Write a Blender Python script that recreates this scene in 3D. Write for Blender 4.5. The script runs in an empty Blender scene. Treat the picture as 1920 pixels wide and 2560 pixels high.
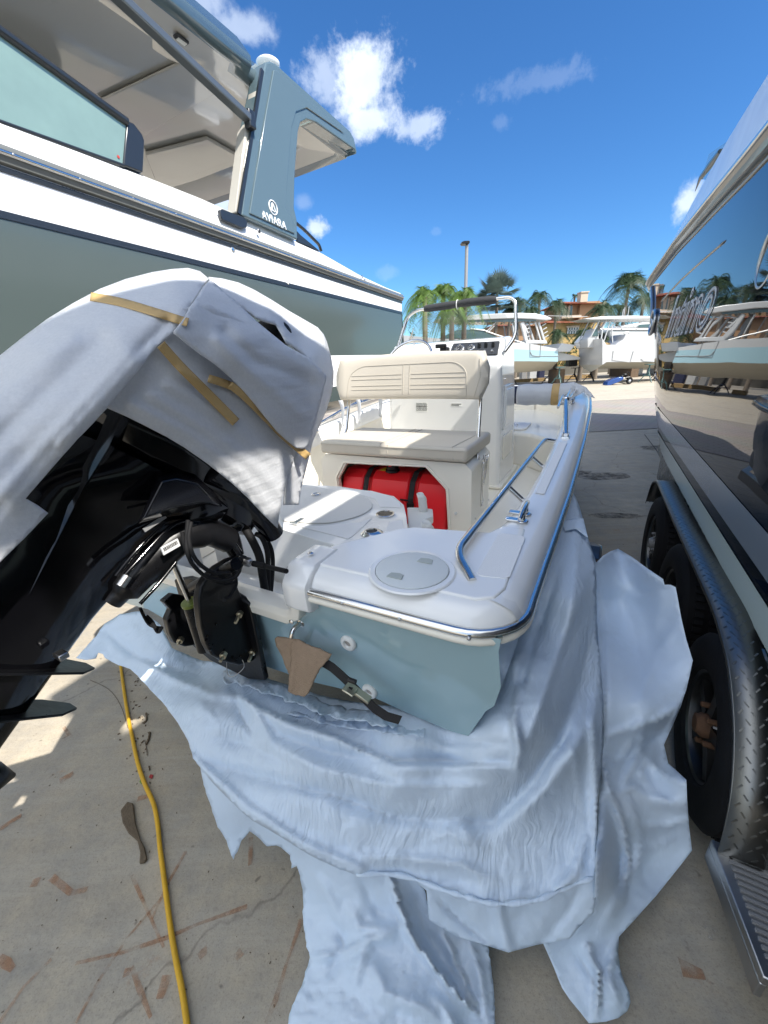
import bpy, bmesh, math, random
import numpy as np
from math import sin, cos, tan, pi, radians, sqrt, atan2
from mathutils import Vector, Matrix, noise
from mathutils.geometry import delaunay_2d_cdt
random.seed(7)
scene = bpy.context.scene
col = scene.collection

# ---------------------------------------------------------------- camera model
F = 960.0; TH = radians(21.1); RO = radians(3.0); EYE = np.array([0, 0, 1.7])
_fw = np.array([0, cos(TH), -sin(TH)]); _u0 = np.array([0, sin(TH), cos(TH)]); _r0 = np.array([1., 0, 0])
_r = cos(RO)*_r0 - sin(RO)*_u0; _u = sin(RO)*_r0 + cos(RO)*_u0
def ray(u, v): return _fw + (u-960)/F*_r - (v-1280)/F*_u
# boat-yard frame: the three boats lie parallel; x to starboard, y to the bow, z up from the ground
PSI = radians(28.5)
A = np.array([cos(PSI), -sin(PSI), 0]); B = np.array([sin(PSI), cos(PSI), 0]); Zv = np.array([0, 0, 1.])
ORG = np.array([0.30, 0.734, 0]) - 1.0*A
def toB(w): q = np.array(w, float)-ORG; return np.array([q@A, q@B, w[2]])
def toW(p): return ORG + p[0]*A + p[1]*B + np.array([0, 0, p[2]])
def X(u, v, x): d = ray(u, v); return toB(EYE + d*((x-(EYE-ORG)@A)/(d@A)))
def Y(u, v, y): d = ray(u, v); return toB(EYE + d*((y-(EYE-ORG)@B)/(d@B)))
def Z(u, v, z): d = ray(u, v); return toB(EYE + d*((z-EYE[2])/d[2]))
def WZ(u, v, z=0.0): d = ray(u, v); return EYE + d*((z-EYE[2])/d[2])
def WY(u, v, y): d = ray(u, v); return EYE + d*(y/d[1])
def AT(u, v, t): return toB(EYE + ray(u, v)*t)
def proj(pb):
    q = toW(pb)-EYE; c = q@_fw; return 960+F*(q@_r)/c, 1280-F*(q@_u)/c

# ---------------------------------------------------------------- scene graph
ROTB = (0, 0, -PSI)
class Frame:
    def __init__(s, base, kind='B'): s.base = np.array(base, float); s.kind = kind
def place(o, fr):
    o.location = toW(fr.base) if fr.kind == 'B' else fr.base
    if fr.kind == 'B': o.rotation_euler = ROTB
def tag(o, label=None, cat=None, group=None, kind=None):
    if label: o['label'] = label
    if cat: o['category'] = cat
    if group: o['group'] = group
    if kind: o['kind'] = kind
    return o
def thing(name, label, cat, base, kind='B', group=None):
    o = bpy.data.objects.new(name, None); col.objects.link(o); o.empty_display_size = .1
    fr = Frame(base, kind); place(o, fr); tag(o, label, cat, group)
    return (o, fr)
def children(o): return [c for c in bpy.data.objects if c.parent == o]
def copy_tree(o, parent=None):
    c = o.copy(); col.objects.link(c); c.parent = parent
    for ch in children(o): copy_tree(ch, c)
    return c

class MB:
    """collects geometry in frame coordinates"""
    def __init__(s): s.v = []; s.f = []
    def add(s, vs, fs):
        n = len(s.v); s.v += [tuple(map(float, p)) for p in vs]; s.f += [tuple(n+i for i in f) for f in fs]; return s
    def box(s, c, d, rot=None):
        c = np.array(c, float); d = np.array(d, float)/2; R = np.array(rot) if rot is not None else np.eye(3)
        vs = [c + R@(d*np.array(q)) for q in ((-1,-1,-1),(1,-1,-1),(1,1,-1),(-1,1,-1),(-1,-1,1),(1,-1,1),(1,1,1),(-1,1,1))]
        return s.add(vs, [(0,3,2,1),(4,5,6,7),(0,1,5,4),(1,2,6,5),(2,3,7,6),(3,0,4,7)])
    def bar(s, p, q, w, h=None, up=(0,0,1)):
        p = np.array(p, float); q = np.array(q, float); h = h or w
        d = q-p; L = np.linalg.norm(d); d = d/L; up = np.array(up, float)
        if abs(d@up) > .98: up = np.array([1., 0, 0])
        x = np.cross(d, up); x /= np.linalg.norm(x); z = np.cross(x, d)
        return s.box((p+q)/2, (w, L, h), np.stack([x, d, z], 1))
    def tube(s, pts, r, n=10, closed=False, cap=True):
        pts = [np.array(p, float) for p in pts]; m = len(pts); rs = r if hasattr(r, '__len__') else [r]*m
        vs = []; nrm = None
        for i in range(m):
            a = pts[(i-1) % m] if (closed or i > 0) else pts[i]; b = pts[(i+1) % m] if (closed or i < m-1) else pts[i]
            t = b-a; t = t/(np.linalg.norm(t)+1e-12)
            if nrm is None:
                h = np.array([0, 0, 1.]) if abs(t[2]) < .9 else np.array([1., 0, 0])
                nrm = np.cross(t, h)
            nrm = nrm - (nrm@t)*t; nrm /= np.linalg.norm(nrm)+1e-12
            bn = np.cross(t, nrm)
            for k in range(n):
                an = 2*pi*k/n; vs.append(pts[i]+rs[i]*(cos(an)*nrm+sin(an)*bn))
        fs = []
        for i in range(m if closed else m-1):
            j = (i+1) % m
            for k in range(n): fs.append((i*n+k, i*n+(k+1) % n, j*n+(k+1) % n, j*n+k))
        if cap and not closed: fs += [tuple(range(n))[::-1], tuple(range((m-1)*n, m*n))]
        return s.add(vs, fs)
    def loft(s, secs, closed=True, cap=True, ring=False):
        n = len(secs[0]); vs = [p for sec in secs for p in sec]; fs = []; m = len(secs)
        for i in range(m if ring else m-1):
            j = (i+1) % m
            for k in range(n if closed else n-1): fs.append((i*n+k, i*n+(k+1) % n, j*n+(k+1) % n, j*n+k))
        if cap and closed and not ring: fs += [tuple(range(n))[::-1], tuple(range((m-1)*n, m*n))]
        return s.add(vs, fs)
    def prism(s, poly, off):
        n = len(poly); off = np.array(off, float); a = [np.array(p, float) for p in poly]; b = [p+off for p in a]
        return s.add(a+b, [tuple(range(n))[::-1], tuple(range(n, 2*n))]+[(i, (i+1) % n, n+(i+1) % n, n+i) for i in range(n)])
    def disc(s, c, nrm, prof, n=24, cap0=True, cap1=True):
        """revolve profile [(r,h)] round the axis nrm through c"""
        c = np.array(c, float); z = np.array(nrm, float); z /= np.linalg.norm(z)
        h = np.array([0, 0, 1.]) if abs(z[2]) < .9 else np.array([1., 0, 0]); x = np.cross(h, z); x /= np.linalg.norm(x); y = np.cross(z, x)
        secs = [[c+z*hh+r*(cos(2*pi*k/n)*x+sin(2*pi*k/n)*y) for k in range(n)] for r, hh in prof]
        vs = [p for q in secs for p in q]; fs = []
        for i in range(len(secs)-1):
            for k in range(n): fs.append((i*n+k, i*n+(k+1) % n, (i+1)*n+(k+1) % n, (i+1)*n+k))
        if cap0: fs.append(tuple(range(n))[::-1])
        if cap1: fs.append(tuple(range((len(secs)-1)*n, len(secs)*n)))
        return s.add(vs, fs)
    def sphere(s, c, r, n=12, m=8, sc=(1,1,1)):
        c = np.array(c, float); secs = []
        for i in range(m+1):
            a = -pi/2+pi*i/m; rr = max(cos(a), .02)
            secs.append([c+np.array([r*rr*cos(2*pi*k/n)*sc[0], r*rr*sin(2*pi*k/n)*sc[1], r*sin(a)*sc[2]]) for k in range(n)])
        return s.loft(secs)
    def build(s, name, m, T, parent=None, smooth=40, bevel=0, seg=2, sub=0, solid=0, label=None, off=0, recalc=True):
        """T = (empty, frame) of the thing, parent = optional part"""
        root, fr = T if isinstance(T, tuple) else (None, T)
        me = bpy.data.meshes.new(name); base = fr.base
        me.from_pydata([(p[0]-base[0], p[1]-base[1], p[2]-base[2]) for p in s.v], [], s.f)
        if recalc:
            bm = bmesh.new(); bm.from_mesh(me)
            bmesh.ops.recalc_face_normals(bm, faces=bm.faces); bm.to_mesh(me); bm.free()
        me.materials.append(m)
        if smooth:
            me.polygons.foreach_set('use_smooth', [True]*len(me.polygons)); me.set_sharp_from_angle(angle=radians(smooth))
        me.validate(); me.update()
        o = bpy.data.objects.new(name, me); col.objects.link(o)
        par = parent or root
        if par is not None: o.parent = par
        else: place(o, fr)
        if bevel:
            b = o.modifiers.new('b', 'BEVEL'); b.width = bevel; b.segments = seg; b.limit_method = 'ANGLE'; b.angle_limit = radians(35); b.harden_normals = False
        if sub:
            b = o.modifiers.new('s', 'SUBSURF'); b.levels = b.render_levels = sub
        if solid:
            b = o.modifiers.new('t', 'SOLIDIFY'); b.thickness = solid; b.offset = off
        if label: o['label'] = label
        return o

def spline(pts, n=8, closed=False):
    P = [np.array(p, float) for p in pts]; m = len(P); out = []
    for i in range(m if closed else m-1):
        if closed: p0, p1, p2, p3 = P[(i-1) % m], P[i], P[(i+1) % m], P[(i+2) % m]
        else: p0, p1, p2, p3 = P[max(i-1, 0)], P[i], P[i+1], P[min(i+2, m-1)]
        for k in range(n):
            t = k/n; out.append(.5*((2*p1)+(-p0+p2)*t+(2*p0-5*p1+4*p2-p3)*t*t+(-p0+3*p1-3*p2+p3)*t**3))
    if not closed: out.append(P[-1])
    return out
def fillet(pts, r, n=5, closed=False):
    P = [np.array(p, float) for p in pts]; m = len(P); out = []
    for i in range(m):
        if not closed and i in (0, m-1): out.append(P[i]); continue
        a, b, c = P[(i-1) % m], P[i], P[(i+1) % m]; la = np.linalg.norm(a-b); lc = np.linalg.norm(c-b)
        q = min(r[i] if hasattr(r, '__len__') else r, la*.48, lc*.48); s = b+(a-b)/la*q; e = b+(c-b)/lc*q
        for k in range(n+1): t = k/n; out.append((1-t)**2*s+2*t*(1-t)*b+t*t*e)
    return out
def lerp(xs, ys, x): return float(np.interp(x, xs, ys))

# ---------------------------------------------------------------- cloth-like sheets
def tps(ctrl):
    P = np.array([(c[0], c[1]) for c in ctrl], float)/1000.; V = np.array([c[2] for c in ctrl], float); n = len(P)
    def U(r2): return np.where(r2 > 0, r2*np.log(r2+1e-12), 0)
    K = U(((P[:, None]-P[None])**2).sum(-1))+np.eye(n)*2e-4; Q = np.c_[np.ones(n), P]
    L = np.zeros((n+3, n+3)); L[:n, :n] = K; L[:n, n:] = Q; L[n:, :n] = Q.T
    w = np.linalg.solve(L, np.r_[V, 0, 0, 0])
    def f(u, v):
        q = np.stack([np.asarray(u, float), np.asarray(v, float)], -1)/1000.; r2 = ((q[..., None, :]-P)**2).sum(-1)
        return U(r2)@w[:n]+w[n]+q@w[n+1:]
    return f
def depth(u, v, pl):
    """distance along the ray for a plane spec ('x',value) in yard coordinates"""
    d = ray(u, v); k, val = pl
    if k == 'x': return (val-(EYE-ORG)@A)/(d@A)
    if k == 'y': return (val-(EYE-ORG)@B)/(d@B)
    if k == 'z': return (val-EYE[2])/d[2]
    return val
def inside(pt, poly):
    x, y = pt; c = False; n = len(poly); j = n-1
    for i in range(n):
        xi, yi = poly[i]; xj, yj = poly[j]
        if (yi > y) != (yj > y) and x < (xj-xi)*(y-yi)/(yj-yi)+xi: c = not c
        j = i
    return c
def segdist(pu, pv, a, b):
    ax, ay = a; bx, by = b; dx, dy = bx-ax, by-ay; t = np.clip(((pu-ax)*dx+(pv-ay)*dy)/(dx*dx+dy*dy+1e-9), 0, 1)
    cx, cy = ax+t*dx, ay+t*dy; side = np.sign(dx*(pv-ay)-dy*(pu-ax)); return np.hypot(pu-cx, pv-cy), t, side
def sheet_verts(poly, ctrl, folds=(), step=10, rag=0, crumple=0, cscale=1., extra=0.0, seed=0, smoothpoly=0):
    rnd = random.Random(seed)
    f = tps([(u, v, depth(u, v, pl)) for u, v, pl in ctrl])
    if smoothpoly: poly = [tuple(p) for p in spline(poly, smoothpoly, True)]
    # boundary resampled
    bd = []
    for i in range(len(poly)):
        a = np.array(poly[i], float); b = np.array(poly[(i+1) % len(poly)], float); L = np.linalg.norm(b-a); k = max(1, int(L/step))
        for j in range(k):
            p = a+(b-a)*j/k
            if rag: p = p+np.array([rnd.uniform(-rag, rag), rnd.uniform(-rag, rag)])
            bd.append(tuple(p))
    us = [p[0] for p in bd]; vs = [p[1] for p in bd]; pts = list(bd)
    g = np.array(bd)
    y = min(vs)+step/2; row = 0
    while y < max(vs):
        x = min(us)+(step/2 if row % 2 else 0)
        while x < max(us):
            if inside((x, y), bd) and np.min(np.abs(g-np.array([x, y])).sum(1)) > step*.6: pts.append((x+rnd.uniform(-1, 1)*step*.12, y+rnd.uniform(-1, 1)*step*.12))
            x += step
        y += step*.87; row += 1
    n = len(bd)
    r = delaunay_2d_cdt([Vector(p) for p in pts], [], [list(range(n))], 1, 1e-4)
    q = np.array([tuple(p) for p in r[0]]); faces = [tuple(t) for t in r[2]]
    t = f(q[:, 0], q[:, 1])
    for line, wd, amp, *kind in folds:
        kind = kind[0] if kind else 'r'; best = np.full(len(q), 1e9); bt = np.zeros(len(q)); bs = np.zeros(len(q)); m = len(line)-1
        for i in range(m):
            d, tt, sd = segdist(q[:, 0], q[:, 1], line[i], line[i+1]); k = d < best; best[k] = d[k]; bt[k] = (i+tt[k])/m; bs[k] = sd[k]
        env = np.clip(4*bt*(1-bt)+.25, 0, 1) if kind != 'f' else 1
        if kind == 'f': prof = np.exp(-(best/wd)**2)
        elif kind == 'r': prof = .35*np.exp(-(best/wd)**2)+.65*np.exp(-np.abs(best)/(wd*.85))
        elif kind == 'c': prof = np.exp(-np.abs(best)/wd)            # sharp crease
        elif kind == 's': prof = np.where(bs > 0, np.exp(-(best/wd)**2), np.exp(-(best/(wd*.22))**2))   # lip: steep on one side
        t = t - amp*prof*env
    if crumple:
        for i in range(len(q)):
            u, v = q[i]*cscale/1000.
            h = noise.noise(Vector((u*9, v*9, seed*3.1)))*.6+abs(noise.noise(Vector((u*21, v*21, 5+seed))))*.5+noise.noise(Vector((u*55, v*55, 9+seed)))*.15
            t[i] += crumple*h
    t = t-extra
    return [AT(q[i, 0], q[i, 1], t[i]) for i in range(len(q))], faces, f
# ---------------------------------------------------------------- materials
def nt(name):
    m = bpy.data.materials.new(name); m.use_nodes = True; n = m.node_tree
    return m, n, n.nodes['Principled BSDF']
def mat(name, c, rough=.5, metal=0, coat=0, spec=None, ior=None, bump=0, bscale=40, var=0, vscale=3, trans=0, alpha=1, sub=0, crough=.03, detail=4, coords='Object', rvar=0):
    m, n, b = nt(name); L = n.links.new; N = n.nodes.new
    b.inputs['Base Color'].default_value = (*c, 1); b.inputs['Roughness'].default_value = rough; b.inputs['Metallic'].default_value = metal
    b.inputs['Coat Weight'].default_value = coat; b.inputs['Coat Roughness'].default_value = crough
    if spec is not None: b.inputs['Specular IOR Level'].default_value = spec
    if ior: b.inputs['IOR'].default_value = ior
    b.inputs['Transmission Weight'].default_value = trans; b.inputs['Alpha'].default_value = alpha
    if sub: b.inputs['Subsurface Weight'].default_value = sub; b.inputs['Subsurface Radius'].default_value = (.03, .03, .03)
    if bump or var or rvar:
        tc = N('ShaderNodeTexCoord')
        if bump:
            t = N('ShaderNodeTexNoise'); t.inputs['Scale'].default_value = bscale; t.inputs['Detail'].default_value = detail; L(tc.outputs[coords], t.inputs['Vector'])
            bp = N('ShaderNodeBump'); bp.inputs['Strength'].default_value = 1; bp.inputs['Distance'].default_value = bump; L(t.outputs['Fac'], bp.inputs['Height']); L(bp.outputs['Normal'], b.inputs['Normal'])
        if var or rvar:
            t = N('ShaderNodeTexNoise'); t.inputs['Scale'].default_value = vscale; t.inputs['Detail'].default_value = 5; t.inputs['Roughness'].default_value = .6; L(tc.outputs[coords], t.inputs['Vector'])
            if var:
                mx = N('ShaderNodeMix'); mx.data_type = 'RGBA'; L(t.outputs['Fac'], mx.inputs[0])
                mx.inputs[6].default_value = (*[k*(1-var) for k in c], 1); mx.inputs[7].default_value = (*[min(1, k*(1+var)) for k in c], 1); L(mx.outputs[2], b.inputs['Base Color'])
            if rvar:
                mr = N('ShaderNodeMapRange'); L(t.outputs['Fac'], mr.inputs[0]); mr.inputs[1].default_value = .3; mr.inputs[2].default_value = .7
                mr.inputs[3].default_value = max(0, rough-rvar); mr.inputs[4].default_value = min(1, rough+rvar); L(mr.outputs[0], b.inputs['Roughness'])
    return m
MT = {}
MT['gel_white'] = mat('gelcoat_white', (.85, .85, .835), .22, coat=.6, var=.02, vscale=2, rvar=.06, bump=.0003, bscale=6)
MT['gel_cream'] = mat('gelcoat_cream', (.84, .80, .70), .3, coat=.3, var=.03, vscale=3)
MT['nonskid'] = mat('nonskid_white', (.83, .83, .82), .5, bump=.0012, bscale=420, detail=1)
MT['lid'] = mat('nonskid_lid', (.68, .71, .70), .6, bump=.001, bscale=500, detail=1)
MT['lid_grey'] = mat('nonskid_grey_lid', (.70, .69, .66), .6, bump=.001, bscale=500, detail=1)
MT['blue_hull'] = mat('light_blue_gelcoat', (.30, .44, .485), .12, coat=.7, var=.04, vscale=2.5, rvar=.05, bump=.0006, bscale=3)
MT['steel'] = mat('polished_stainless', (.72, .71, .69), .16, 1, rvar=.06, vscale=8)
MT['alu'] = mat('brushed_aluminium', (.5, .5, .5), .35, 1, rvar=.1)
MT['black'] = mat('black_gloss_paint', (.003, .003, .004), .10, coat=.0, spec=.45, rvar=.05, bump=.0004, bscale=5)
MT['black_sat'] = mat('black_satin_paint', (.005, .005, .006), .34, spec=.35, bump=.0006, bscale=60, rvar=.1, vscale=12)
MT['rubber'] = mat('black_rubber', (.010, .010, .011), .7, spec=.25, bump=.001, bscale=80, var=.3, vscale=9)
MT['plastic_w'] = mat('white_plastic', (.72, .73, .71), .35, sub=.05)
MT['vinyl'] = mat('beige_vinyl', (.54, .49, .41), .42, bump=.0008, bscale=260, var=.05, vscale=5)
MT['vinyl_seam'] = mat('vinyl_seam', (.46, .42, .35), .5)
MT['red'] = mat('red_plastic', (.78, .012, .020), .38, bump=.0005, bscale=150, var=.08, vscale=6)
MT['grey_hull'] = mat('grey_green_gelcoat', (.074, .095, .092), .16, coat=.25, var=.04, vscale=1.2, bump=.0012, bscale=2.2)
MT['grey_fin'] = mat('slate_gelcoat', (.095, .14, .16), .13, coat=.7, var=.03)
MT['ht_under'] = mat('hardtop_underside_gelcoat', (.50, .48, .43), .10, coat=.7, bump=.006, bscale=2.2, detail=2)
MT['glass_tint'] = mat('green_tinted_glass', (.20, .29, .25), .03, coat=1, spec=1, var=.45, vscale=1.5)  # mottled colour imitates clouds reflected in the pane
MT['frame_dark'] = mat('dark_window_frame', (.02, .024, .03), .28, coat=.3)
MT['mirror_hull'] = mat('black_mirror_gelcoat', (.002, .003, .008), .015, coat=0, spec=.5, ior=1.62, bump=.0022, bscale=1.3, detail=1)
MT['boot'] = mat('dark_green_bottom', (.012, .026, .024), .3, coat=.2, var=.5, vscale=14, rvar=.15)
MT['rail_rubber'] = mat('rub_rail_vinyl', (.16, .165, .155), .3, coat=.4)
MT['navy'] = mat('navy_canvas', (.012, .016, .05), .8, bump=.001, bscale=200)
MT['charcoal'] = mat('charcoal_canvas', (.035, .037, .04), .8, bump=.0012, bscale=220, var=.2)
MT['carpet'] = mat('brown_carpet', (.31, .225, .155), .95, bump=.004, bscale=330, var=.18, vscale=60)
MT['strap'] = mat('black_webbing', (.012, .012, .014), .8, bump=.001, bscale=300)
MT['cord'] = mat('yellow_cord', (.68, .38, .02), .5, bump=.001, bscale=120, var=.25, vscale=14)
MT['tape'] = mat('tan_masking_tape', (.50, .33, .13), .55, bump=.0008, bscale=120, var=.1, vscale=20)
MT['gauge'] = mat('gauge_face', (.01, .011, .014), .25, coat=.5)
MT['mark_white'] = mat('white_marking', (.7, .7, .7), .5)
MT['mark_black'] = mat('black_marking', (.02, .02, .02), .5)
MT['mark_grey'] = mat('grey_marking', (.25, .25, .25), .5)
MT['zinc'] = mat('zinc_bolt', (.55, .5, .38), .3, 1)
MT['rust'] = mat('rusty_steel', (.12, .06, .03), .8, var=.5, vscale=30)
MT['wood'] = mat('timber_block', (.30, .20, .09), .8, var=.25, vscale=12)
MT['wood_dark'] = mat('dark_timber_block', (.12, .08, .05), .85, var=.4, vscale=8)
MT['green_ring'] = mat('green_seal_ring', (.16, .2, .03), .4)
MT['yellow_lbl'] = mat('yellow_label', (.75, .55, .02), .5)

def clear_mat(name, c=(1, 1, 1), a=.25, rough=.03, ior=1.45):
    m, n, b = nt(name); L = n.links.new; N = n.nodes.new
    out = n.nodes['Material Output']; n.nodes.remove(b)
    t = N('ShaderNodeBsdfTransparent'); t.inputs[0].default_value = (*c, 1)
    g = N('ShaderNodeBsdfGlossy'); g.inputs['Roughness'].default_value = rough
    fr = N('ShaderNodeFresnel'); fr.inputs[0].default_value = ior; mr = N('ShaderNodeMath'); mr.operation = 'ADD'; mr.operation = 'MULTIPLY'; mr.inputs[1].default_value = .8; L(fr.outputs[0], mr.inputs[0])
    mx = N('ShaderNodeMixShader'); L(mr.outputs[0], mx.inputs[0]); L(t.outputs[0], mx.inputs[1]); L(g.outputs[0], mx.inputs[2]); L(mx.outputs[0], out.inputs[0])
    return m
MT['acrylic'] = clear_mat('clear_acrylic', (.80, .80, .79), .3)

def foam_mat():
    m, n, b = nt('white_foam_sheet'); L = n.links.new; N = n.nodes.new
    b.inputs['Roughness'].default_value = .55
    b.inputs['Sheen Weight'].default_value = .2
    tc = N('ShaderNodeTexCoord'); t1 = N('ShaderNodeTexNoise'); t1.inputs['Scale'].default_value = 130; t1.inputs['Detail'].default_value = 5; t1.inputs['Roughness'].default_value = .7
    mp = N('ShaderNodeMapping'); mp.inputs['Rotation'].default_value = (.75, 0, 0); mp.inputs['Scale'].default_value = (1, .8, 6)
    t2 = N('ShaderNodeTexNoise'); t2.inputs['Scale'].default_value = 4.5; t2.inputs['Detail'].default_value = 3
    L(tc.outputs['Object'], t1.inputs['Vector']); L(tc.outputs['Object'], mp.inputs[0]); L(mp.outputs[0], t2.inputs['Vector'])
    a = N('ShaderNodeMix'); a.data_type = 'RGBA'; L(t1.outputs['Fac'], a.inputs[0]); a.inputs[6].default_value = (.60, .62, .65, 1); a.inputs[7].default_value = (.95, .95, .96, 1)
    L(a.outputs[2], b.inputs['Base Color'])
    bp = N('ShaderNodeBump'); bp.inputs['Distance'].default_value = .0007; bp.inputs['Strength'].default_value = .9; L(t1.outputs['Fac'], bp.inputs['Height'])
    bp2 = N('ShaderNodeBump'); bp2.inputs['Distance'].default_value = .010; bp2.inputs['Strength'].default_value = .6; L(t2.outputs['Fac'], bp2.inputs['Height']); L(bp.outputs[0], bp2.inputs['Normal']); L(bp2.outputs[0], b.inputs['Normal'])
    tr = N('ShaderNodeBsdfTranslucent'); tr.inputs[0].default_value = (.8, .82, .85, 1); mx = N('ShaderNodeMixShader'); mx.inputs[0].default_value = .35
    o = n.nodes['Material Output']; L(b.outputs[0], mx.inputs[1]); L(tr.outputs[0], mx.inputs[2]); L(mx.outputs[0], o.inputs[0])
    return m
MT['foam'] = foam_mat()

def wrap_mat(name, wr=1.0):
    """white shrink film: crinkled in fine ribs"""
    m, n, b = nt(name); L = n.links.new; N = n.nodes.new
    b.inputs['Base Color'].default_value = (.78, .89, 1.0, 1); b.inputs['Roughness'].default_value = .36; b.inputs['Coat Weight'].default_value = .2; b.inputs['Coat Roughness'].default_value = .25
    tc = N('ShaderNodeTexCoord'); mp = N('ShaderNodeMapping'); mp.inputs['Scale'].default_value = (1, .16, .12)
    wn = N('ShaderNodeTexNoise'); wn.inputs['Scale'].default_value = 5; L(tc.outputs['Object'], wn.inputs['Vector'])
    ad = N('ShaderNodeVectorMath'); ad.operation = 'MULTIPLY_ADD'; ad.inputs[1].default_value = (.12, .12, .12); L(wn.outputs['Color'], ad.inputs[0]); L(tc.outputs['Object'], ad.inputs[2]); L(ad.outputs[0], mp.inputs[0])
    t1 = N('ShaderNodeTexNoise'); t1.inputs['Scale'].default_value = 95; t1.inputs['Detail'].default_value = 2; L(mp.outputs[0], t1.inputs['Vector'])
    ms = N('ShaderNodeTexNoise'); ms.inputs['Scale'].default_value = 2.2; L(tc.outputs['Object'], ms.inputs['Vector'])
    mr = N('ShaderNodeMapRange'); mr.inputs[1].default_value = .42; mr.inputs[2].default_value = .58; mr.inputs[3].default_value = .35*wr; mr.inputs[4].default_value = wr; L(ms.outputs['Fac'], mr.inputs[0])
    b1 = N('ShaderNodeBump'); b1.inputs['Distance'].default_value = .007; L(mr.outputs[0], b1.inputs['Strength']); L(t1.outputs['Fac'], b1.inputs['Height'])
    vo = N('ShaderNodeTexVoronoi'); vo.feature = 'DISTANCE_TO_EDGE'; vo.inputs['Scale'].default_value = 4.5; L(ad.outputs[0], vo.inputs['Vector'])
    vr = N('ShaderNodeMapRange'); vr.inputs[2].default_value = .25; L(vo.outputs['Distance'], vr.inputs[0])
    b2 = N('ShaderNodeBump'); b2.inputs['Distance'].default_value = .012; b2.inputs['Strength'].default_value = .18; L(vr.outputs[0], b2.inputs['Height']); L(b1.outputs[0], b2.inputs['Normal'])
    t3 = N('ShaderNodeTexNoise'); t3.inputs['Scale'].default_value = 9; t3.inputs['Detail'].default_value = 3; L(tc.outputs['Object'], t3.inputs['Vector'])
    b3 = N('ShaderNodeBump'); b3.inputs['Distance'].default_value = .02; b3.inputs['Strength'].default_value = .15; L(t3.outputs['Fac'], b3.inputs['Height']); L(b2.outputs[0], b3.inputs['Normal'])
    L(b3.outputs[0], b.inputs['Normal'])
    # a little grime
    g = N('ShaderNodeTexNoise'); g.inputs['Scale'].default_value = 3.5; g.inputs['Detail'].default_value = 8; g.inputs['Roughness'].default_value = .7; L(tc.outputs['Object'], g.inputs['Vector'])
    gr = N('ShaderNodeMapRange'); gr.inputs[1].default_value = .56; gr.inputs[2].default_value = .78; L(g.outputs['Fac'], gr.inputs[0])
    mx = N('ShaderNodeMix'); mx.data_type = 'RGBA'; L(gr.outputs[0], mx.inputs[0]); mx.inputs[6].default_value = (.78, .89, 1.0, 1); mx.inputs[7].default_value = (.66, .76, .84, 1); L(mx.outputs[2], b.inputs['Base Color'])
    tr = N('ShaderNodeBsdfTranslucent'); tr.inputs[0].default_value = (.55, .7, .9, 1); ms2 = N('ShaderNodeMixShader'); ms2.inputs[0].default_value = .25
    o = n.nodes['Material Output']; L(b.outputs[0], ms2.inputs[1]); L(tr.outputs[0], ms2.inputs[2]); L(ms2.outputs[0], o.inputs[0])
    return m
MT['wrap'] = wrap_mat('shrink_film', 1.0); MT['wrap_smooth'] = wrap_mat('smooth_shrink_film', .25)

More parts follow.
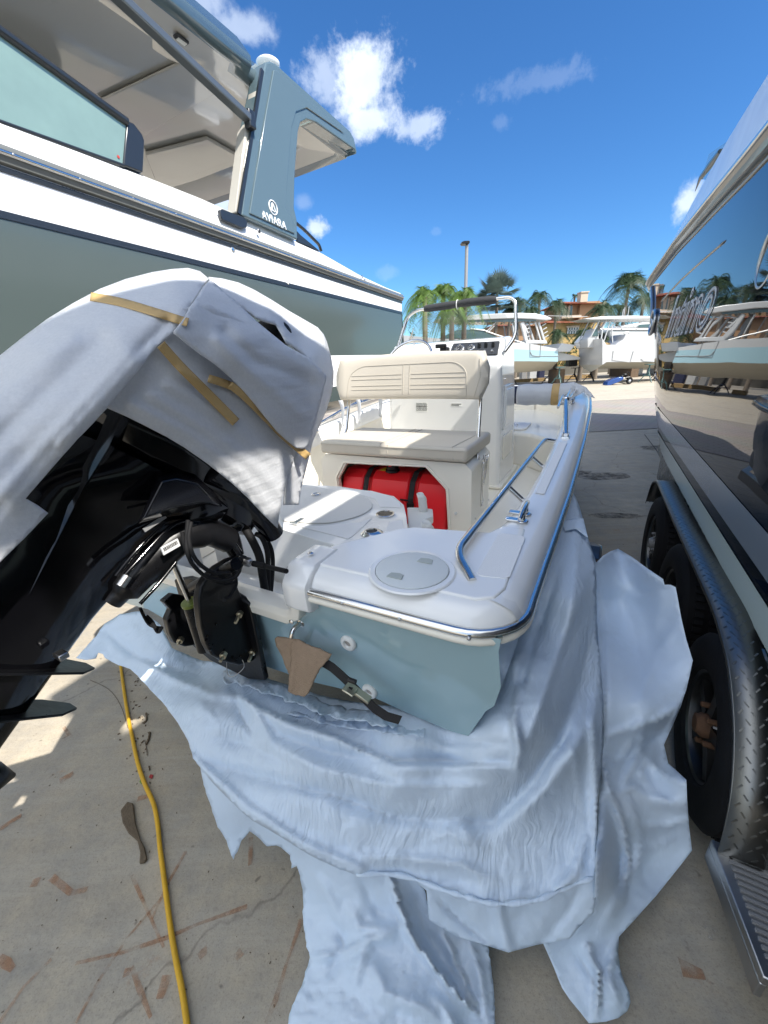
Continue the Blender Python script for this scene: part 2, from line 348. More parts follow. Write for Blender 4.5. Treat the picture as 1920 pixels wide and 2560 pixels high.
def concrete():
    m, n, b = nt('yard_concrete'); L = n.links.new; N = n.nodes.new
    tc = N('ShaderNodeTexCoord'); co = tc.outputs['Object']
    def no(s, d=6, r=.6, v=co): t = N('ShaderNodeTexNoise'); t.inputs['Scale'].default_value = s; t.inputs['Detail'].default_value = d; t.inputs['Roughness'].default_value = r; L(v, t.inputs['Vector']); return t.outputs['Fac']
    def mr(x, a, c, lo=0., hi=1.): k = N('ShaderNodeMapRange'); L(x, k.inputs[0]); k.inputs[1].default_value = a; k.inputs[2].default_value = c; k.inputs[3].default_value = lo; k.inputs[4].default_value = hi; return k.outputs[0]
    def mix(f, a, c, mode='MIX'):
        k = N('ShaderNodeMix'); k.data_type = 'RGBA'; k.blend_type = mode
        if isinstance(f, float): k.inputs[0].default_value = f
        else: L(f, k.inputs[0])
        for i, q in ((6, a), (7, c)):
            if isinstance(q, tuple): k.inputs[i].default_value = (*q, 1)
            else: L(q, k.inputs[i])
        return k.outputs[2]
    c1 = mix(mr(no(1.1), .3, .7), (.38, .315, .225), (.53, .46, .35))
    c2 = mix(mr(no(7, 8, .7), .35, .7), c1, (.33, .305, .26))
    c3 = mix(mr(no(60, 4, .7), .5, .9, 0, .55), c2, (.16, .14, .12))
    sp = mix(mr(no(24, 2, .5), .70, .76, 0, .6), c3, (.10, .085, .07))
    st = mix(mr(no(.55, 5, .7), .56, .72, 0, .55), sp, (.20, .165, .13))
    rs = mix(mr(no(2.7, 7, .75), .63, .72, 0, .6), st, (.33, .17, .08))
    # hairline cracks and darker traffic film
    wv = N('ShaderNodeVectorMath'); wv.operation = 'MULTIPLY_ADD'; wv.inputs[1].default_value = (.5, .5, 0); nn = N('ShaderNodeTexNoise'); nn.inputs['Scale'].default_value = 2.2; nn.inputs['Detail'].default_value = 6; L(co, nn.inputs['Vector']); L(nn.outputs['Color'], wv.inputs[0]); L(co, wv.inputs[2])
    vo = N('ShaderNodeTexVoronoi'); vo.feature = 'DISTANCE_TO_EDGE'; vo.inputs['Scale'].default_value = .55; L(wv.outputs[0], vo.inputs['Vector'])
    rs = mix(mr(vo.outputs['Distance'], .0, .0035, .55, 0.), rs, (.10, .085, .07))
    sm = N('ShaderNodeMapping'); sm.inputs['Rotation'].default_value = (0, 0, .9); sm.inputs['Scale'].default_value = (.6, 7, 1); L(co, sm.inputs[0])
    rs = mix(mr(no(1.6, 8, .7, sm.outputs[0]), .45, .75, 0, .45), rs, (.52, .48, .41))
    rs = mix(mr(no(190, 2, .5), .55, .8, 0, .5), rs, (.13, .115, .10))
    L(rs, b.inputs['Base Color'])
    b.inputs['Roughness'].default_value = .8
    bp = N('ShaderNodeBump'); bp.inputs['Distance'].default_value = .004; bp.inputs['Strength'].default_value = .6; L(no(45, 6, .7), bp.inputs['Height']); L(bp.outputs[0], b.inputs['Normal'])
    return m
MT['concrete'] = concrete()
def pavers():
    m, n, b = nt('block_pavers'); L = n.links.new; N = n.nodes.new
    tc = N('ShaderNodeTexCoord'); br = N('ShaderNodeTexBrick'); br.inputs['Scale'].default_value = 1; br.inputs['Brick Width'].default_value = .24; br.inputs['Row Height'].default_value = .13
    br.inputs['Mortar Size'].default_value = .012; br.inputs['Mortar Smooth'].default_value = .3; br.inputs['Color1'].default_value = (.36, .30, .25, 1); br.inputs['Color2'].default_value = (.30, .27, .24, 1); br.inputs['Mortar'].default_value = (.13, .115, .10, 1)
    wn = N('ShaderNodeTexNoise'); wn.inputs['Scale'].default_value = 2.5
    ad = N('ShaderNodeVectorMath'); ad.operation = 'MULTIPLY_ADD'; ad.inputs[1].default_value = (.03, .03, 0); L(tc.outputs['Object'], wn.inputs['Vector']); L(wn.outputs['Color'], ad.inputs[0]); L(tc.outputs['Object'], ad.inputs[2])
    L(ad.outputs[0], br.inputs['Vector']); t = N('ShaderNodeTexNoise'); t.inputs['Scale'].default_value = .9; t.inputs['Detail'].default_value = 5; L(tc.outputs['Object'], t.inputs['Vector'])
    mx = N('ShaderNodeMix'); mx.data_type = 'RGBA'; mx.blend_type = 'MULTIPLY'; mx.inputs[0].default_value = .55; L(br.outputs['Color'], mx.inputs[6]); L(t.outputs['Color'], mx.inputs[7])
    k = N('ShaderNodeMix'); k.data_type = 'RGBA'; k.inputs[0].default_value = .45; L(mx.outputs[2], k.inputs[6]); k.inputs[7].default_value = (.40, .36, .31, 1); L(k.outputs[2], b.inputs['Base Color'])
    b.inputs['Roughness'].default_value = .85
    bp = N('ShaderNodeBump'); bp.inputs['Distance'].default_value = .006; bp.invert = True; L(br.outputs['Fac'], bp.inputs['Height']); L(bp.outputs[0], b.inputs['Normal'])
    return m
MT['pavers'] = pavers()

# ---------------------------------------------------------------- camera, light, sky
cd = bpy.data.cameras.new('camera'); cam = bpy.data.objects.new('camera', cd); col.objects.link(cam); scene.camera = cam
cd.sensor_fit = 'VERTICAL'; cd.sensor_height = 36; cd.lens = F/2560*36; cd.clip_start = .02; cd.clip_end = 3000
R = Matrix(((_r[0], _u[0], -_fw[0]), (_r[1], _u[1], -_fw[1]), (_r[2], _u[2], -_fw[2])))
cam.matrix_world = Matrix.Translation(Vector(EYE)) @ R.to_4x4()
SUN_EL = radians(50); SUN_AZ = radians(135)          # azimuth clockwise from +Y
sd = Vector((sin(SUN_AZ)*cos(SUN_EL), cos(SUN_AZ)*cos(SUN_EL), sin(SUN_EL)))
sl = bpy.data.lights.new('sun', 'SUN'); sl.energy = 3.6; sl.angle = radians(.53); sl.color = (1, .955, .88)
so = bpy.data.objects.new('sun', sl); col.objects.link(so); so.rotation_euler = sd.to_track_quat('Z', 'Y').to_euler(); so.location = (30, -10, 40)
w = bpy.data.worlds.new('World'); scene.world = w; w.use_nodes = True
n = w.node_tree; N = n.nodes.new; L = n.links.new; bg = n.nodes['Background']
sky = N('ShaderNodeTexSky'); sky.sky_type = 'NISHITA'; sky.sun_disc = False; sky.sun_elevation = SUN_EL; sky.sun_rotation = SUN_AZ
sky.air_density = 1.0; sky.dust_density = .05; sky.ozone_density = 2.2; sky.altitude = 0
hs = N('ShaderNodeHueSaturation'); hs.inputs['Saturation'].default_value = 1.14; hs.inputs['Hue'].default_value = .497; L(sky.outputs[0], hs.inputs['Color'])
tc = N('ShaderNodeTexCoord')
tn = N('ShaderNodeMix'); tn.data_type = 'RGBA'; tn.blend_type = 'MULTIPLY'; tn.inputs[0].default_value = 1; tn.inputs[7].default_value = (.50, .79, 1.08, 1); L(hs.outputs[0], tn.inputs[6])
nz = N('ShaderNodeTexNoise'); nz.inputs['Scale'].default_value = 13; nz.inputs['Detail'].default_value = 9; nz.inputs['Roughness'].default_value = .62; nz.inputs['Distortion'].default_value = .35; L(tc.outputs['Generated'], nz.inputs['Vector'])
nz2 = N('ShaderNodeTexNoise'); nz2.inputs['Scale'].default_value = 46; nz2.inputs['Detail'].default_value = 7; nz2.inputs['Roughness'].default_value = .65; L(tc.outputs['Generated'], nz2.inputs['Vector'])
nzm = N('ShaderNodeMix'); nzm.inputs[0].default_value = .38; L(nz.outputs['Fac'], nzm.inputs[2]); L(nz2.outputs['Fac'], nzm.inputs[3]); nzo = nzm.outputs[0]
def wm(op, a, b=None, c=None):
    k = N('ShaderNodeMath'); k.operation = op
    for i, q in enumerate((a, b, c)):
        if q is None: continue
        if isinstance(q, (int, float)): k.inputs[i].default_value = q
        else: L(q, k.inputs[i])
    return k.outputs[0]
tot = None; fill_tot = None
# (pixel, radius in direction space, density, noise amplitude)
for (u, v), (rx, ry), dens, amp in (((905, 210), (.070, .055), .95, 1.0), ((930, 300), (.060, .030), .95, .9), ((1050, 312), (.05, .022), .6, 1.2), ((820, 200), (.045, .045), .5, 1.2), ((1330, 205), (.08, .018), .11, 1.6), ((1250, 310), (.018, .012), .10, 1.4), ((600, 70), (.06, .02), .5, .8), ((490, 5), (.05, .02), .5, .8),
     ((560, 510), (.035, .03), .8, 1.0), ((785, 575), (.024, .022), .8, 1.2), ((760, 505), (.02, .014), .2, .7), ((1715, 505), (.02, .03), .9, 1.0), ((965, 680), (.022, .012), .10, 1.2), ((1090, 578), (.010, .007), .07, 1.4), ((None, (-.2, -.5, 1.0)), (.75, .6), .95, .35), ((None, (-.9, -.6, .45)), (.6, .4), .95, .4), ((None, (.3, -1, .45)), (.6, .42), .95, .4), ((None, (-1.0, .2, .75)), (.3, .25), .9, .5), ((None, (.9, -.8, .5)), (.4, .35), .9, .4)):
    d = np.array(v, float) if u is None else ray(u, v)
    d = d/np.linalg.norm(d); rt = np.cross(d, [0, 0, 1.]); rt /= np.linalg.norm(rt); up = np.cross(rt, d)
    def dot(vec, k):
        q = N('ShaderNodeVectorMath'); q.operation = 'DOT_PRODUCT'; L(tc.outputs['Generated'], q.inputs[0]); q.inputs[1].default_value = tuple(vec/k); return q.outputs['Value']
    a = dot(rt, rx); e = wm('SUBTRACT', dot(up, ry), 0.0)
    e = wm('SUBTRACT', e, float(up@d)/ry)
    r2 = wm('SQRT', wm('ADD', wm('MULTIPLY', a, a), wm('MULTIPLY', e, e)))
    r2 = wm('ADD', r2, wm('MULTIPLY', wm('SUBTRACT', .5, nzo), amp*3.4))
    fr = dot(d, 1.0)
    k = N('ShaderNodeMapRange'); k.interpolation_type = 'SMOOTHSTEP'; L(r2, k.inputs[0]); k.inputs[1].default_value = 1.25; k.inputs[2].default_value = .35; k.inputs[3].default_value = 0; k.inputs[4].default_value = dens
    o_ = wm('MULTIPLY', k.outputs[0], wm('GREATER_THAN', fr, .2))
    if u is None: fill_tot = o_ if fill_tot is None else wm('MAXIMUM', fill_tot, o_)  # unseen bright clouds outside the view, added as fill light
    else: tot = o_ if tot is None else wm('MAXIMUM', tot, o_)
cm = N('ShaderNodeMix'); cm.data_type = 'RGBA'; L(tot, cm.inputs[0]); L(tn.outputs[2], cm.inputs[6])
cn = N('ShaderNodeTexNoise'); cn.inputs['Scale'].default_value = 9; cn.inputs['Detail'].default_value = 6; L(tc.outputs['Generated'], cn.inputs['Vector'])
cc = N('ShaderNodeMix'); cc.data_type = 'RGBA'; L(cn.outputs['Fac'], cc.inputs[0]); cc.inputs[6].default_value = (3.6, 4.4, 5.6, 1); cc.inputs[7].default_value = (8.2, 8.8, 9.8, 1); L(cc.outputs[2], cm.inputs[7])
cm2 = N('ShaderNodeMix'); cm2.data_type = 'RGBA'; L(fill_tot, cm2.inputs[0]); L(cm.outputs[2], cm2.inputs[6]); cc2 = N('ShaderNodeMix'); cc2.data_type = 'RGBA'; L(cn.outputs['Fac'], cc2.inputs[0]); cc2.inputs[6].default_value = (6.5, 7.4, 8.8, 1); cc2.inputs[7].default_value = (15, 15.6, 16.4, 1); L(cc2.outputs[2], cm2.inputs[7])
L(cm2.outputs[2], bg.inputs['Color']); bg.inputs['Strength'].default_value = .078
vs_ = scene.view_settings; vs_.view_transform = 'Standard'; vs_.look = 'None'; vs_.exposure = 1.15; vs_.gamma = 1
# ---------------------------------------------------------------- ground
g = MB(); g.add([(-900, -900, 0), (900, -900, 0), (900, 900, 0), (-900, 900, 0)], [(0, 1, 2, 3)])
tag(g.build('ground', MT['concrete'], (None, Frame((0, 0, 0), 'W')), smooth=0), kind='structure')
def strip(name, y0, y1, m, z, x0=-60, x1=60):
    k = MB(); k.add([(x0, y0, z), (x1, y0, z), (x1, y1, z), (x0, y1, z)], [(0, 1, 2, 3)])
    return tag(k.build(name, m, (None, Frame((0, 0, 0), 'W')), smooth=0), kind='structure')
pv0 = WZ(1560, 1076)[1]; pv1 = WZ(1600, 997)[1]
strip('paver_strip', pv0, pv1, MT['pavers'], .004)
# dark saw-cut joints of the slab
j = MB()
for y0 in (pv0, pv1): j.add([(-60, y0-.02, .008), (60, y0-.02, .008), (60, y0+.012, .008), (-60, y0+.012, .008)], [(0, 1, 2, 3)])
a = WZ(1610, 1086, .006); b = WZ(1658, 1150, .006)
j.add([a, a+np.array([.02, 0, 0]), b+np.array([.02, 0, 0]), b], [(0, 1, 2, 3)])
tag(j.build('slab_joint', mat('joint', (.09, .08, .07), .9), (None, Frame((0, 0, 0), 'W')), smooth=0), kind='structure')
# rust streaks and water stain lying on the slab (stains)
def stain_mat(name, c, lo=.35, hi=.6, sc=22, amax=.75):
    m, n, b = nt(name); L = n.links.new; N = n.nodes.new
    b.inputs['Base Color'].default_value = (*c, 1); b.inputs['Roughness'].default_value = .85
    tcn = N('ShaderNodeTexCoord'); t = N('ShaderNodeTexNoise'); t.inputs['Scale'].default_value = sc; t.inputs['Detail'].default_value = 6; t.inputs['Roughness'].default_value = .7; L(tcn.outputs['Object'], t.inputs['Vector'])
    k = N('ShaderNodeMapRange'); L(t.outputs['Fac'], k.inputs[0]); k.inputs[1].default_value = lo; k.inputs[2].default_value = hi; k.inputs[4].default_value = amax
    L(k.outputs[0], b.inputs['Alpha']); return m
RS = stain_mat('rust_stain', (.42, .18, .07), amax=.5); WS = stain_mat('water_stain', (.10, .085, .07), .35, .62, 9, .65); LT = stain_mat('pale_scuff', (.55, .52, .46), .5, .7, 30, .7)
rs = MB(); zz = .004
def streak(pts, w):
    P = [WZ(u, v, 0) for u, v in pts]; vs = []
    for i, p in enumerate(P):
        q = P[min(i+1, len(P)-1)]-P[max(i-1, 0)]; q = q/np.linalg.norm(q); nrm = np.array([-q[1], q[0], 0]); ww = w*(.6+.8*random.random())
        vs += [p+nrm*ww/2+[0, 0, zz], p-nrm*ww/2+[0, 0, zz]]
    n0 = len(P); rs.add(vs, [(2*i, 2*i+1, 2*i+3, 2*i+2) for i in range(n0-1)])
for pts, w_ in (([(405, 2245), (320, 2345), (250, 2450), (190, 2560)], .010), ([(465, 2130), (420, 2210), (380, 2300)], .012), ([(618, 2268), (500, 2310), (420, 2345), (300, 2385), (190, 2410)], .014), ([(330, 2420), (352, 2480), (378, 2545)], .012), ([(328, 2430), (310, 2435)], .02), ([(330, 2190), (370, 2280), (410, 2370)], .009),
    ([(755, 2300), (720, 2400), (690, 2500), (665, 2560)], .012), ([(628, 2095), (626, 2165)], .022), ([(0, 2395), (18, 2410), (34, 2425)], .02), ([(0, 2075), (30, 2055), (55, 2040)], .02), ([(505, 2375), (510, 2395)], .03), ([(80, 2210), (100, 2205)], .04), ([(130, 2195), (180, 2235), (220, 2225)], .02), ([(150, 1955), (185, 1935)], .03), ([(400, 2500), (420, 2440)], .025), ([(0, 2560), (60, 2470), (130, 2400)], .01), ([(590, 2400), (605, 2380)], .02), ([(345, 2000), (375, 1992)], .02), ([(1700, 2420), (1760, 2440)], .03), ([(160, 1820), (175, 1840), (155, 1850)], .015)):
    streak(pts, w_); zz += .00015
tag(rs.build('rust_stains', RS, (None, Frame((0, 0, 0), 'W')), smooth=0, recalc=False), kind='structure')
ws = MB()
def blob(u, v, ru, rv, k=18, z=.0045):
    c = WZ(u, v); a = WZ(u+ru, v)-c; b = WZ(u, v+rv)-c
    ws.add([c+a*cos(2*pi*i/k)*(.8+.4*random.random())+b*sin(2*pi*i/k)*(.8+.4*random.random())+[0, 0, z] for i in range(k)], [tuple(range(k))])
blob(1505, 1190, 70, 10); blob(1540, 1290, 70, 7, z=.005); blob(1450, 1182, 30, 5, z=.0055); blob(1500, 1420, 60, 20, z=.006); blob(1640, 1120, 40, 6, z=.0065)
tag(ws.build('water_stains', WS, (None, Frame((0, 0, 0), 'W')), smooth=0, recalc=False), kind='structure')
sc_ = MB(); ws = sc_
for (u, v) in ((1755, 2280), (1760, 2325), (1790, 2325), (1765, 2340), (1780, 2345), (1720, 2530), (1595, 2440), (1380, 2500), (1830, 2530), (1390, 2470), (1725, 2380), (1870, 2400)): blob(u, v, 6+random.random()*6, 8, 7, .0045)
tag(sc_.build('pale_spots', LT, (None, Frame((0, 0, 0), 'W')), smooth=0, recalc=False), kind='structure')
# ================================================================ the light blue skiff in the middle
SK = thing('skiff', 'light blue and white open skiff with beige helm seat, stern towards the viewer', 'boat', (0, 2.4, .55))
def railx(y): return lerp([-.1, .1, 1, 2, 3, 3.8, 4.3, 4.7, 5.0, 5.15], [.985, 1.0, 1.035, 1.06, 1.07, 1.05, .97, .78, .45, .12], y)
def railz(y): return lerp([0, .5, 1, 1.5, 2, 2.5, 3, 3.5, 4, 4.6, 5.15], [1.13, 1.132, 1.14, 1.16, 1.19, 1.225, 1.262, 1.295, 1.30, 1.295, 1.285], y)
# --- hull shell
def hsec(y, s=1):
    xr = railx(y); zr = railz(y); k = max(0, (y-2.8)/2.35); nar = 1-.22*k**2
    xc = min(xr-.03, xr*nar-.03); zc = .875+.08*k**2; zl = (.70 if y < .1 else .66)+.25*k**3; zk = (.66 if y < .1 else .62)+.4*k**3
    pts = [(xr-.02, zr-.02), (xr-.025, zr-.06), (lerp([0, 1], [xr-.025, xc], .55)+.012, lerp([0, 1], [zr-.06, zc], .6)), (xc, zc), (xc-.02, zc-.03), (xc*.93, zl+.01), (xc*.88, zl), (xc*.74, zl+.005), (xc*.6, zl+.02), (xc*.35, zk+.01), (0, zk-.02)]
    return [(s*a, y, b) for a, b in pts]
ys = [-.005, .03, .3, .8, 1.3, 1.9, 2.5, 3, 3.5, 4, 4.4, 4.75, 5.0, 5.12]
def lean(sec, y): return [(p[0], p[1]-(.055*(p[2]-.7)/.43 if y < .1 else 0), p[2]) for p in sec]
h = MB(); secs = []
for y in ys:
    a = hsec(y, 1); b = hsec(y, -1); secs.append(lean(a+b[::-1][1:], y))
h.loft(secs, closed=False); 
# transom with motor notch
t0 = secs[0]; st = [p for p in t0]
NW = .40; NZ = .985
tr = [p for p in st]           # open at the top: add notch outline between the two rail corners
def ty(z): return -.005-.055*(z-.7)/.43
tr = [(p[0], ty(p[2])-.0, p[2]) for p in tr]+[(-NW, ty(1.11), 1.11), (-NW+.04, ty(NZ), NZ), (NW-.04, ty(NZ), NZ), (NW, ty(1.11), 1.11)]
h.add(tr, [tuple(range(len(tr)))])
hull = h.build('hull', MT['blue_hull'], SK, bevel=.012, seg=3, smooth=50)
inn = MB(); inn.add([(p[0]*.97, p[1]+.06, p[2]) for p in tr], [tuple(range(len(tr)))]); inn.build('transom_liner', MT['gel_white'], SK)
# --- gunwale cap: rounded white moulding all round
def capsec(y, s, xi):
    xr = railx(y); zr = railz(y)
    pts = [(xr-.012, zr-.045), (xr+.006, zr-.03), (xr+.006, zr-.005), (xr-.012, zr+.022), (xr-.045, zr+.036), (xr-.085, zr+.040), (xi+.03, zr+.040), (xi+.008, zr+.034), (xi, zr+.018), (xi, zr-.09)]
    return [(s*a, y, b) for a, b in pts]
def innx(y): return lerp([0, .25, .44, .65, 1.2, 1.9, 3.2, 4.2, 4.8, 5.0, 5.08], [.80, .82, .86, .888, .905, .91, .90, .82, .56, .26, .02], y)
cap = MB()
for s in (1, -1):
    sc = [capsec(y, s, innx(y)) for y in [.0, .12, .3, .5, .8, 1.2, 1.6, 2, 2.5, 3, 3.4, 3.8, 4.1, 4.3, 4.5, 4.7, 4.85]]
    cap.loft(sc, closed=False)
# bow deck
yb = 3.55
for s in (1, -1): cap.loft([capsec(y, s, max(.0, railx(y)-w__)) for y, w__ in ((4.85, .16), (4.95, .20), (5.03, .24), (5.10, .2), (5.15, .1))], closed=False)
bow = [(railx(y), y, railz(y)) for y in (3.7, 4.0, 4.3, 4.5, 4.7, 4.85, 5.0, 5.1, 5.15)]
top = [(x+.004, y, z+.035) for x, y, z in bow]; out = top+[(-x, y, z) for x, y, z in top[::-1]]
cap.add([p for p in out]+[(p[0], p[1], p[2]-.07) for p in out], [(i, i+1, len(out)+i+1, len(out)+i) for i in range(len(out)-1)])
# stern corner sweep: rounded quarter then the transom rail, path of a section
def railpath(s):
    P = []
    R_ = .13; cx, cy = railx(.1)-R_, -.06+R_
    P.append((railx(.12), .12, 0, 1.0, 0.0))
    for k in range(0, 9):
        a = k/8*pi/2; P.append((cx+R_*cos(a), cy-R_*sin(a), 0, cos(a), -sin(a)))
    for x in (.8, .6, .45, .40): P.append((x, -.06-.006*(1-x), 0, 0., -1.))
    return [(s*x, y, z, s*nx, ny) for x, y, z, nx, ny in P]
prof = [(-.012, -.045), (.006, -.03), (.006, -.005), (-.012, .022), (-.04, .036), (-.075, .040), (-.105, .040)]
for s in (1, -1):
    cap.loft([[(x+nx*a, y+ny*a, 1.13+b) for a, b in prof] for x, y, _, nx, ny in railpath(s)], closed=False)
cap.build('gunwale', MT['gel_white'], SK, smooth=60)
# quarter decks (flat pads inside the rail)
def pxz(l, z): return [tuple(Z(u, v, z)) for u, v in l]
q = [(.43, -.02), (.40, .02), (.415, .10), (.56, .30), (.60, .325), (.84, .37), (.87, .44), (.945, .44), (.955, .06), (.94, .01), (.90, -.015)]
for s in (1, -1):
    k = MB(); pl = [(s*x, y, 1.1725) for x, y in q]; n_ = len(pl)
    k.prism(pl, (0, 0, -.03)); k.build('quarter_deck', MT['gel_white'], SK, bevel=.006, seg=3)
    w_ = MB(); w_.add([(s*.40, -.0, 1.16), (s*.415, .1, 1.15), (s*.56, .30, 1.15), (s*.85, .37, 1.15), (s*.85, .37, .72), (s*.58, .31, .72), (s*.42, .1, .72), (s*.40, -.0, .72)], [(0, 1, 6, 7), (1, 2, 5, 6), (2, 3, 4, 5)])
    w_.build('quarter_side', MT['gel_white'], SK, smooth=30)
# round inspection hatch with two finger holes
c = Z(1030, 1427, 1.1735); hr = .098
k = MB(); k.disc(c+[0, 0, .000], (0, 0, 1), [(hr+.02, 0), (hr+.016, .004), (hr+.003, .005), (hr+.001, .001)], 48, cap0=False, cap1=False); rim = k.build('hatch_rim', MT['gel_white'], SK)
k = MB(); k.disc(c, (0, 0, 1), [(hr, 0), (hr, .006), (hr-.004, .008)], 48, cap0=False); ht = k.build('round_hatch', MT['lid'], SK)
for dx, dy in ((.02, .05), (-.022, -.055)):
    k = MB(); cc = c+[dx, dy, .0085]
    k.prism([(cc[0]-.022, cc[1]-.012, cc[2]), (cc[0]+.022, cc[1]-.012, cc[2]), (cc[0]+.018, cc[1]+.01, cc[2]), (cc[0]+.005, cc[1]+.015, cc[2]), (cc[0]-.018, cc[1]+.01, cc[2])], (0, 0, .0025)); k.build('finger_hole', mat('recess_grey', (.42, .45, .42), .6), SK, parent=ht, bevel=.001)
# non-skid pads on the gunwale
def gpad(pts, lift=.0415):
    k = MB(); P = [(x, y, railz(y)+lift) for x, y in pts]; k.prism(P, (0, 0, .002)); return k.build('nonskid_pad', MT['nonskid'], SK, bevel=.001)
gpad([(.872, .10), (.885, .09), (.945, .10), (.955, .115), (.955, .36), (.945, .375), (.885, .375), (.872, .36)])
gpad([(.925, .80), (.962, .80), (.985, 1.7), (.94, 1.7)]); gpad([(-.925, .80), (-.962, .80), (-.985, 1.7), (-.94, 1.7)]); gpad([(-.872, .10), (-.955, .10), (-.955, .375), (-.872, .375)])
# --- cockpit: floor and side liners
FZ = .70
k = MB(); k.add([(-.90, .3, FZ), (.90, .3, FZ), (.90, 3.3, FZ), (-.90, 3.3, FZ)], [(0, 1, 2, 3)]); k.build('cockpit_floor', MT['gel_cream'], SK, smooth=0)
for s in (1, -1):
    k = MB(); k.loft([[(s*innx(y), y, railz(y)-.06), (s*(innx(y)+.012), y, railz(y)-.12), (s*(innx(y)-.02), y, FZ+.06), (s*(innx(y)-.05), y, FZ+.005)] for y in (.3, .8, 1.3, 1.8, 2.4, 3.0, 3.6, 4.1, 4.4, 4.7, 4.85, 5.0, 5.08)], closed=False); k.build('side_liner', MT['gel_cream'], SK, smooth=50)
k = MB(); k.add([(-.40, 4.9, 1.30), (.40, 4.9, 1.30), (.40, 4.88, .95), (-.40, 4.88, .95)], [(0, 1, 2, 3)]); k.build('bow_liner', MT['gel_cream'], SK)
# forward casting deck with step and hatch
k = MB()
fd = [(-.80, 3.05), (-.55, 2.85), (.20, 2.85), (.36, 3.0), (.62, 2.95), (.80, 2.6)]
fdz = 1.02
fo = [(-.90, 2.7), (-.60, 3.05), (-.42, 3.12), (.42, 3.12), (.60, 3.05), (.90, 2.7), (.91, 3.6), (.84, 4.2), (.70, 4.7), (.4, 5.05), (-.4, 5.05), (-.70, 4.7), (-.84, 4.2), (-.91, 3.6)]
k.prism([(x, y, fdz) for x, y in fo], (0, 0, -.33)); k.build('bow_deck', MT['gel_cream'], SK, bevel=.03, seg=3)
k = MB(); k.prism([(.05, 3.2, fdz+.001), (.50, 3.2, fdz+.001), (.54, 3.26, fdz+.001), (.54, 3.62, fdz+.001), (.05, 3.62, fdz+.001)], (0, 0, .018)); bh = k.build('deck_hatch', MT['nonskid'], SK, bevel=.006)
k = MB(); k.tube([(.42+.028*cos(a), 3.30, fdz+.035+.022*sin(a)) for a in [2*pi*i/20 for i in range(20)]], .003, 6, closed=True); k.build('ring_pull', MT['steel'], SK, parent=bh)
# --- splash well platform (aft casting deck) in front of the motor
PZ = 1.03
def PP(u, v): return tuple(Z(u, v, PZ))
edge = [PP(1020, 1362), PP(1022, 1340), PP(1016, 1290), PP(1010, 1262), PP(985, 1240), PP(930, 1228), PP(850, 1216), PP(700, 1207)]
back = [(-.55, PP(700, 1207)[1]+.0, PZ), (-.62, .75, PZ), (-.62, .42, PZ)]
front = [tuple(Z(u, v, PZ)) for u, v in ((690, 1318), (800, 1352), (870, 1372), (905, 1385))]
poly = edge+back+[(-.45, front[0][1]+.02, PZ)]+front+[(.40, .34, PZ)]
k = MB(); k.prism(poly, (0, 0, -.35)); plat = k.build('aft_platform', MT['gel_white'], SK, bevel=.022, seg=4)
# splash well floor and slopes
k = MB(); k.add([(-.42, -.03, .99), (.42, -.03, .99), (.42, .36, .76), (-.42, .36, .76)], [(0, 1, 2, 3)]); k.build('splash_well', MT['gel_white'], SK)
# large lid on the platform
lid = [tuple(Z(u, v, PZ+.002)) for u, v in spline([(700, 1296), (705, 1225), (760, 1215), (890, 1237), (922, 1252), (930, 1270), (900, 1290), (840, 1306), (790, 1310), (740, 1305)], 5, True)]
k = MB(); k.prism(lid, (0, 0, .006)); ld = k.build('hatch_lid', MT['lid_grey'], SK, bevel=.003)
c = Z(790, 1236, PZ+.012); k = MB(); k.disc(c, (0, 0, 1), [(.026, -.004), (.026, .002), (.018, .005), (.010, .002)], 20); k.build('latch', MT['steel'], SK, parent=ld)
p0 = Z(738, 1303, PZ+.011); k = MB(); k.box(p0+[.012, .008, 0], (.022, .062, .006), None); k.tube([p0+[-.012, -.022, 0], p0+[.03, -.022, 0]], .005, 8); k.build('hinge', MT['steel'], SK, parent=ld, bevel=.001)
# moulded non-skid panels on the platform
for l in ([(858, 1222), (930, 1228), (975, 1240), (998, 1256), (1003, 1270), (950, 1268), (938, 1248), (880, 1230)], [(740, 1316), (800, 1316), (900, 1306), (930, 1296), (900, 1325), (880, 1342), (870, 1348), (800, 1330)], [(975, 1305), (1005, 1300), (1012, 1350), (968, 1352), (962, 1330)]):
    k = MB(); k.prism([tuple(Z(u, v, PZ+.001)) for u, v in l], (0, 0, .0022)); k.build('nonskid_pad', MT['nonskid'], SK, bevel=.0008)
# steel cup holder and flush rod holder
c = Z(963, 1287, PZ)
k = MB(); k.disc(c, (0, 0, 1), [(.044, .002), (.044, .007), (.037, .008), (.035, .004), (.034, -.07)], 36, cap0=False, cap1=False); k.disc(c, (0, 0, 1), [(.0335, .0045), (.033, .0046)], 36); ch = k.build('cup_holder', MT['steel'], SK)
k = MB(); k.disc(c+[0, 0, .0052], (0, 0, 1), [(.034, 0), (.034, .0008)], 36); k.build('cup_well', mat('dark_steel_well', (.10, .095, .085), .25, .8), SK, parent=ch)
c = Z(930, 1335, PZ)
k = MB(); k.disc(c, (0, 0, 1), [(.048, .001), (.048, .004), (.040, .010), (.028, .016), (.024, .016), (.0225, .010)], 36, cap0=False, cap1=False)
for a in (.7, 3.84): k.disc(c+[.036*cos(a), .036*sin(a), .010], (0, 0, 1), [(.005, 0), (.004, .003)], 8)
rh = k.build('rod_holder', MT['steel'], SK); k = MB(); k.disc(c+[0, 0, .0105], (0, 0, 1), [(.0225, 0), (.0225, .001)], 24); k.build('tube_mouth', MT['mark_black'], SK, parent=rh)
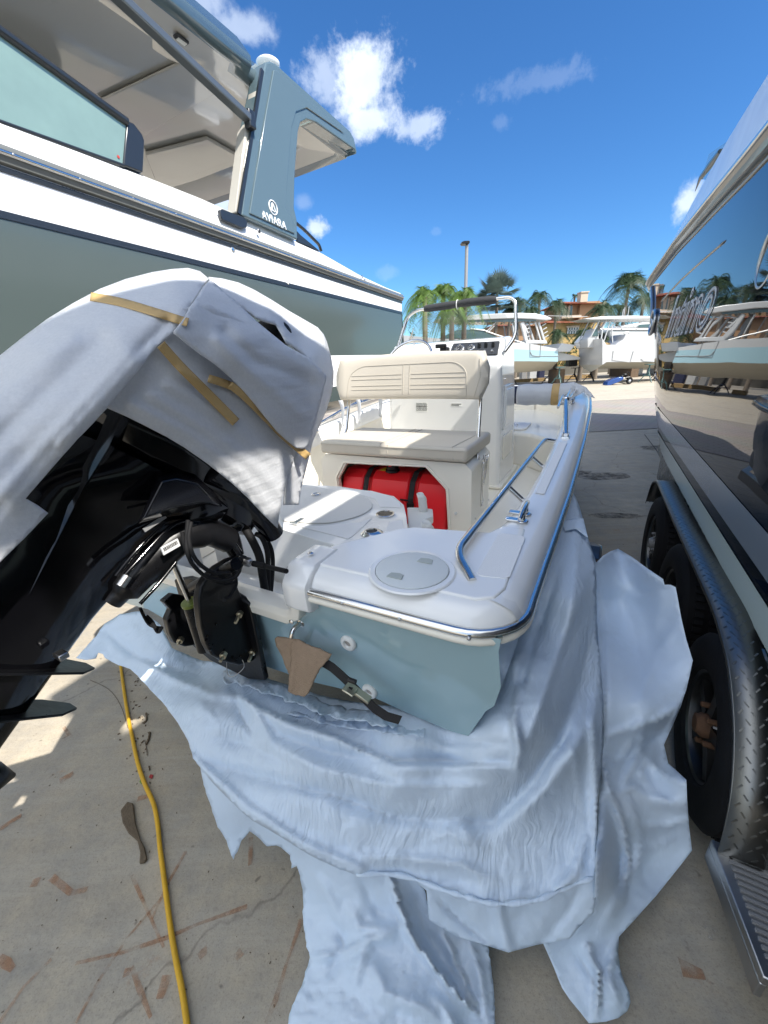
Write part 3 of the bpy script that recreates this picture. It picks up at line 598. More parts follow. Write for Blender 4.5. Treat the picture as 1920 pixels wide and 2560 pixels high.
# bait rack with two white rod tubes beside the platform
rk = MB(); zr_ = .93
o1 = [tuple(Z(u, v, zr_)) for u, v in ((1018, 1268), (1050, 1268), (1082, 1272), (1083, 1290), (1065, 1296), (1066, 1308), (1062, 1345), (1024, 1348))]
rk.prism(o1, (0, 0, -.045)); rack = rk.build('rod_rack', MT['plastic_w'], SK, bevel=.006)
def rodtube(u, v, u2, v2, r):
    a = np.array(Z(u, v, zr_-.03)); b = a+np.array([-.012, .0, .13]); n_ = 20; z0 = []
    secs = []
    for t, rr in ((0, r), (.5, r), (.8, r*1.02), (1.0, r*1.22)):
        c_ = a+(b-a)*t; secs.append([c_+np.array([rr*cos(2*pi*i/n_), rr*sin(2*pi*i/n_), -(.045*max(0, cos(2*pi*i/n_-.6))**3 if t == 1 else 0)]) for i in range(n_)])
    k = MB(); k.loft(secs, cap=False); k.build('rod_tube', MT['plastic_w'], SK, parent=rack, solid=.004, smooth=60)
rodtube(1060, 1290, 0, 0, .022); rodtube(1076, 1372, 0, 0, .024)
# --- motor-well end caps and white transom notch trim
for s in (1, -1):
    k = MB(); sc = []
    for x, dz, dy in ((.452, -.002, -.002), (.446, .006, .006), (.40, .008, .008), (.366, .006, .006), (.356, -.002, -.002)):
        sc.append([(s*x, y_, z_) for y_, z_ in fillet([(-.085-dy, 1.045-.0*dz), (-.088-dy, 1.125+dz), (-.045, 1.172+dz), (.075+dy, 1.172+dz), (.085+dy, 1.13), (.03, 1.04)], .016, 4, True)])
    k.loft(sc); ec = k.build('well_end_cap', MT['gel_white'], SK, smooth=50)
    k = MB(); k.disc((s*.405, -.0, 1.187), (0, 0, 1), [(.009, 0), (.009, .003), (.006, .005)], 12); k.build('screw', MT['steel'], SK, parent=ec)
tm = MB()
prof_ = lambda y0: [(y0-.025, -.022), (y0-.028, .008), (y0-.015, .024), (y0+.05, .024), (y0+.06, .0), (y0+.02, -.025)]
path = [(-.385, 1.06), (-.372, 1.01), (-.335, .985), (.335, .985), (.372, 1.01), (.385, 1.06)]
secs_ = []
for i, (x, z) in enumerate(path):
    if i in (0, 5): nx, nz = (1 if x < 0 else -1)*1.0, 0
    elif i in (1, 4): nx, nz = (1 if x < 0 else -1)*.8, .6
    else: nx, nz = 0, 1
    secs_.append([(x+nx*b, a, z+nz*b) for a, b in prof_(ty(z)-.005)])
tm.loft(secs_); tmo = tm.build('transom_trim', MT['gel_cream'], SK, smooth=50, bevel=.004)
for s in (1, -1):
    k = MB(); k.disc((s*.362, ty(.99)-.034, .985), (0, -1, 0), [(.008, 0), (.008, .003), (.005, .005)], 12); k.build('screw', MT['steel'], SK, parent=tmo)
# --- stainless rub rail with screws
def rub(s):
    P = []
    for x, y, _, nx, ny in railpath(s)[::-1]: P.append((x+nx*.013, y+ny*.013, 1.113))
    P += [(s*(railx(y)+.012), y, railz(y)-.02) for y in (.3, .6, 1, 1.5, 2, 2.5, 3, 3.4, 3.8, 4.1, 4.3, 4.5, 4.7, 4.85, 5.0, 5.1)]
    return P
for s in (1, -1):
    k = MB(); k.tube(rub(s), .0125, 12); rr = k.build('rub_rail', MT['steel'], SK, smooth=70)
    k = MB(); k.tube([(p[0]-.0*s, p[1], p[2]-.02) for p in rub(s)], .012, 8); k.build('rail_base', MT['rail_rubber'] if s < 0 else MT['gel_cream'], SK, parent=rr, smooth=70)
    for (u, v) in ((855, 1483), (1000, 1524), (1175, 1560)):
        k = MB(); c = Y(u, v, -.082); k.disc((s*c[0], -.088, 1.113), (0, -1, 0), [(.005, -.004), (.005, .001), (.002, .003)], 8); k.build('screw', MT['alu'], SK, parent=rr)
# --- chrome grab rail along the starboard cockpit and its mirror
def grab(s):
    hp = [(.845, .085, 1.168), (.775, .11, 1.20)]
    ends = [Z(1170, 1443, 1.17), X(1154, 1385, .70), X(1163, 1350, .71), X(1260, 1222, .755), X(1345, 1130, .80)]
    P = [np.array(q_) for q_ in ((.872, .06, 1.17), (.815, .135, 1.19), (.800, .185, 1.195), (.803, .27, 1.197), (.852, 1.68, 1.215), (.860, 1.76, 1.215), (.925, 1.79, 1.20))]
    gx0 = lambda y, q=(P[3].copy(), P[4].copy()): float(np.interp(y, [q[0][1], q[1][1]], [q[0][0], q[1][0]]))
    P = [np.array([s*a, b, c]) for a, b, c in P]; P = fillet(P, .05, 5)
    k = MB(); k.tube(P, .0125, 12); g_ = k.build('grab_rail', MT['steel'], SK, smooth=70)
    for y in (.78, 1.30):
        k = MB(); k.tube([(s*gx0(y), y, lerp([.3, 2], [1.198, 1.22], y)), (s*(innx(y)+.02), y, railz(y)-.01)], .010, 10); k.build('rail_post', MT['steel'], SK, parent=g_, smooth=70)
grab(1); grab(-1)
# --- cleats
def cleat(x, y, s):
    z = railz(y)+.041; k = MB()
    for dy in (-.035, .035): k.tube([(x, y+dy, z), (x, y+dy*.8, z+.032)], [.011, .008], 10); k.disc((x, y+dy, z), (0, 0, 1), [(.020, 0), (.020, .005), (.014, .008)], 16)
    k.tube([(x-.0, y-.095, z+.030), (x, y-.06, z+.036), (x, y, z+.038), (x, y+.06, z+.036), (x, y+.095, z+.030)], [.005, .009, .010, .009, .005], 10)
    for dy in (-.035, .035): k.box((x-.028*s, y+dy, z+.004), (.055, .026, .006))
    k.build('cleat', MT['steel'], SK, smooth=50, bevel=.001)
cleat(.925, .53, 1); cleat(-.925, .53, -1); cleat(.93, 3.0, 1)
# --- transom fittings: drain rings, towing eye, side handle
for (u, v) in ((875, 1603), (918, 1737)):
    c = Y(u, v, -.03); yy = ty(c[2]); k = MB(); k.disc((c[0], yy-.001, c[2]), (0, -1, 0), [(.026, 0), (.026, .006), (.020, .011), (.013, .011), (.010, .004)], 28, cap1=False); dr = k.build('drain_fitting', MT['plastic_w'], SK, smooth=60)
    k = MB(); k.disc((c[0], yy-.004, c[2]), (0, -1, 0), [(.011, 0), (.011, .001)], 16); k.build('drain_hole', mat('drain_grey', (.3, .28, .26), .6), SK, parent=dr)
e = Y(748, 1590, -.06); ey = ty(e[2])
k = MB(); P = [np.array(p) for p in ((e[0]-.008, ey, e[2]+.03), (e[0]-.012, ey-.035, e[2]+.025), (e[0]-.016, ey-.045, e[2]-.01), (e[0]-.012, ey-.035, e[2]-.045), (e[0]-.008, ey, e[2]-.05))]
k.tube(spline(P, 4), .0075, 10); k.disc((e[0]-.008, ey, e[2]+.03), (0, -1, 0), [(.015, 0), (.015, .004), (.008, .006)], 14); k.build('towing_eye', MT['steel'], SK, smooth=60)
k = MB(); a = X(1290, 1545, railx(.1)-.012); b = X(1268, 1600, railx(.1)-.03); k.tube([a, (a+b)/2+[.01, 0, 0], b], .007, 8); k.build('side_trim', MT['mark_black'], SK)
# --- helm seat: moulded base with opening, cushion, backrest on steel arms
y0 = 1.28; y1 = 1.80
sb = MB()
ox = [tuple(Y(u, v, y0)) for u, v in ((784, 1156), (800, 1128), (1155, 1163), (1172, 1341), (1125, 1341), (1118, 1229), (1056, 1157), (846, 1144), (812, 1196), (806, 1235))]
L0, R0, T0 = -.50, .535, 1.155
def sec_(y, ins): return [(L0-.01+ins, y, FZ), (L0+ins, y, T0-.04), (L0+.04+ins, y, T0), (R0-.04-ins, y, T0), (R0-ins, y, T0-.04), (R0+.01-ins, y, FZ)]
opn = [(-.36, FZ), (-.375, .99), (-.30, 1.10), (.26, 1.115), (.385, .99), (.405, FZ)]
a = sec_(y0, 0); b = [(x, y0, z) for x, z in opn]
sb.add(a+b, [(0, 1, 7, 6), (1, 2, 8, 7), (2, 3, 9, 8), (3, 4, 10, 9), (4, 5, 11, 10)])
bi = [(x, y0+.03, z) for x, z in opn]; sb.add(b+bi, [(i, i+1, 7+i, 6+i) for i in range(5)])
c_ = sec_(y1, .02); sb.add(a+c_, [(i, i+1, 7+i, 6+i) for i in range(5)]); sb.add(c_, [tuple(range(6))])
SEAT = sb.build('helm_seat', MT['gel_cream'], SK, bevel=.012, seg=3, smooth=40)
k = MB(); lip = [(x+(0.012 if x > 0 else -.012), y0-.004, z+.01 if z > .8 else z) for x, z in opn]; k.tube(lip, .007, 6); k.build('opening_lip', MT['gel_cream'], SK, parent=SEAT)
k = MB()
for x, z in ((.47, .765), (.46, 1.0)): pass
k.disc((.45, y0-.001, .85), (0, -1, 0), [(.009, 0), (.009, .006), (.005, .008)], 12); k.build('snap', MT['plastic_w'], SK, parent=SEAT)
for z in (.73, .79):
    for yy, oo in ((y0+.1, .009), (y1-.06, .004)): k = MB(); k.disc((R0+oo, yy, z), (1, 0, 0), [(.006, -.006), (.006, .003)], 8); k.build('screw', MT['steel'], SK, parent=SEAT)
def cushion(xa, xb, ya, yb, z0, z1, r=.028):
    k = MB(); n1 = 14
    k.box(((xa+xb)/2, (ya+yb)/2, (z0+z1)/2), (xb-xa, yb-ya, z1-z0)); return k
ck = cushion(-.475, .52, 1.24, 1.80, 1.165, 1.25); cu = ck.build('seat_cushion', MT['vinyl'], SK, parent=SEAT, bevel=.024, seg=5)
k = MB()
for x in (-.02, .03): k.tube([(x, 1.238, 1.19), (x, 1.245, 1.245), (x, 1.26, 1.2515), (x+.005, 1.78, 1.2515)], .0022, 6)
k.tube([(-.46, 1.2385, 1.232), (.505, 1.2385, 1.232)], .002, 6); k.tube([(.44, 1.2385, 1.18), (.43, 1.25, 1.251), (.46, 1.62, 1.251)], .002, 6)
k.build('seam', MT['vinyl_seam'], SK, parent=cu)
# backrest: rounded bolster, crowned
bk = MB(); secs_ = []; nb = 26
tilt = .25
for i in range(nb+1):
    t = i/nb; x = -.53+t*1.06; e_ = abs(2*t-1); hh = .142*(1-.06*e_**2)*(1 if e_ < .93 else sqrt(max(.12, 1-((e_-.93)/.07)**2*.88)))*1.0; th = .055*(1 if e_ < .93 else sqrt(max(.15, 1-((e_-.93)/.07)**2)))
    c_ = np.array([x, 1.66-.05*e_**3, 1.605+.012*(1-e_**2)]); sec = []
    for a_ in range(28):
        an = 2*pi*a_/28; ca, sa = cos(an), sin(an); p = .38
        px = th*np.sign(ca)*abs(ca)**p; pz = hh*np.sign(sa)*abs(sa)**p
        sec.append(c_+np.array([0, px-pz*tilt*-.6, pz]))
    secs_.append(sec)
bk.loft(secs_); br_ = bk.build('backrest', MT['vinyl'], SK, parent=SEAT, smooth=60)
from mathutils.bvhtree import BVHTree
_bvh = BVHTree.FromPolygons([Vector(v) for v in bk.v], [f for f in bk.f])
def by_(x, z):
    hit = _bvh.ray_cast(Vector((x, 1.2, z)), Vector((0, 1, 0))); return (hit[0].y if hit[0] is not None else 1.62)-.0006
def dens(pts, n=12):
    out = []
    for a, b in zip(pts[:-1], pts[1:]):
        for i in range(n): out.append((a[0]+(b[0]-a[0])*i/n, a[1]+(b[1]-a[1])*i/n))
    return out+[pts[-1]]
k = MB()
def seam(pts): k.tube([(x, by_(x, z), z) for x, z in dens([tuple(p) for p in pts], 6)], .0022, 6)
seam(fillet([(-.44, 1.475), (-.415, 1.64), (-.33, 1.69), (.33, 1.69), (.405, 1.64), (.41, 1.475)], .06, 5)); seam([(-.02, 1.69), (-.02, 1.48)]); seam([(.025, 1.69), (.025, 1.48)])
for z in (1.63, 1.605, 1.565, 1.54): seam([(-.40, z), (-.03, z)]); seam([(.035, z), (.40, z)])
seam([(-.44, 1.482), (.44, 1.482)]); seam([(.46, 1.49), (.49, 1.60), (.48, 1.70)])
k.build('seam', MT['vinyl_seam'], SK, parent=br_)
for s in (1, -1):
    k = MB(); k.tube([(s*.475, 1.66, 1.50), (s*.485, 1.60, 1.27), (s*.512, 1.50, 1.10)], .0115, 10)
    k.tube([(s*.553, 1.50, 1.16), (s*.553, 1.46, 1.00), (s*.553, 1.47, .86)], .008, 8); k.tube([(s*.553, 1.60, 1.14), (s*.553, 1.50, .98)], .007, 8)
    k.box((s*.552, 1.50, 1.12), (.008, .13, .05)); k.box((s*.556, 1.55, 1.09), (.012, .04, .06)); k.box((s*.552, 1.47, .86), (.008, .03, .045))
    for yy, z in ((1.45, 1.12), (1.56, 1.13), (1.47, .85), (1.47, .87)): k.disc((s*.557, yy, z), (s, 0, 0), [(.008, 0), (.008, .006), (.004, .008)], 10)
    k.build('backrest_arm', MT['steel'], SK, parent=SEAT, smooth=50, bevel=.001)
# --- console
yc = 2.28
cs = MB()
prof_c = [(yc, FZ), (yc-.0, 1.50), (yc-.03, 1.62), (yc-.02, 1.70), (yc+.09, 1.835), (yc+.42, 1.86), (yc+.52, 1.80), (yc+.60, 1.45), (yc+.66, FZ)]
hw = [.49, .475, .47, .465, .455, .45, .45, .47, .50]
secs_ = [[(x*w_, y, z) for (y, z), w_ in zip(prof_c, hw)] for x in (-1, 1)]
cs.loft(secs_); CON = cs.build('console', MT['gel_white'], SK, bevel=.03, seg=4)
# skirt at the console foot
k = MB(); k.prism([(-.52, yc-.03, FZ+.001), (.52, yc-.03, FZ+.001), (.53, yc+.72, FZ+.001), (-.53, yc+.72, FZ+.001)], (0, 0, .03)); k.build('console_foot', MT['gel_cream'], SK, parent=CON, bevel=.012)
# side hatches (starboard): upper with latch, lower vent
def side_panel(y0_, y1_, z0_, z1_, name, m, th=.012):
    k = MB(); f_ = lambda z: lerp([FZ, 1.5, 1.7, 1.83], [.49, .475, .465, .455], z)+.002
    pts = [(f_(z0_), y0_, z0_), (f_(z0_), y1_, z0_), (f_(z1_), y1_, z1_), (f_(z1_), y0_, z1_)]
    k.prism(fillet(pts, .02, 4, True), (th, 0, 0)); return k.build(name, m, SK, parent=CON, bevel=.004)
side_panel(yc+.08, yc+.42, 1.16, 1.50, 'console_hatch', MT['gel_white']); side_panel(yc+.10, yc+.40, 1.19, 1.47, 'console_hatch', MT['gel_white'], .018)
side_panel(yc+.10, yc+.46, .92, 1.11, 'vent_panel', MT['gel_cream'])
for y_, z_ in ((yc+.08, .90), (yc+.3, .90), (yc+.5, .90), (yc+.08, 1.13), (yc+.5, 1.13), (yc+.05, .80), (yc+.3, .75), (yc+.05, 1.55)): k = MB(); k.disc((.487, y_, z_), (1, 0, 0), [(.006, -.008), (.006, .004)], 8); k.build('screw', MT['steel'], SK, parent=CON)
# instrument panel on the sloping dash
d0 = np.array([0, yc-.02, 1.70]); d1 = np.array([0, yc+.09, 1.835]); dv = (d1-d0)/np.linalg.norm(d1-d0); dn = np.cross(np.array([1., 0, 0]), dv); dn /= np.linalg.norm(dn); 
if dn[1] > 0: dn = -dn
def D(x, h_, o_=0): return d0+np.array([x, 0, 0])+dv*h_+dn*o_
gp = MB(); gp.prism(fillet([D(.065, .028, .001), D(.435, .022, .001), D(.43, .138, .001), D(.075, .145, .001)], .008, 3, True), dn*.012); GP = gp.build('gauge_panel', MT['gauge'], SK, parent=CON, bevel=.003)
def wr(path, r_=.0009, m=None, nm='marking'):
    pass
for x, h_, r_ in ((.135, .090, .037), (.225, .093, .027)):
    gg = MB(); gg.disc(D(x, h_, .013), dn, [(r_, 0), (r_, .006), (r_-.004, .008), (r_-.006, .005)], 28); gg.build('gauge', MT['steel'], SK, parent=CON)
for x, h_, r_ in ((.135, .090, .037), (.225, .093, .027)): gf = MB(); gf.disc(D(x, h_, .0185), dn, [(r_-.007, 0), (r_-.007, .0012)], 28); gf.build('gauge_face', MT['gauge'], SK, parent=CON)
mk = MB()
for x, h_, r_, n_ in ((.135, .090, .028, 9), (.225, .093, .019, 7)):
    for i in range(n_):
        a_ = -2.3+4.6*i/(n_-1); c1 = D(x+sin(a_)*r_*.72, h_+cos(a_)*r_*.72, .0202); c2 = D(x+sin(a_)*r_*.95, h_+cos(a_)*r_*.95, .0202); mk.bar(c1, c2, .0022, .0006, up=dn)
    mk.bar(D(x, h_, .0206), D(x-r_*.6, h_-r_*.5, .0206), .0016, .0006, up=dn)
for i in range(5): mk.box(D(.20+i*.012, .045, .0135), (.008, .001, .0035))
mk.bar(D(.15, .045, .0135), D(.19, .045, .0135), .0016, .0006, up=dn); mk.bar(D(.265, .045, .0135), D(.30, .045, .0135), .0016, .0006, up=dn)
mk.build('gauge_marking', MT['mark_white'], SK, parent=CON, smooth=0)
for x in (.285, .335, .388):
    sw = MB(); sw.box(D(x, .098, .017), (.022, .018, .045)); sw.build('switch', MT['black_sat'], SK, parent=CON, bevel=.004)
    kn = MB(); kn.disc(D(x, .05, .013), dn, [(.0085, 0), (.0085, .006), (.006, .009)], 14); kn.build('knob', MT['alu'], SK, parent=CON)
k = MB(); k.box(D(.035, .06, .05), (.05, .10, .035)); k.box(D(.02, .05, .10), (.085, .035, .03)); k.box(D(.03, .02, .03), (.03, .06, .08)); k.build('throttle_lever', MT['black_sat'], SK, parent=CON, bevel=.008)
# steering wheel
wc = np.array([-.18, yc-.22, 1.72]); wn = np.array([0, -.75, .66]); wx = np.array([1., 0, 0]); wy = np.cross(wn, wx); wy = -wy if wy[2] < 0 else wy
k = MB(); k.tube([wc+.175*(cos(a_)*wx+sin(a_)*wy) for a_ in [2*pi*i/40 for i in range(40)]], .011, 10, closed=True)
for a_ in (pi/2, pi/2+2.1, pi/2-2.1): k.tube([wc-wn*.05, wc-wn*.04+.07*(cos(a_)*wx+sin(a_)*wy), wc+.175*(cos(a_)*wx+sin(a_)*wy)], .006, 8)
k.tube([wc-wn*.04, wc-wn*.20], .02, 12); k.build('steering_wheel', MT['steel'], SK, parent=CON, smooth=60)
# stickers on the console face below the seat back
def sticker(x0_, z0_, w_, h__, lines, nm='warning_label'):
    yy = yc-.0025; k = MB(); k.box((x0_+w_/2, yy+.001, z0_-h__/2), (w_, .001, h__)); s_ = k.build(nm, mat('label_white_'+str(round(x0_*100)), (.8, .8, .76), .4), SK, parent=CON)
    k = MB()
    for (a_, b_, c_, d_) in lines: k.box((x0_+a_*w_+c_*w_/2, yy-.0003, z0_-b_*h__-d_*h__/2), (c_*w_, .0006, d_*h__))
    k.build('label_print', MT['mark_black'], SK, parent=s_ if False else CON, smooth=0)
rndl = random.Random(3)
ln = []
for r_ in range(9):
    xx = .04
    while xx < .9:
        w_ = rndl.uniform(.03, .1); ln.append((xx, .05+r_*.1+(.0 if r_ else 0), min(w_, .96-xx), .045)); xx += w_+.03
ln.append((.0, .42, 1, .02))
p = Y(1040, 1006, yc); sticker(p[0], p[2], .105, .075, ln)
p = Y(1128, 1008, yc); sticker(p[0], p[2], .09, .025, [(.04, .15, .9, .2), (.04, .6, .7, .15)])
# wind screen of clear acrylic, stainless frame, rolled charcoal top cover
wy0 = yc+.20; k = MB(); secs_ = []
xs_ = np.linspace(-1, 1, 33)
def wtop(t): return 1.86+.225*max(0, (1-abs(t)**6))**.5
for t in xs_:
    yb_ = wy0+.16-.16*abs(t)**2.5*1.0; yb2 = yb_+.06
    secs_.append([(t*.42+.04, yb_-.06, 1.845), (t*.415+.04, yb_, (1.845+wtop(t))/2), (t*.41+.04, yb_+.06, max(wtop(t), 1.85))])
k.loft(secs_, closed=False); WSN = k.build('windscreen', MT['acrylic'], SK, parent=CON, smooth=80)
k = MB(); 
k.tube(fillet([(-.43, yc+.04, 1.74), (-.42, yc+.10, 1.82), (-.35, yc+.16, 2.05), (-.27, yc+.16, 2.09), (.36, yc+.16, 2.105), (.50, yc+.16, 2.105), (.535, yc+.10, 1.84), (.475, yc+.02, 1.74)], .07, 6), .0125, 10)
k.build('windscreen_rail', MT['steel'], SK, parent=CON, smooth=60)
k = MB(); pts = [(x, yc+.165, 2.098+.004*sin(x*9)) for x in np.linspace(-.20, .365, 14)]
k.tube(pts, [.022, .027, .026, .028, .027, .028, .024, .025, .029, .028, .029, .028, .029, .025], 14); rc = k.build('rolled_cover', MT['charcoal'], SK, parent=CON, smooth=60)
k = MB(); k.tube([(.07, yc+.165+.031*cos(a_), 2.098+.031*sin(a_)) for a_ in [2*pi*i/16 for i in range(16)]], .0035, 6, closed=True); k.build('tie', MT['plastic_w'], SK, parent=CON)
# ================================================================ the tall grey and white motor yacht on the left
YT = thing('motor_yacht', 'tall grey and white motor yacht with hardtop and green tinted window, left side', 'yacht', (-3.3, 1.0, .9))
XL = -1.7
zr_ = lambda y: 2.775-.031*(y-.5)              # rub rail height
zg_ = lambda y: lerp([-6, .4, 5.2, 6], [2.62, 2.485, 2.40, 2.39], y)       # top of the grey side
def hullx(y, z, s=1):
    # narrowing bow behind the camera
    k = max(0, (-1.0-y)/6.0); xx = XL - k**2*1.4*(1+.5*(2.8-z))
    return xx
cxm = -3.3
def yside(name, z0, z1, m, ys_, inset=0, n=5, both=True, par=None, solid=0):
    k = MB()
    for s in ((1, -1) if both else (1,)):
        k.loft([[((hullx(y, z)-inset if s > 0 else 2*cxm-hullx(y, z)+inset), y, z) for z in np.linspace(z0(y), z1(y), n)] for y in ys_], closed=False)
    return k.build(name, m, YT, parent=par, smooth=60)
ysx = [-6.5, -5, -4, -3, -2, -1, 0, 1, 2, 3, 4, 5.25]
yside('hull', lambda y: 1.82, zg_, MT['grey_hull'], ysx, n=6)
# white lower band, grey again, bottom
yside('boot_stripe', lambda y: 1.47, lambda y: 1.82, MT['gel_white'], ysx, inset=.001)
k = MB()
for s in (1, -1):
    k.loft([[((hullx(y, z)-i_ if s > 0 else 2*cxm-hullx(y, z)+i_), y, z) for z, i_ in ((1.47, .003), (1.30, .02), (1.22, .12), (1.05, .7), (.90, 1.55))] for y in ysx], closed=False)
k.build('bottom', MT['grey_hull'], YT, smooth=30)
yside('dark_pinstripe', lambda y: zg_(y)-.0, lambda y: zg_(y)+.035, MT['frame_dark'], ysx, inset=-.006)
yside('topside', lambda y: zg_(y)+.035, lambda y: zr_(y)-.05, MT['gel_white'], ysx, inset=-.004)
# transom and platform
k = MB(); k.add([(XL-.0, 5.25, zr_(5.2)), (2*cxm-XL, 5.25, zr_(5.2)), (2*cxm-XL, 5.35, 1.47), (cxm, 5.35, .9), (XL, 5.35, 1.47)], [(0, 1, 2, 3, 4)]); k.build('transom', MT['grey_hull'], YT)
k = MB(); k.prism(fillet([(XL-.12, 5.2, 1.86), (XL-.12, 6.05, 1.86), (cxm*2-XL+.12, 6.05, 1.86), (cxm*2-XL+.12, 5.2, 1.86)], .3, 5, True), (0, 0, .13)); k.build('swim_platform', MT['gel_white'], YT, bevel=.03, seg=3)
# rub rail: rubber with steel bead and screws
k = MB(); k.loft([[(hullx(y, 2.7)+a, y, zr_(y)+b) for a, b in ((-.01, -.055), (.028, -.045), (.038, -.012), (.03, .0), (.036, .012), (.028, .034), (-.01, .044))] for y in [-6.5, -4, -2, 0, 1, 2, 3, 4, 5.26]]); RRL = k.build('rub_rail', MT['rail_rubber'], YT, smooth=50)
k = MB(); k.tube([(hullx(y, 2.7)+.042, y, zr_(y)-.005) for y in (-6.5, -4, -2, 0, 2, 4, 5.25)], .012, 10); k.build('steel_bead', MT['steel'], YT, parent=RRL, smooth=60)
k = MB()
for i in range(16):
    y = .55+.3*i; k.disc((XL+.052, y, zr_(y)-.004), (1, 0, 0), [(.006, -.004), (.006, .002), (.003, .003)], 8)
k.build('rail_screw_row', MT['alu'], YT, parent=RRL)
k = MB(); k.loft([[(hullx(y, 2.7)+a, y, zr_(y)+b) for a, b in ((-.005, -.085), (.012, -.080), (.014, -.058), (-.005, -.055))] for y in [-6.5, -2, 0, 1, 2, 3, 4, 5.26]]); k.build('rail_shade_strip', MT['frame_dark'], YT, parent=RRL)  # dark strip standing in for the shade beneath the rail
# coaming above the rail, leaning inboard
ctz = lambda y: lerp([-6, .587, 1.8, 2.9, 3.3, 4.8, 5.25], [3.0, 2.955, 2.945, 2.89, 2.87, 2.70, 2.66], y)
k = MB()
for s in (1, -1):
    f_ = (lambda x: x) if s > 0 else (lambda x: 2*cxm-x)
    k.loft([[(f_(hullx(y, 2.8)-.0), y, zr_(y)+.03), (f_(hullx(y, 2.8)-.015), y, zr_(y)+.06), (f_(hullx(y, 2.8)-.045), y, ctz(y)-.02), (f_(hullx(y, 2.8)-.065), y, ctz(y)), (f_(hullx(y, 2.8)-.35), y, ctz(y)+.01), (f_(hullx(y, 2.8)-.40), y, ctz(y)-.7)] for y in [-6.5, -4, -2, 0, .6, 1.2, 1.8, 2.4, 2.9, 3.3, 4, 4.8, 5.26]], closed=False)
k.build('coaming', MT['gel_white'], YT, smooth=50)
# fittings on the side
def fit(u, v, r_, m='steel', nm='thru_hull', dark=True):
    c = X(u, v, XL+.005); k = MB(); k.disc(c, (1, 0, 0), [(r_, -.004), (r_, .005), (r_*.7, .008), (r_*.6, .004)], 20); o = k.build(nm, MT[m], YT)
    if dark: k = MB(); k.disc(c+[.0045, 0, 0], (1, 0, 0), [(r_*.58, 0), (r_*.58, .001)], 16); k.build('hole', MT['mark_black'], YT, parent=o)
fit(582, 623, .020, dark=False); fit(647, 578, .018, 'alu'); fit(720, 709, .010, dark=False)
for u, v in ((905, 692), (912, 700), (975, 735), (1046, 765)): fit(u, v, .016, dark=False)
a = [X(u, v, XL-.018) for u, v in ((542, 527), (550, 524), (604, 545), (613, 556), (611, 571), (600, 573), (548, 551))]
k = MB(); k.prism(a, (.03, 0, 0)); k.build('deck_cleat_cover', MT['frame_dark'], YT, bevel=.006)
# side window with dark frame
gx = XL-.05
k = MB(); G = [X(u, v, gx) for u, v in ((0, 90), (315, 314), (308, 412), (0, 300))]
yb0 = -2.5; sl_t = (G[1][2]-G[0][2])/(G[1][1]-G[0][1]); G0t = G[0]+np.array([0, yb0-G[0][1], sl_t*(yb0-G[0][1])*.35]); G0b = np.array([gx, yb0, G[3][2]])
k.prism([G0t, G[0], G[1], G[2], G[3], G0b], (-.012, 0, 0)); WD = k.build('side_window', MT['glass_tint'], YT)
k = MB()
def fr(P, w_, par=None): pass
T0_, T1_ = G0t+np.array([.01, 0, .02]), None
k.tube([G0t+[.004, 0, .02], G[0]+[.004, 0, .022], G[1]+[.004, .01, .02]], .024, 8); k.tube([G0b+[.004, 0, -.01], G[3]+[.004, 0, -.008], G[2]+[.004, 0, -.005]], .010, 8)
k.build('window_frame', MT['frame_dark'], YT, parent=WD, smooth=50)
P_ = [X(u, v, gx+.01) for u, v in ((318, 300), (335, 308), (356, 335), (362, 352), (358, 432), (308, 413))]
k = MB(); k.prism(P_, (-.05, 0, 0)); k.build('window_post', MT['frame_dark'], YT, parent=WD, bevel=.008)
k = MB(); c = X(296, 392, gx+.003); k.disc(c, (1, 0, 0), [(.008, 0), (.008, .0012)], 16); k.build('glass_sticker', mat('red_sticker', (.5, .05, .04), .4), YT, parent=WD)
# hardtop: moulded slab with slate edge and a cream glossy underside
HZ = 4.0
def hz(l): return [Z(u, v, HZ) for u, v in l]
rear = Z(888, 385, HZ); rl = Z(740, 434, HZ); rl2 = Z(505, 494, HZ)
xe = -1.70; y_r = rear[1]
xe2 = -1.79
plan = [(xe, -3.0), (xe, 2.50), (xe2, 2.56), (xe2, y_r-.04), (xe2-.05, y_r), (rl[0], rl[1]+.05), (2*cxm-rl[0]-.4, rl[1]+.05), (2*cxm-xe+.05, y_r), (2*cxm-xe, 2.6), (2*cxm-xe, -3.0)]
plan = [(x, y) for x, y in plan]
def off(pl, d):
    c = (cxm, 0); return [(x+(d if x < cxm else -d), y-(d if y > 0 else -d)) for x, y in pl]
k = MB(); lv = []
for d, z in ((.12, HZ), (.015, HZ-.02), (0, HZ+.0), (.0, HZ+.06), (.06, HZ+.16), (.30, HZ+.24), (1.0, HZ+.30)): lv.append([(x, y, z) for x, y in off(plan, d)])
k.loft(lv, cap=False); k.add(lv[-1], [tuple(range(len(plan)))]); HT = k.build('hardtop', MT['grey_fin'], YT, smooth=60)
k = MB(); a = off(plan, .11); b = off(plan, .35); c2 = off(plan, .5)
k.loft([[(x, y, HZ-.012) for x, y in off(plan, .02)], [(x, y, HZ+.0) for x, y in a], [(x, y, HZ+.015) for x, y in b], [(x, y, HZ+.07) for x, y in c2]], cap=False); k.add([(x, y, HZ+.07) for x, y in c2], [tuple(range(len(plan)))])
HU = k.build('hardtop_underside', MT['ht_under'], YT, parent=HT, smooth=30)
def upanel(l, th, m, nm):
    k = MB(); k.prism([tuple(Z(u, v, HZ+.06)) for u, v in l], (0, 0, -th)); return k.build(nm, m, YT, parent=HT, bevel=.01)
upanel([(245, 245), (470, 140), (560, 215), (365, 330)], .02, MT['ht_under'], 'ceiling_panel')
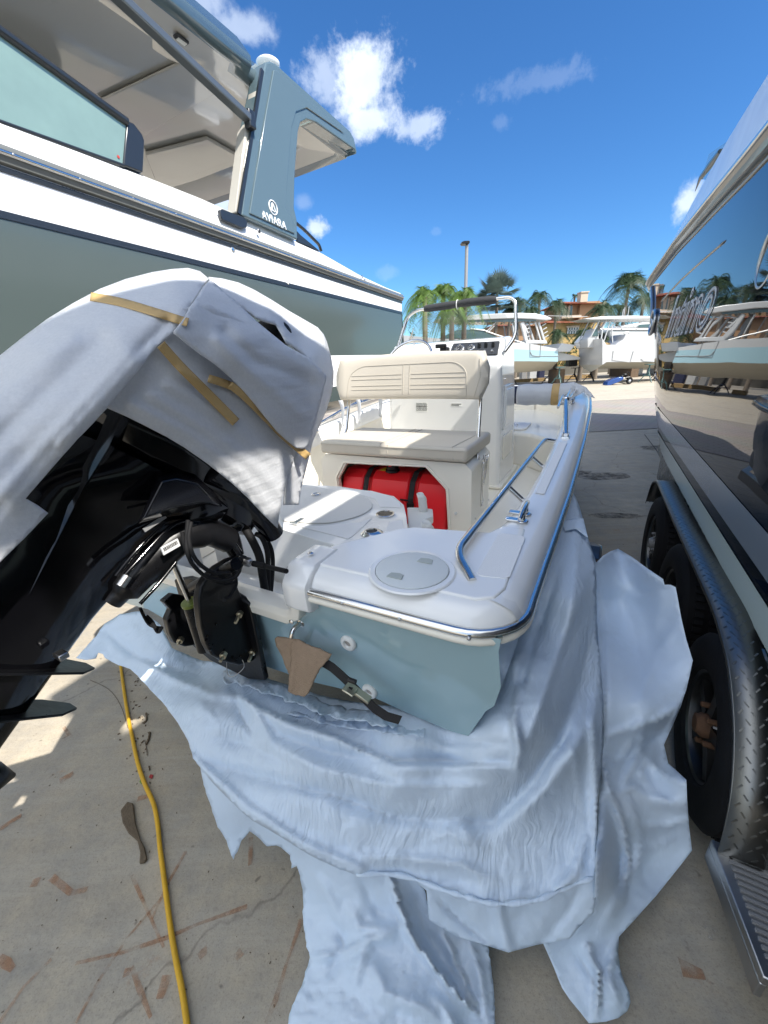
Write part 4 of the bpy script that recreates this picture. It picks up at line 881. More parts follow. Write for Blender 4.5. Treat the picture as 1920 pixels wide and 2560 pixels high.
upanel([(362, 378), (516, 338), (600, 385), (470, 435), (385, 440)], .035, MT['ht_under'], 'ceiling_hatch')
p = Z(452, 93, HZ+.0); k = MB(); k.box(p+[0, 0, -.012], (.05, .10, .02)); lm = k.build('ceiling_light', MT['frame_dark'], YT, parent=HT, bevel=.006); k = MB(); k.box(p+[0, 0, -.024], (.03, .07, .006)); k.build('lamp_lens', MT['plastic_w'], YT, parent=HT)
# side pylon with logo
def xf(u, v, x=XL+.012): return X(u, v, x)
fin = [(604, 538), (744, 600), (743, 550), (736, 520), (738, 430), (746, 330), (752, 306), (766, 298), (790, 306), (888, 374), (891, 386), (893, 380), (885, 345), (876, 328), (689, 158), (676, 152), (665, 155), (630, 320)]
k = MB(); k.prism([xf(*p) for p in fin], (-.16, 0, 0)); PY = k.build('pylon', MT['grey_fin'], YT, bevel=.014, seg=4, smooth=30)
k2 = MB(); k2.prism([np.array([2*cxm-q[0], q[1], q[2]]) for q in [xf(*p) for p in fin]], (.16, 0, 0)); k2.build('pylon', MT['grey_fin'], YT, bevel=.014)
# raised outer panel giving the moulded edge
pan = [(622, 534), (735, 585), (728, 545), (712, 520), (718, 430), (727, 320), (738, 280), (765, 270), (860, 335), (690, 176), (682, 176), (660, 300)]
k = MB(); k.prism([xf(*p) for p in pan], (.012, 0, 0)); k.build('pylon_panel', MT['grey_fin'], YT, parent=PY, bevel=.009, seg=3, smooth=30)
k = MB(); k.prism([xf(u, v, XL-.02) for u, v in ((588, 529), (603, 536), (634, 318), (655, 220), (642, 226), (636, 290), (614, 324))], (-.10, 0, 0)); k.build('pylon_return', MT['ht_under'], YT, parent=PY, bevel=.006)
k = MB(); k.bar(X(597, 535, XL+.004), X(655, 175, XL+.004), .02, .03); k.build('pylon_gasket', MT['frame_dark'], YT, parent=PY)
# front strut of the hardtop
a = X(300, -3, XL+.02); b = X(621, 297, XL+.02); dd = (a-b)/np.linalg.norm(a-b); k = MB(); k.bar(b, a+dd*2.0, .05, .075, up=(1, 0, 0)); k.build('strut', mat('dark_grey_extrusion', (.16, .18, .19), .3, .6), YT, bevel=.008)
k = MB(); k.box(X(624, 300, XL+.02), (.07, .07, .12)); k.build('strut_bracket', MT['frame_dark'], YT, bevel=.01)
# aft handrail behind the pylon
P = [X(u, v, XL-.06) for u, v in ((738, 556), (760, 574), (798, 612), (803, 628))]
k = MB(); k.tube(fillet(P, .05, 4), .016, 8); k.prism([X(u, v, XL-.05) for u, v in ((740, 575), (752, 588), (800, 628), (744, 604))], (-.02, 0, 0)); k.build('aft_handrail', MT['frame_dark'], YT, smooth=50)
# radar dome on the hardtop
c = Z(668, 142, HZ+.33); k = MB(); k.disc((c[0], c[1], HZ+.2), (0, 0, 1), [(.04, -.12), (.04, .03), (.08, .05), (.105, .075), (.105, .088), (.09, .1), (.03, .103)], 32)
k.build('radar_dome', MT['gel_white'], YT, smooth=50)
# lettering
def text(body, p, xa, ya, size, m, T, name, depth_=.002, outline=0, shear=0, parent=None, spacing=1, sx=1):
    cu = bpy.data.curves.new(name, 'FONT'); cu.body = body; cu.size = size; cu.extrude = depth_; cu.shear = shear; cu.space_character = spacing
    if outline: cu.fill_mode = 'NONE'; cu.bevel_depth = outline; cu.bevel_resolution = 0; cu.extrude = 0
    to = bpy.data.objects.new(name, cu); col.objects.link(to); dg = bpy.context.evaluated_depsgraph_get(); me = bpy.data.meshes.new_from_object(to.evaluated_get(dg)); bpy.data.objects.remove(to)
    xa = np.array(xa, float); ya = np.array(ya, float); za = np.cross(xa, ya)
    root, fr_ = T
    for vtx in me.vertices:
        q = np.array(p)+xa*vtx.co[0]*sx+ya*vtx.co[1]+za*vtx.co[2]; vtx.co = q-fr_.base
    me.materials.clear(); me.materials.append(m); o = bpy.data.objects.new(name, me); col.objects.link(o); o.parent = parent or root; return o
CH = mat('bright_silver_letters', (.9, .9, .9), .35, .2)
pl_x = XL+.027
a = X(656, 545, pl_x); b = X(719, 576, pl_x); dirv = (b-a)/np.linalg.norm(b-a); dirv[0] = 0; dirv /= np.linalg.norm(dirv)
L_ = np.linalg.norm(b-a); text('AVIARA', a, dirv, (0, 0, 1), .085, CH, YT, 'lettering', .003, spacing=L_/(.085*3.55)*1.0, parent=PY)
c = X(683, 519, pl_x); k = MB(); rr_ = .052
k.tube([(pl_x, c[1]+rr_*cos(t), c[2]+rr_*1.0*sin(t)) for t in [2*pi*i/36 for i in range(36)]], .005, 6, closed=True)
k.bar((pl_x, c[1]-.027, c[2]-.027), (pl_x, c[1]+.0, c[2]+.034), .012, .006, up=(1, 0, 0)); k.bar((pl_x, c[1]+.0, c[2]+.034), (pl_x, c[1]+.028, c[2]-.027), .009, .006, up=(1, 0, 0)); k.bar((pl_x, c[1]-.012, c[2]-.02), (pl_x, c[1]+.012, c[2]-.03), .008, .006, up=(1, 0, 0))
k.build('emblem', CH, YT, parent=PY)
a = X(156, 474, XL+.006); text('SLING', a, (0, 1, 0), (0, 0, 1), .042, MT['mark_grey'], YT, 'lettering', .0008)

# ================================================================ the black cruiser on the right and its trailer
BC = thing('cabin_cruiser', 'black mirror-polished boat with outlined white name lettering, right edge, on trailer', 'boat', (3.3, 3.5, .6))
def rx(y, z):
    yc_ = lerp([.4, .75, .95, 1.25, 1.8, 2.4, 2.9, 3.3], [2.0, 3.0, 4.0, 5.0, 6.3, 8.2, 9.4, 9.8], z)
    base = lerp([.4, .75, 1.5, 2.2, 3], [1.695, 1.70, 1.755, 1.79, 1.80], z)
    if y > yc_: base += ((y-yc_)/2.2)**2*1.0
    return min(base, 3.34)
RY = [-3, -2, -1, -.3, .3, .7, 1.1, 1.5, 2, 2.5, 3, 3.5, 4, 4.4, 4.8, 5.2, 5.6, 6, 6.4, 6.8, 7.2, 7.6, 8, 8.4, 8.8, 9.2, 9.6, 10, 10.4, 10.8, 11.2, 11.6, 12.0]
rzr = lambda y: lerp([-3, 0, 2.8, 4, 6, 8.4, 10, 12], [2.68, 2.72, 2.80, 2.86, 2.94, 2.95, 2.95, 2.97], y)
_a = X(1689, 1154, 1.705); _b = X(1920, 1520, 1.705); _c = X(1680, 1160, 1.70); _d = X(1841, 1497, 1.70); _e = X(1712, 1158, 1.715); _f = X(1920, 1452, 1.715); _g = X(1762, 1149, 1.73); _h = X(1920, 1325, 1.73)
def line(p, q): return lambda y: p[2]+(q[2]-p[2])*(min(max(y, -1.), 4.5)-p[1])/(q[1]-p[1])
zs = line(_a, _b); zs0 = line(_d, X(1919, 1610, 1.70)); zg0 = line(_e, _f); zg1 = line(_g, _h)
zs0 = lambda y: zs(y)-.10
def rside(name, z0, z1, m, out=0, n=6, ys_=RY, par=None, both=True):
    k = MB()
    for s in ((1, -1) if both else (1,)):
        k.loft([[((rx(y, z)-out if s > 0 else 6.7-rx(y, z)+out), y, z) for z in np.linspace(z0(y), z1(y), n)] for y in ys_], closed=False)
    return k.build(name, m, BC, parent=par, smooth=80)
rside('hull', lambda y: zs(y)-.005, lambda y: rzr(y)-.03, MT['mirror_hull'], n=14)
rside('white_stripe', lambda y: zs0(y), lambda y: zs(y), mat('pale_stripe', (.52, .60, .55), .25, coat=.4), out=.003, n=2)
rside('grey_stripe', lambda y: zg0(y), lambda y: zg1(y), mat('blue_grey_stripe', (.21, .245, .29), .12, coat=.8), out=.003, n=3)
k = MB()
for s in (1, -1):
    f_ = (lambda x: x) if s > 0 else (lambda x: 6.7-x)
    k.loft([[(f_(min(rx(y, zs(y)-.1)+a, 3.34)), y, zs(y)+b) for a, b in ((.002, -.10), (.004, -.34), (.06, -.37), (.9, -.45), (1.5, -.5))] for y in RY], closed=False)
k.build('bottom', MT['boot'], BC, smooth=30)
# bulwark
k = MB()
for s in (1, -1):
    f_ = (lambda x: x) if s > 0 else (lambda x: 6.7-x)
    k.loft([[(f_(rx(y, 2.9)-.005), y, rzr(y)), (f_(rx(y, 2.9)+.0), y, rzr(y)+.12), (f_(min(3.34, rx(y, 2.95)+.05)), y, rzr(y)+lerp([-3, 1.6, 4.5, 7, 10, 12], [.62, .60, .50, .28, .14, .12], y)), (f_(min(3.34, rx(y, 2.95)+.16)), y, rzr(y)+lerp([-3, 1.6, 4.5, 7, 10, 12], [.64, .62, .53, .30, .15, .12], y)), (f_(3.34), y, rzr(y)+lerp([-3, 1.6, 4.5, 7, 10, 12], [.64, .62, .55, .33, .2, .14], y))] for y in RY], closed=False)
k.build('bulwark', MT['gel_white'], BC, smooth=50)
k = MB(); k.add([(1.8, -3, .7), (4.9, -3, .7), (4.9, -3, 2.9), (1.8, -3, 2.9)], [(0, 1, 2, 3)]); k.build('transom', MT['mirror_hull'], BC)
for nm, prof_, m in (('rub_rail', ((0.01, -.085), (-.035, -.075), (-.05, -.045), (-.03, -.03), (-.055, -.01), (-.06, .02), (-.04, .05), (.01, .06)), 'rail_rubber'), ):
    k = MB(); k.loft([[(rx(y, 2.9)+a, y, rzr(y)+b) for a, b in prof_] for y in RY]); RB = k.build(nm, MT[m], BC, smooth=40)
k = MB(); k.tube([(rx(y, 2.9)-.062, y, rzr(y)+.004) for y in RY], .014, 8); k.build('steel_bead', MT['steel'], BC, parent=RB, smooth=60)
k = MB(); k.tube([(rx(y, 2.9)-.006, y, rzr(y)-.12) for y in RY], .010, 8); k.build('lower_bead', MT['rail_rubber'], BC, parent=RB, smooth=60)
k = MB(); k.tube([(rx(y, 2.95)-.01, y, rzr(y)+.10) for y in RY[3:-4]], .008, 8)
for y in RY[4:-4:2]: k.tube([(rx(y, 2.95)-.01, y, rzr(y)+.10), (rx(y, 2.9)-.01, y, rzr(y)+.05)], .006, 6)
k.build('toe_rail', MT['steel'], BC, smooth=60)
# porthole, through hull fittings, tow eye
for (u, v, r1, r2) in ((1925, 640, .085, .14),):
    c = X(u, v, 1.79); k = MB(); k.tube([(1.792, c[1]+r1*1.6*cos(t), c[2]+r2*sin(t)) for t in [2*pi*i/30 for i in range(30)]], .016, 8, closed=True); k.build('porthole_ring', MT['alu'], BC, smooth=60)
c = X(1657, 1106, 1.795); k = MB(); k.disc(c, (-1, 0, 0), [(.03, -.01), (.03, .012), (.018, .016), (.012, .006)], 16); k.build('thru_hull', MT['steel'], BC)
# anchor pocket plate near the stem
c = np.array([rx(7.2, 2.1), 7.2, 2.12]); k = MB(); k.tube([(rx(7.2+.3*cos(t), 2.1)-.012, 7.2+.34*cos(t), 2.1+.17*sin(t)) for t in [2*pi*i/30 for i in range(30)]], .025, 8, closed=True); k.build('anchor_pocket', MT['alu'], BC)
k = MB(); k.tube([(rx(y, z)-.01, y, z) for y, z in ((8.55, 2.75), (7.9, 2.45), (7.5, 2.2), (7.4, 1.95))], .03, 8); k.build('anchor_chain_plate', MT['alu'], BC, smooth=60)
# spray knuckle line
_s = [X(u, v, 1.79) for u, v in ((1815, 600), (1780, 630), (1740, 665), (1700, 702), (1670, 735), (1652, 755))]
k = MB(); k.tube([(rx(p[1], p[2])-.001, p[1], p[2]) for p in spline(_s, 4)], [.001]+[.010]*19+[.006], 8); k.build('styling_line', MT['mirror_hull'], BC, smooth=60)
# name
a = X(1655, 838, 1.79); b = X(1778, 828, 1.79)
tp = X(1668, 842, 1.788); te = X(1775, 826, 1.788); hh_ = X(1775, 722, 1.788)[2]-te[2]
wname = tp[1]-te[1]
NM = text('Intimo', (1.788, te[1]+0.0, te[2]), (0, -1, 0), (0, 0, 1), 1, mat('name_outline', (.85, .87, .9), .5), BC, 'name_lettering', outline=.024, shear=.35)
xs = [q.co[1] for q in NM.data.vertices]; zs_ = [q.co[2] for q in NM.data.vertices]; by0, by1 = min(xs), max(xs); bz0, bz1 = min(zs_), max(zs_)
for q in NM.data.vertices:
    q.co[1] = (te[1]-BC[1].base[1])+(q.co[1]-by0)/(by1-by0)*wname
    q.co[2] = (te[2]-BC[1].base[2])+(q.co[2]-bz0)/(bz1-bz0)*hh_*1.42
    yy_ = q.co[1]+BC[1].base[1]; q.co[0] = rx(yy_, q.co[2]+BC[1].base[2])-BC[1].base[0]-.006
# unseen awning and legs added to shade the motor foam, then the wind deflector
k = MB(); k.prism([(1.93, -1.25, 4.2), (1.93, .5, 4.2), (2.0, .6, 4.2), (2.36, .6, 4.2), (2.43, .5, 4.2), (2.43, -1.25, 4.2)], (0, 0, .07)); k.build('added_shade_awning', MT['gel_white'], BC, bevel=.03)
k = MB()
for x in (2.2,):
    for y, y2 in ((-1.1, -1.1), (-.4, -.4), (.35, .3)): k.tube([(x, y, 3.2), (x, y2, 4.22)], .03, 8)
k.build('added_awning_legs', MT['alu'], BC, smooth=60)
k = MB(); pts = [X(u, v, 2.35) for u, v in ((1752, 448), (1760, 425), (1772, 385), (1830, 345), (1858, 345), (1790, 452))]; k.prism(pts, (.03, 0, 0)); k.build('wind_deflector', MT['glass_tint'], BC)
k = MB(); pts = [X(u, v, 2.34) for u, v in ((1738, 478), (1752, 442), (1775, 412), (1800, 378))]; k.tube(pts, [.006, .03, .045, .03], 8); k.build('deflector_frame', MT['frame_dark'], BC, smooth=60)
k = MB(); k.box(X(1852, 305, 2.4), (.03, .07, .05)); k.build('pennant_clip', mat('red_clip', (.35, .03, .03), .5), BC)

TR = thing('boat_trailer', 'tri-axle trailer with diamond-plate fenders carrying the black boat, lower right', 'trailer', (3.3, 1.5, 0))
def wheel(x, y, sgn, T, R_=.36, wd=.225, tread=True):
    k = MB(); s = sgn   # s=-1 outer face towards -x
    pf = [(.205, .0), (.215, -.012), (.25, -.018), (.31, -.016), (.335, -.006), (.352, .012), (R_, .03), (R_, wd-.03), (.345, wd), (.25, wd+.01), (.205, wd)]
    k.disc((x, y, R_), (-s, 0, 0), [(r_, h_) for r_, h_ in pf], 48, cap0=False, cap1=False); 
    for i in range(60):
        a = 2*pi*i/60
        for o_ in (.055, .115, .172): k.box((x-s*o_, y+(R_+.003)*cos(a+o_*3), R_+(R_+.003)*sin(a+o_*3)), (.035, .022, .012), ((1, 0, 0), (0, -sin(a), cos(a)), (0, cos(a), sin(a))))
    ty_ = k.build('tyre', MT['rubber'], T, smooth=40)
    k = MB(); k.disc((x, y, R_), (-s, 0, 0), [(.207, .0), (.195, .008), (.188, .05), (.17, .055), (.07, .045), (.06, .02), (.0601, .02)], 40, cap0=False)
    for i in range(5):
        a = 2*pi*i/5+.3; ca, sa = cos(a), sin(a); p1 = np.array((x-s*.030, y+.05*ca, R_+.05*sa)); p2 = np.array((x-s*.035, y+.19*ca, R_+.19*sa)); k.bar(p1, p2, .045, .03, up=(1, 0, 0))
    k.build('rim', mat('dark_alloy_%d' % int(y*100), (.10, .10, .10), .3, .9), T, smooth=40, bevel=.003)
    k = MB(); k.disc((x, y, R_), (s, 0, 0), [(.045, -.04), (.045, .0), (.03, .02)], 18)
    for i in range(5): a = 2*pi*i/5+.9; k.disc((x-s*.03, y+.075*cos(a), R_+.075*sin(a)), (s, 0, 0), [(.011, 0), (.011, .03), (.007, .034)], 8)
    k.build('hub', MT['rust'] if y < 1 else MT['mark_grey'], T, smooth=40)
for y in (.705, 1.56, 2.42): wheel(1.612, y, -1, TR, R_=.348)
for y in (.64, 1.50, 2.36): wheel(4.98, y, 1, TR, R_=.348)
# diamond plate fender following the wheels
FP = [(2.95, .50), (2.86, .70), (2.66, .775), (1.8, .765), (.86, .77), (.62, .73), (.44, .62), (.33, .48), (.285, .32), (.28, .24)]
FP = [tuple(p) for p in fillet([(y, z, 0) for y, z in FP], .08, 3)]; FP = [(p[0], p[1]) for p in FP]
def fender(x0, x1, s):
    k = MB(); k.loft([[(x0, y, z), (x1, y, z)] for y, z in FP], closed=False); k.loft([[(x0, y, z), (x0, y, z-.02)] for y, z in FP], closed=False)
    f_ = k.build('fender', MT['plate'], TR, smooth=60, solid=.004); return f_
def plate():
    m, n, b = nt('diamond_plate'); L = n.links.new; N = n.nodes.new
    b.inputs['Metallic'].default_value = 1; b.inputs['Base Color'].default_value = (.22, .22, .21, 1); b.inputs['Roughness'].default_value = .38
    t = N('ShaderNodeTexNoise'); t.inputs['Scale'].default_value = 14; tcn = N('ShaderNodeTexCoord'); L(tcn.outputs['Object'], t.inputs['Vector'])
    bp = N('ShaderNodeBump'); bp.inputs['Distance'].default_value = .001; L(t.outputs['Fac'], bp.inputs['Height']); L(bp.outputs[0], b.inputs['Normal']); return m
MT['plate'] = plate()
FD = fender(1.597, 1.70, 1); fender(4.74, 5.02, -1)
k = MB(); k.loft([[(1.695, y, z), (2.05, y, z)] for y, z in FP if y < .72], closed=False); k.build('fender', MT['plate'], TR, parent=FD, smooth=60, solid=.004)
# raised tread lugs on the plate
k = MB(); acc = 0; rows = 0
for i in range(len(FP)-1):
    p = np.array(FP[i]); q = np.array(FP[i+1]); Ls = np.linalg.norm(q-p); d = (q-p)/Ls if Ls > 0 else p*0; nn = np.array([-d[1], d[0]])*(-1)
    s0 = 0
    while acc < Ls-s0 or True:
        if s0+acc > Ls: acc = acc-(Ls-s0); break
        s0 += acc; acc = .026; rows += 1
        c = p+d*s0
        for j in range(13):
            xx = 1.612+.032*j+(.016 if rows % 2 else 0)
            if xx > (1.69 if c[0] > .6 else 1.98): continue
            a = .9 if (j+rows) % 2 else -.9
            e1 = np.array([xx-.009*cos(a), *(c-d*.009*sin(a)+nn*.001)]); e2 = np.array([xx+.009*cos(a), *(c+d*.009*sin(a)+nn*.001)])
            up = np.array([0, *nn]); k.bar(e1, e2, .0045, .004, up=up)
lg = k.build('tread_lugs', MT['plate'], TR, parent=FD, smooth=0); lg['kind'] = 'stuff'
# trailer frame, step
k = MB(); k.box((1.98, 1.6, .50), (.10, 7.4, .16)); k.box((4.62, 1.6, .50), (.10, 7.4, .16))
for y in (-1.6, .64, 1.50, 2.36, 4.4): k.box((3.3, y, .42), (2.6, .09, .12))
k.box((3.3, 5.6, .46), (2.6, .12, .14)); k.build('trailer_frame', MT['boot'], TR, bevel=.008)
k = MB()
for x in (2.7, 3.9): k.box((x, 1.6, .62), (.12, 7, .10)); 
for x in (2.7, 3.9):
    for y in (-1.4, 1.0, 3.2, 4.8): k.box((x, y, .5), (.06, .06, .2))
k.build('bunk', MT['wood_dark'], TR)
st0 = [Z(1812, 2100, .27), Z(1919, 2115, .27), Z(1919, 2375, .23), Z(1858, 2335, .22)]
s_y0, s_y1 = .30, .06
k = MB(); k.prism([(1.585, .315, .27), (1.84, .315, .27), (1.84, .03, .24), (1.64, .03, .24)], (0, 0, -.03)); k.prism([(1.585, .315, .24), (1.60, .315, .24), (1.655, .03, .21), (1.64, .03, .21)], (0, 0, -.06)); stp = k.build('step', MT['alu'], TR, bevel=.003)
k = MB()
for i in range(17): k.bar((1.615+.0*i+.045*i/16, .30-.016*i, .272-.0018*i), (1.885, .30-.016*i, .272-.0018*i), .008, .006)
k.build('grip_ribs', MT['mark_grey'], TR, parent=stp, smooth=0)
# ================================================================ black outboard motor, tilted up
U2 = np.array([0, .67, .742]); U2 /= np.linalg.norm(U2); V2 = np.array([0, -U2[2], U2[1]]); E0 = np.array([0, 0, 1.10])
def EP(u, v, x): return E0+U2*u+V2*v+np.array([x, 0, 0])
MO = bpy.data.objects.new('outboard_motor', None); col.objects.link(MO); MO.parent = SK[0]; MO.empty_display_size = .1
MO['label'] = 'black outboard motor tilted up on the transom'
def esec(u, v0, v1, w_, p=.7, n=36, sk=0):
    c = (v0+v1)/2; h_ = (v1-v0)/2; out = []
    for i in range(n):
        a = 2*pi*i/n; ca, sa = cos(a), sin(a)
        vv = np.sign(ca)*abs(ca)**p*h_; out.append(EP(u+sk*vv, c+vv, np.sign(sa)*abs(sa)**p*w_))
    return out
def eloft(rows, name, m, p=.7, **kw):
    us = [r[0] for r in rows]; uu = np.linspace(us[0], us[-1], 26); k = MB()
    k.loft([esec(u, lerp(us, [r[1] for r in rows], u), lerp(us, [r[2] for r in rows], u), lerp(us, [r[3] for r in rows], u), p) for u in uu])
    return k.build(name, MT[m], SK, parent=MO, smooth=60, **kw)
eloft([(.215, -.03, .60, .178), (.30, -.035, .605, .19), (.42, -.02, .57, .185), (.55, .03, .50, .17), (.62, .08, .44, .145), (.67, .14, .38, .11), (.69, .2, .32, .06)], 'cowling', 'black', .62)
eloft([(.09, -.02, .1, .07), (.11, -.03, .32, .12), (.15, -.03, .56, .155), (.20, -.03, .60, .175), (.212, -.03, .60, .178)], 'lower_cowl', 'black', .62)
# chaps / driveshaft housing
eloft([(-.62, .39, .60, .022), (-.50, .37, .62, .040), (-.38, .35, .64, .052), (-.25, .325, .66, .062), (-.12, .28, .67, .075), (-.02, .22, .665, .10), (.06, .15, .65, .135), (.13, .08, .62, .16)], 'midsection', 'black', .72)
# side crease blade on the housing
k = MB(); k.loft([[EP(u, v-.016*f_, xx-.006), EP(u, v, xx+.008*f_), EP(u, v+.016*f_, xx-.006)] for u, v, xx, f_ in ((-.28, .50, .056, .1), (-.10, .515, .077, .5), (.02, .535, .108, .9), (.12, .55, .148, 1.2), (.20, .565, .170, 1.4))], closed=False); k.build('side_crease', MT['black'], SK, parent=MO)
# cavitation plates, gearcase and skeg
def plate_(u, v0, v1, w_, nm, th=.008):
    pts = [EP(u, v, s*w_*f_) for s in (1,) for v, f_ in ((v0, .25), (v0+.05, .75), ((v0+v1)/2, 1), (v1-.02, .95), (v1, .6))]; pts += [EP(u, v, -w_*f_) for v, f_ in ((v0, .25), (v0+.05, .75), ((v0+v1)/2, 1), (v1-.02, .95), (v1, .6))][::-1]
    k = MB(); k.prism(pts, U2*th); k.build(nm, MT['black_sat'], SK, parent=MO, bevel=.002)
plate_(-.385, .265, .82, .085, 'cavitation_plate', .006); plate_(-.485, .26, .72, .07, 'splash_plate', .006)
eloft([(-.88, .54, .58, .006), (-.78, .50, .62, .012), (-.66, .46, .62, .02), (-.60, .44, .62, .03)], 'skeg', 'black_sat', .8)
k = MB(); k.disc(EP(-.63, .38, 0), V2, [(.005, -.06), (.035, -.02), (.055, .06), (.058, .16), (.05, .27), (.03, .30)], 24); k.build('gearcase', MT['black_sat'], SK, parent=MO, smooth=60)
k = MB()
for i in range(3):
    a0 = 2*pi*i/3; k.loft([[EP(-.63+r_*sin(a0+da), .68+dv, r_*cos(a0+da)) for da, dv in ((-.45*f_, -.03), (0, 0), (.45*f_, .03))] for r_, f_ in ((.04, .6), (.09, 1), (.14, 1), (.165, .4))], closed=False)
k.build('propeller', MT['steel'], SK, parent=MO, solid=.006, smooth=60)
k = MB(); k.box(EP(-.335, .40, .09), (.03, .02, .015)); k.build('anode', MT['alu'], SK, parent=MO, bevel=.003)
# front lower shroud: the sculpted scoop above the bracket and the nose hook
k = MB(); k.loft([[X(u, v, x) for u, v in l] for x, l in ((.17, [(395, 1190), (440, 1180), (500, 1195), (545, 1240), (560, 1270), (520, 1262), (440, 1285), (340, 1312)]), (.195, [(405, 1205), (440, 1198), (492, 1210), (528, 1246), (530, 1256), (500, 1256), (440, 1268), (360, 1295)]))]); k.build('scoop_panel', MT['black'], SK, parent=MO, smooth=30, bevel=.006)
# nose: rounded front lip pointing into the boat
k = MB(); P = [X(u, v, x) for u, v, x in ((520, 1165, .15), (590, 1215, .13), (650, 1285, .12), (682, 1335, .12))]
k.tube(spline(P, 5), [.05]*4+[.046]*4+[.042]*4+[.040]*4, 16); k.build('cowl_lip', MT['black'], SK, parent=MO, smooth=60)
# swivel body between the clamp plates
k = MB(); P = [X(u, v, x) for u, v, x in ((278, 1500, .03), (310, 1470, .045), (362, 1420, .06), (410, 1370, .07), (462, 1335, .08), (520, 1330, .09), (570, 1350, .09))]
k.tube(spline(P, 4), [.03]*4+[.045]*4+[.052]*8+[.05]*4+[.042]*5, 16); SWB = k.build('swivel_bracket', MT['black_sat'], SK, parent=MO, smooth=60)
for l, r_ in (([(300, 1452), (360, 1385), (425, 1318), (468, 1300)], .006), ([(350, 1510), (400, 1455), (440, 1405)], .005), ([(290, 1440), (345, 1372), (410, 1308)], .005)):
    k = MB(); k.tube(spline([X(u, v, .13) for u, v in l], 4), r_, 8); k.build('bracket_rib', MT['black'], SK, parent=MO, smooth=60)
k = MB(); k.tube([X(300, 1465, .14), X(318, 1440, .14)], .012, 10); k.build('lock_bolt', MT['alu'], SK, parent=MO)
c1, c2 = X(410, 1376, .142), X(442, 1358, .142); d_ = (c2-c1)/np.linalg.norm(c2-c1); n_ = np.array([1., 0, 0]); k = MB(); k.box((c1+c2)/2, (.004, .05, .022), np.stack([n_, d_, np.cross(n_, d_)], 1)); LB = k.build('serial_label', MT['mark_white'], SK, parent=MO)
k = MB(); bw = random.Random(4); s_ = -.02
while s_ < .02:
    w_ = bw.uniform(.0008, .0022); k.box((c1+c2)/2+n_*.0024+d_*s_+np.cross(n_, d_)*(.003), (.0006, w_, .010), np.stack([n_, d_, np.cross(n_, d_)], 1)); s_ += w_+bw.uniform(.0006, .002)
k.build('label_print', MT['mark_black'], SK, parent=MO, smooth=0)
c1 = X(372, 1318, .165); c2 = X(402, 1298, .165); k = MB(); d_ = (c2-c1)/np.linalg.norm(c2-c1); k.box((c1+c2)/2, (.003, .062, .010), np.stack([n_, d_, np.cross(n_, d_)], 1)); k.build('cast_label', MT['mark_grey'], SK, parent=MO)
# clamp brackets
def px_prism(l, x, th, nm, m, bevel=.006):
    k = MB(); k.prism([X(u, v, x) for u, v in l], (-th, 0, 0)); return k.build(nm, MT[m], SK, parent=MO, bevel=bevel, seg=3)
CB = px_prism([(603, 1391), (575, 1400), (545, 1418), (520, 1441), (504, 1466), (498, 1500), (500, 1535), (505, 1570), (516, 1610), (530, 1638), (560, 1655), (598, 1664), (630, 1655), (658, 1636), (655, 1625), (646, 1606), (636, 1580), (626, 1556), (634, 1542), (620, 1516), (606, 1494), (596, 1470), (586, 1452), (604, 1430), (612, 1410)], .155, .03, 'clamp_bracket', 'black_sat')
CB2 = px_prism([(396, 1500), (415, 1520), (404, 1545), (412, 1579), (424, 1602), (450, 1612), (488, 1606), (500, 1580), (495, 1520), (470, 1490), (420, 1480)], -.155, -.03, 'clamp_bracket', 'black_sat')
k = MB(); k.tube([Y(590, 1410, -.12), Y(480, 1470, -.12)], .018, 12); k.build('tilt_tube', MT['black_sat'], SK, parent=MO)
k = MB(); k.prism([(.19, -.075, .68), (.19, -.075, 1.0), (.10, -.075, 1.03), (-.10, -.075, 1.03), (-.19, -.075, 1.0), (-.19, -.075, .70), (-.1, -.075, .66), (.1, -.075, .65)], (0, .02, 0)); k.build('mounting_plate', MT['black_sat'], SK, parent=MO, bevel=.005)
# bolts with nuts
for (u, v, x, L_) in ((598, 1537, .16, .035), (630, 1632, .16, .035), (557, 1640, .16, .02), (450, 1602, -.10, .015)):
    c = X(u, v, x); k = MB(); k.disc(c, (.45, -.85, -.1), [(.012, -.01), (.012, .004), (.006, .005), (.006, L_), (.005, L_+.002)], 6); k.build('bolt', MT['zinc'], SK, parent=MO)
for (u, v) in ((515, 1600), (522, 1612), (527, 1625), (533, 1612), (518, 1590), (580, 1642), (590, 1650), (600, 1640), (612, 1628), (560, 1625), (540, 1560)):
    k = MB(); c = X(u, v, .156); k.disc(c, (1, 0, 0), [(.004, -.001), (.0035, .002)], 8); k.build('rivet', MT['black'], SK, parent=MO)
# power tilt ram
a = X(512, 1622, .03); b = X(476, 1508, .03); c = X(433, 1408, .03)
k = MB(); k.tube([a, b], .024, 20); k.build('tilt_cylinder', MT['black_sat'], SK, parent=MO, smooth=60)
k = MB(); k.disc(b, c-b, [(.027, -.004), (.027, .006), (.012, .008)], 24); k.build('seal_ring', MT['green_ring'], SK, parent=MO)
k = MB(); k.tube([b, c], .0085, 14); k.build('ram_rod', MT['steel'], SK, parent=MO, smooth=60)
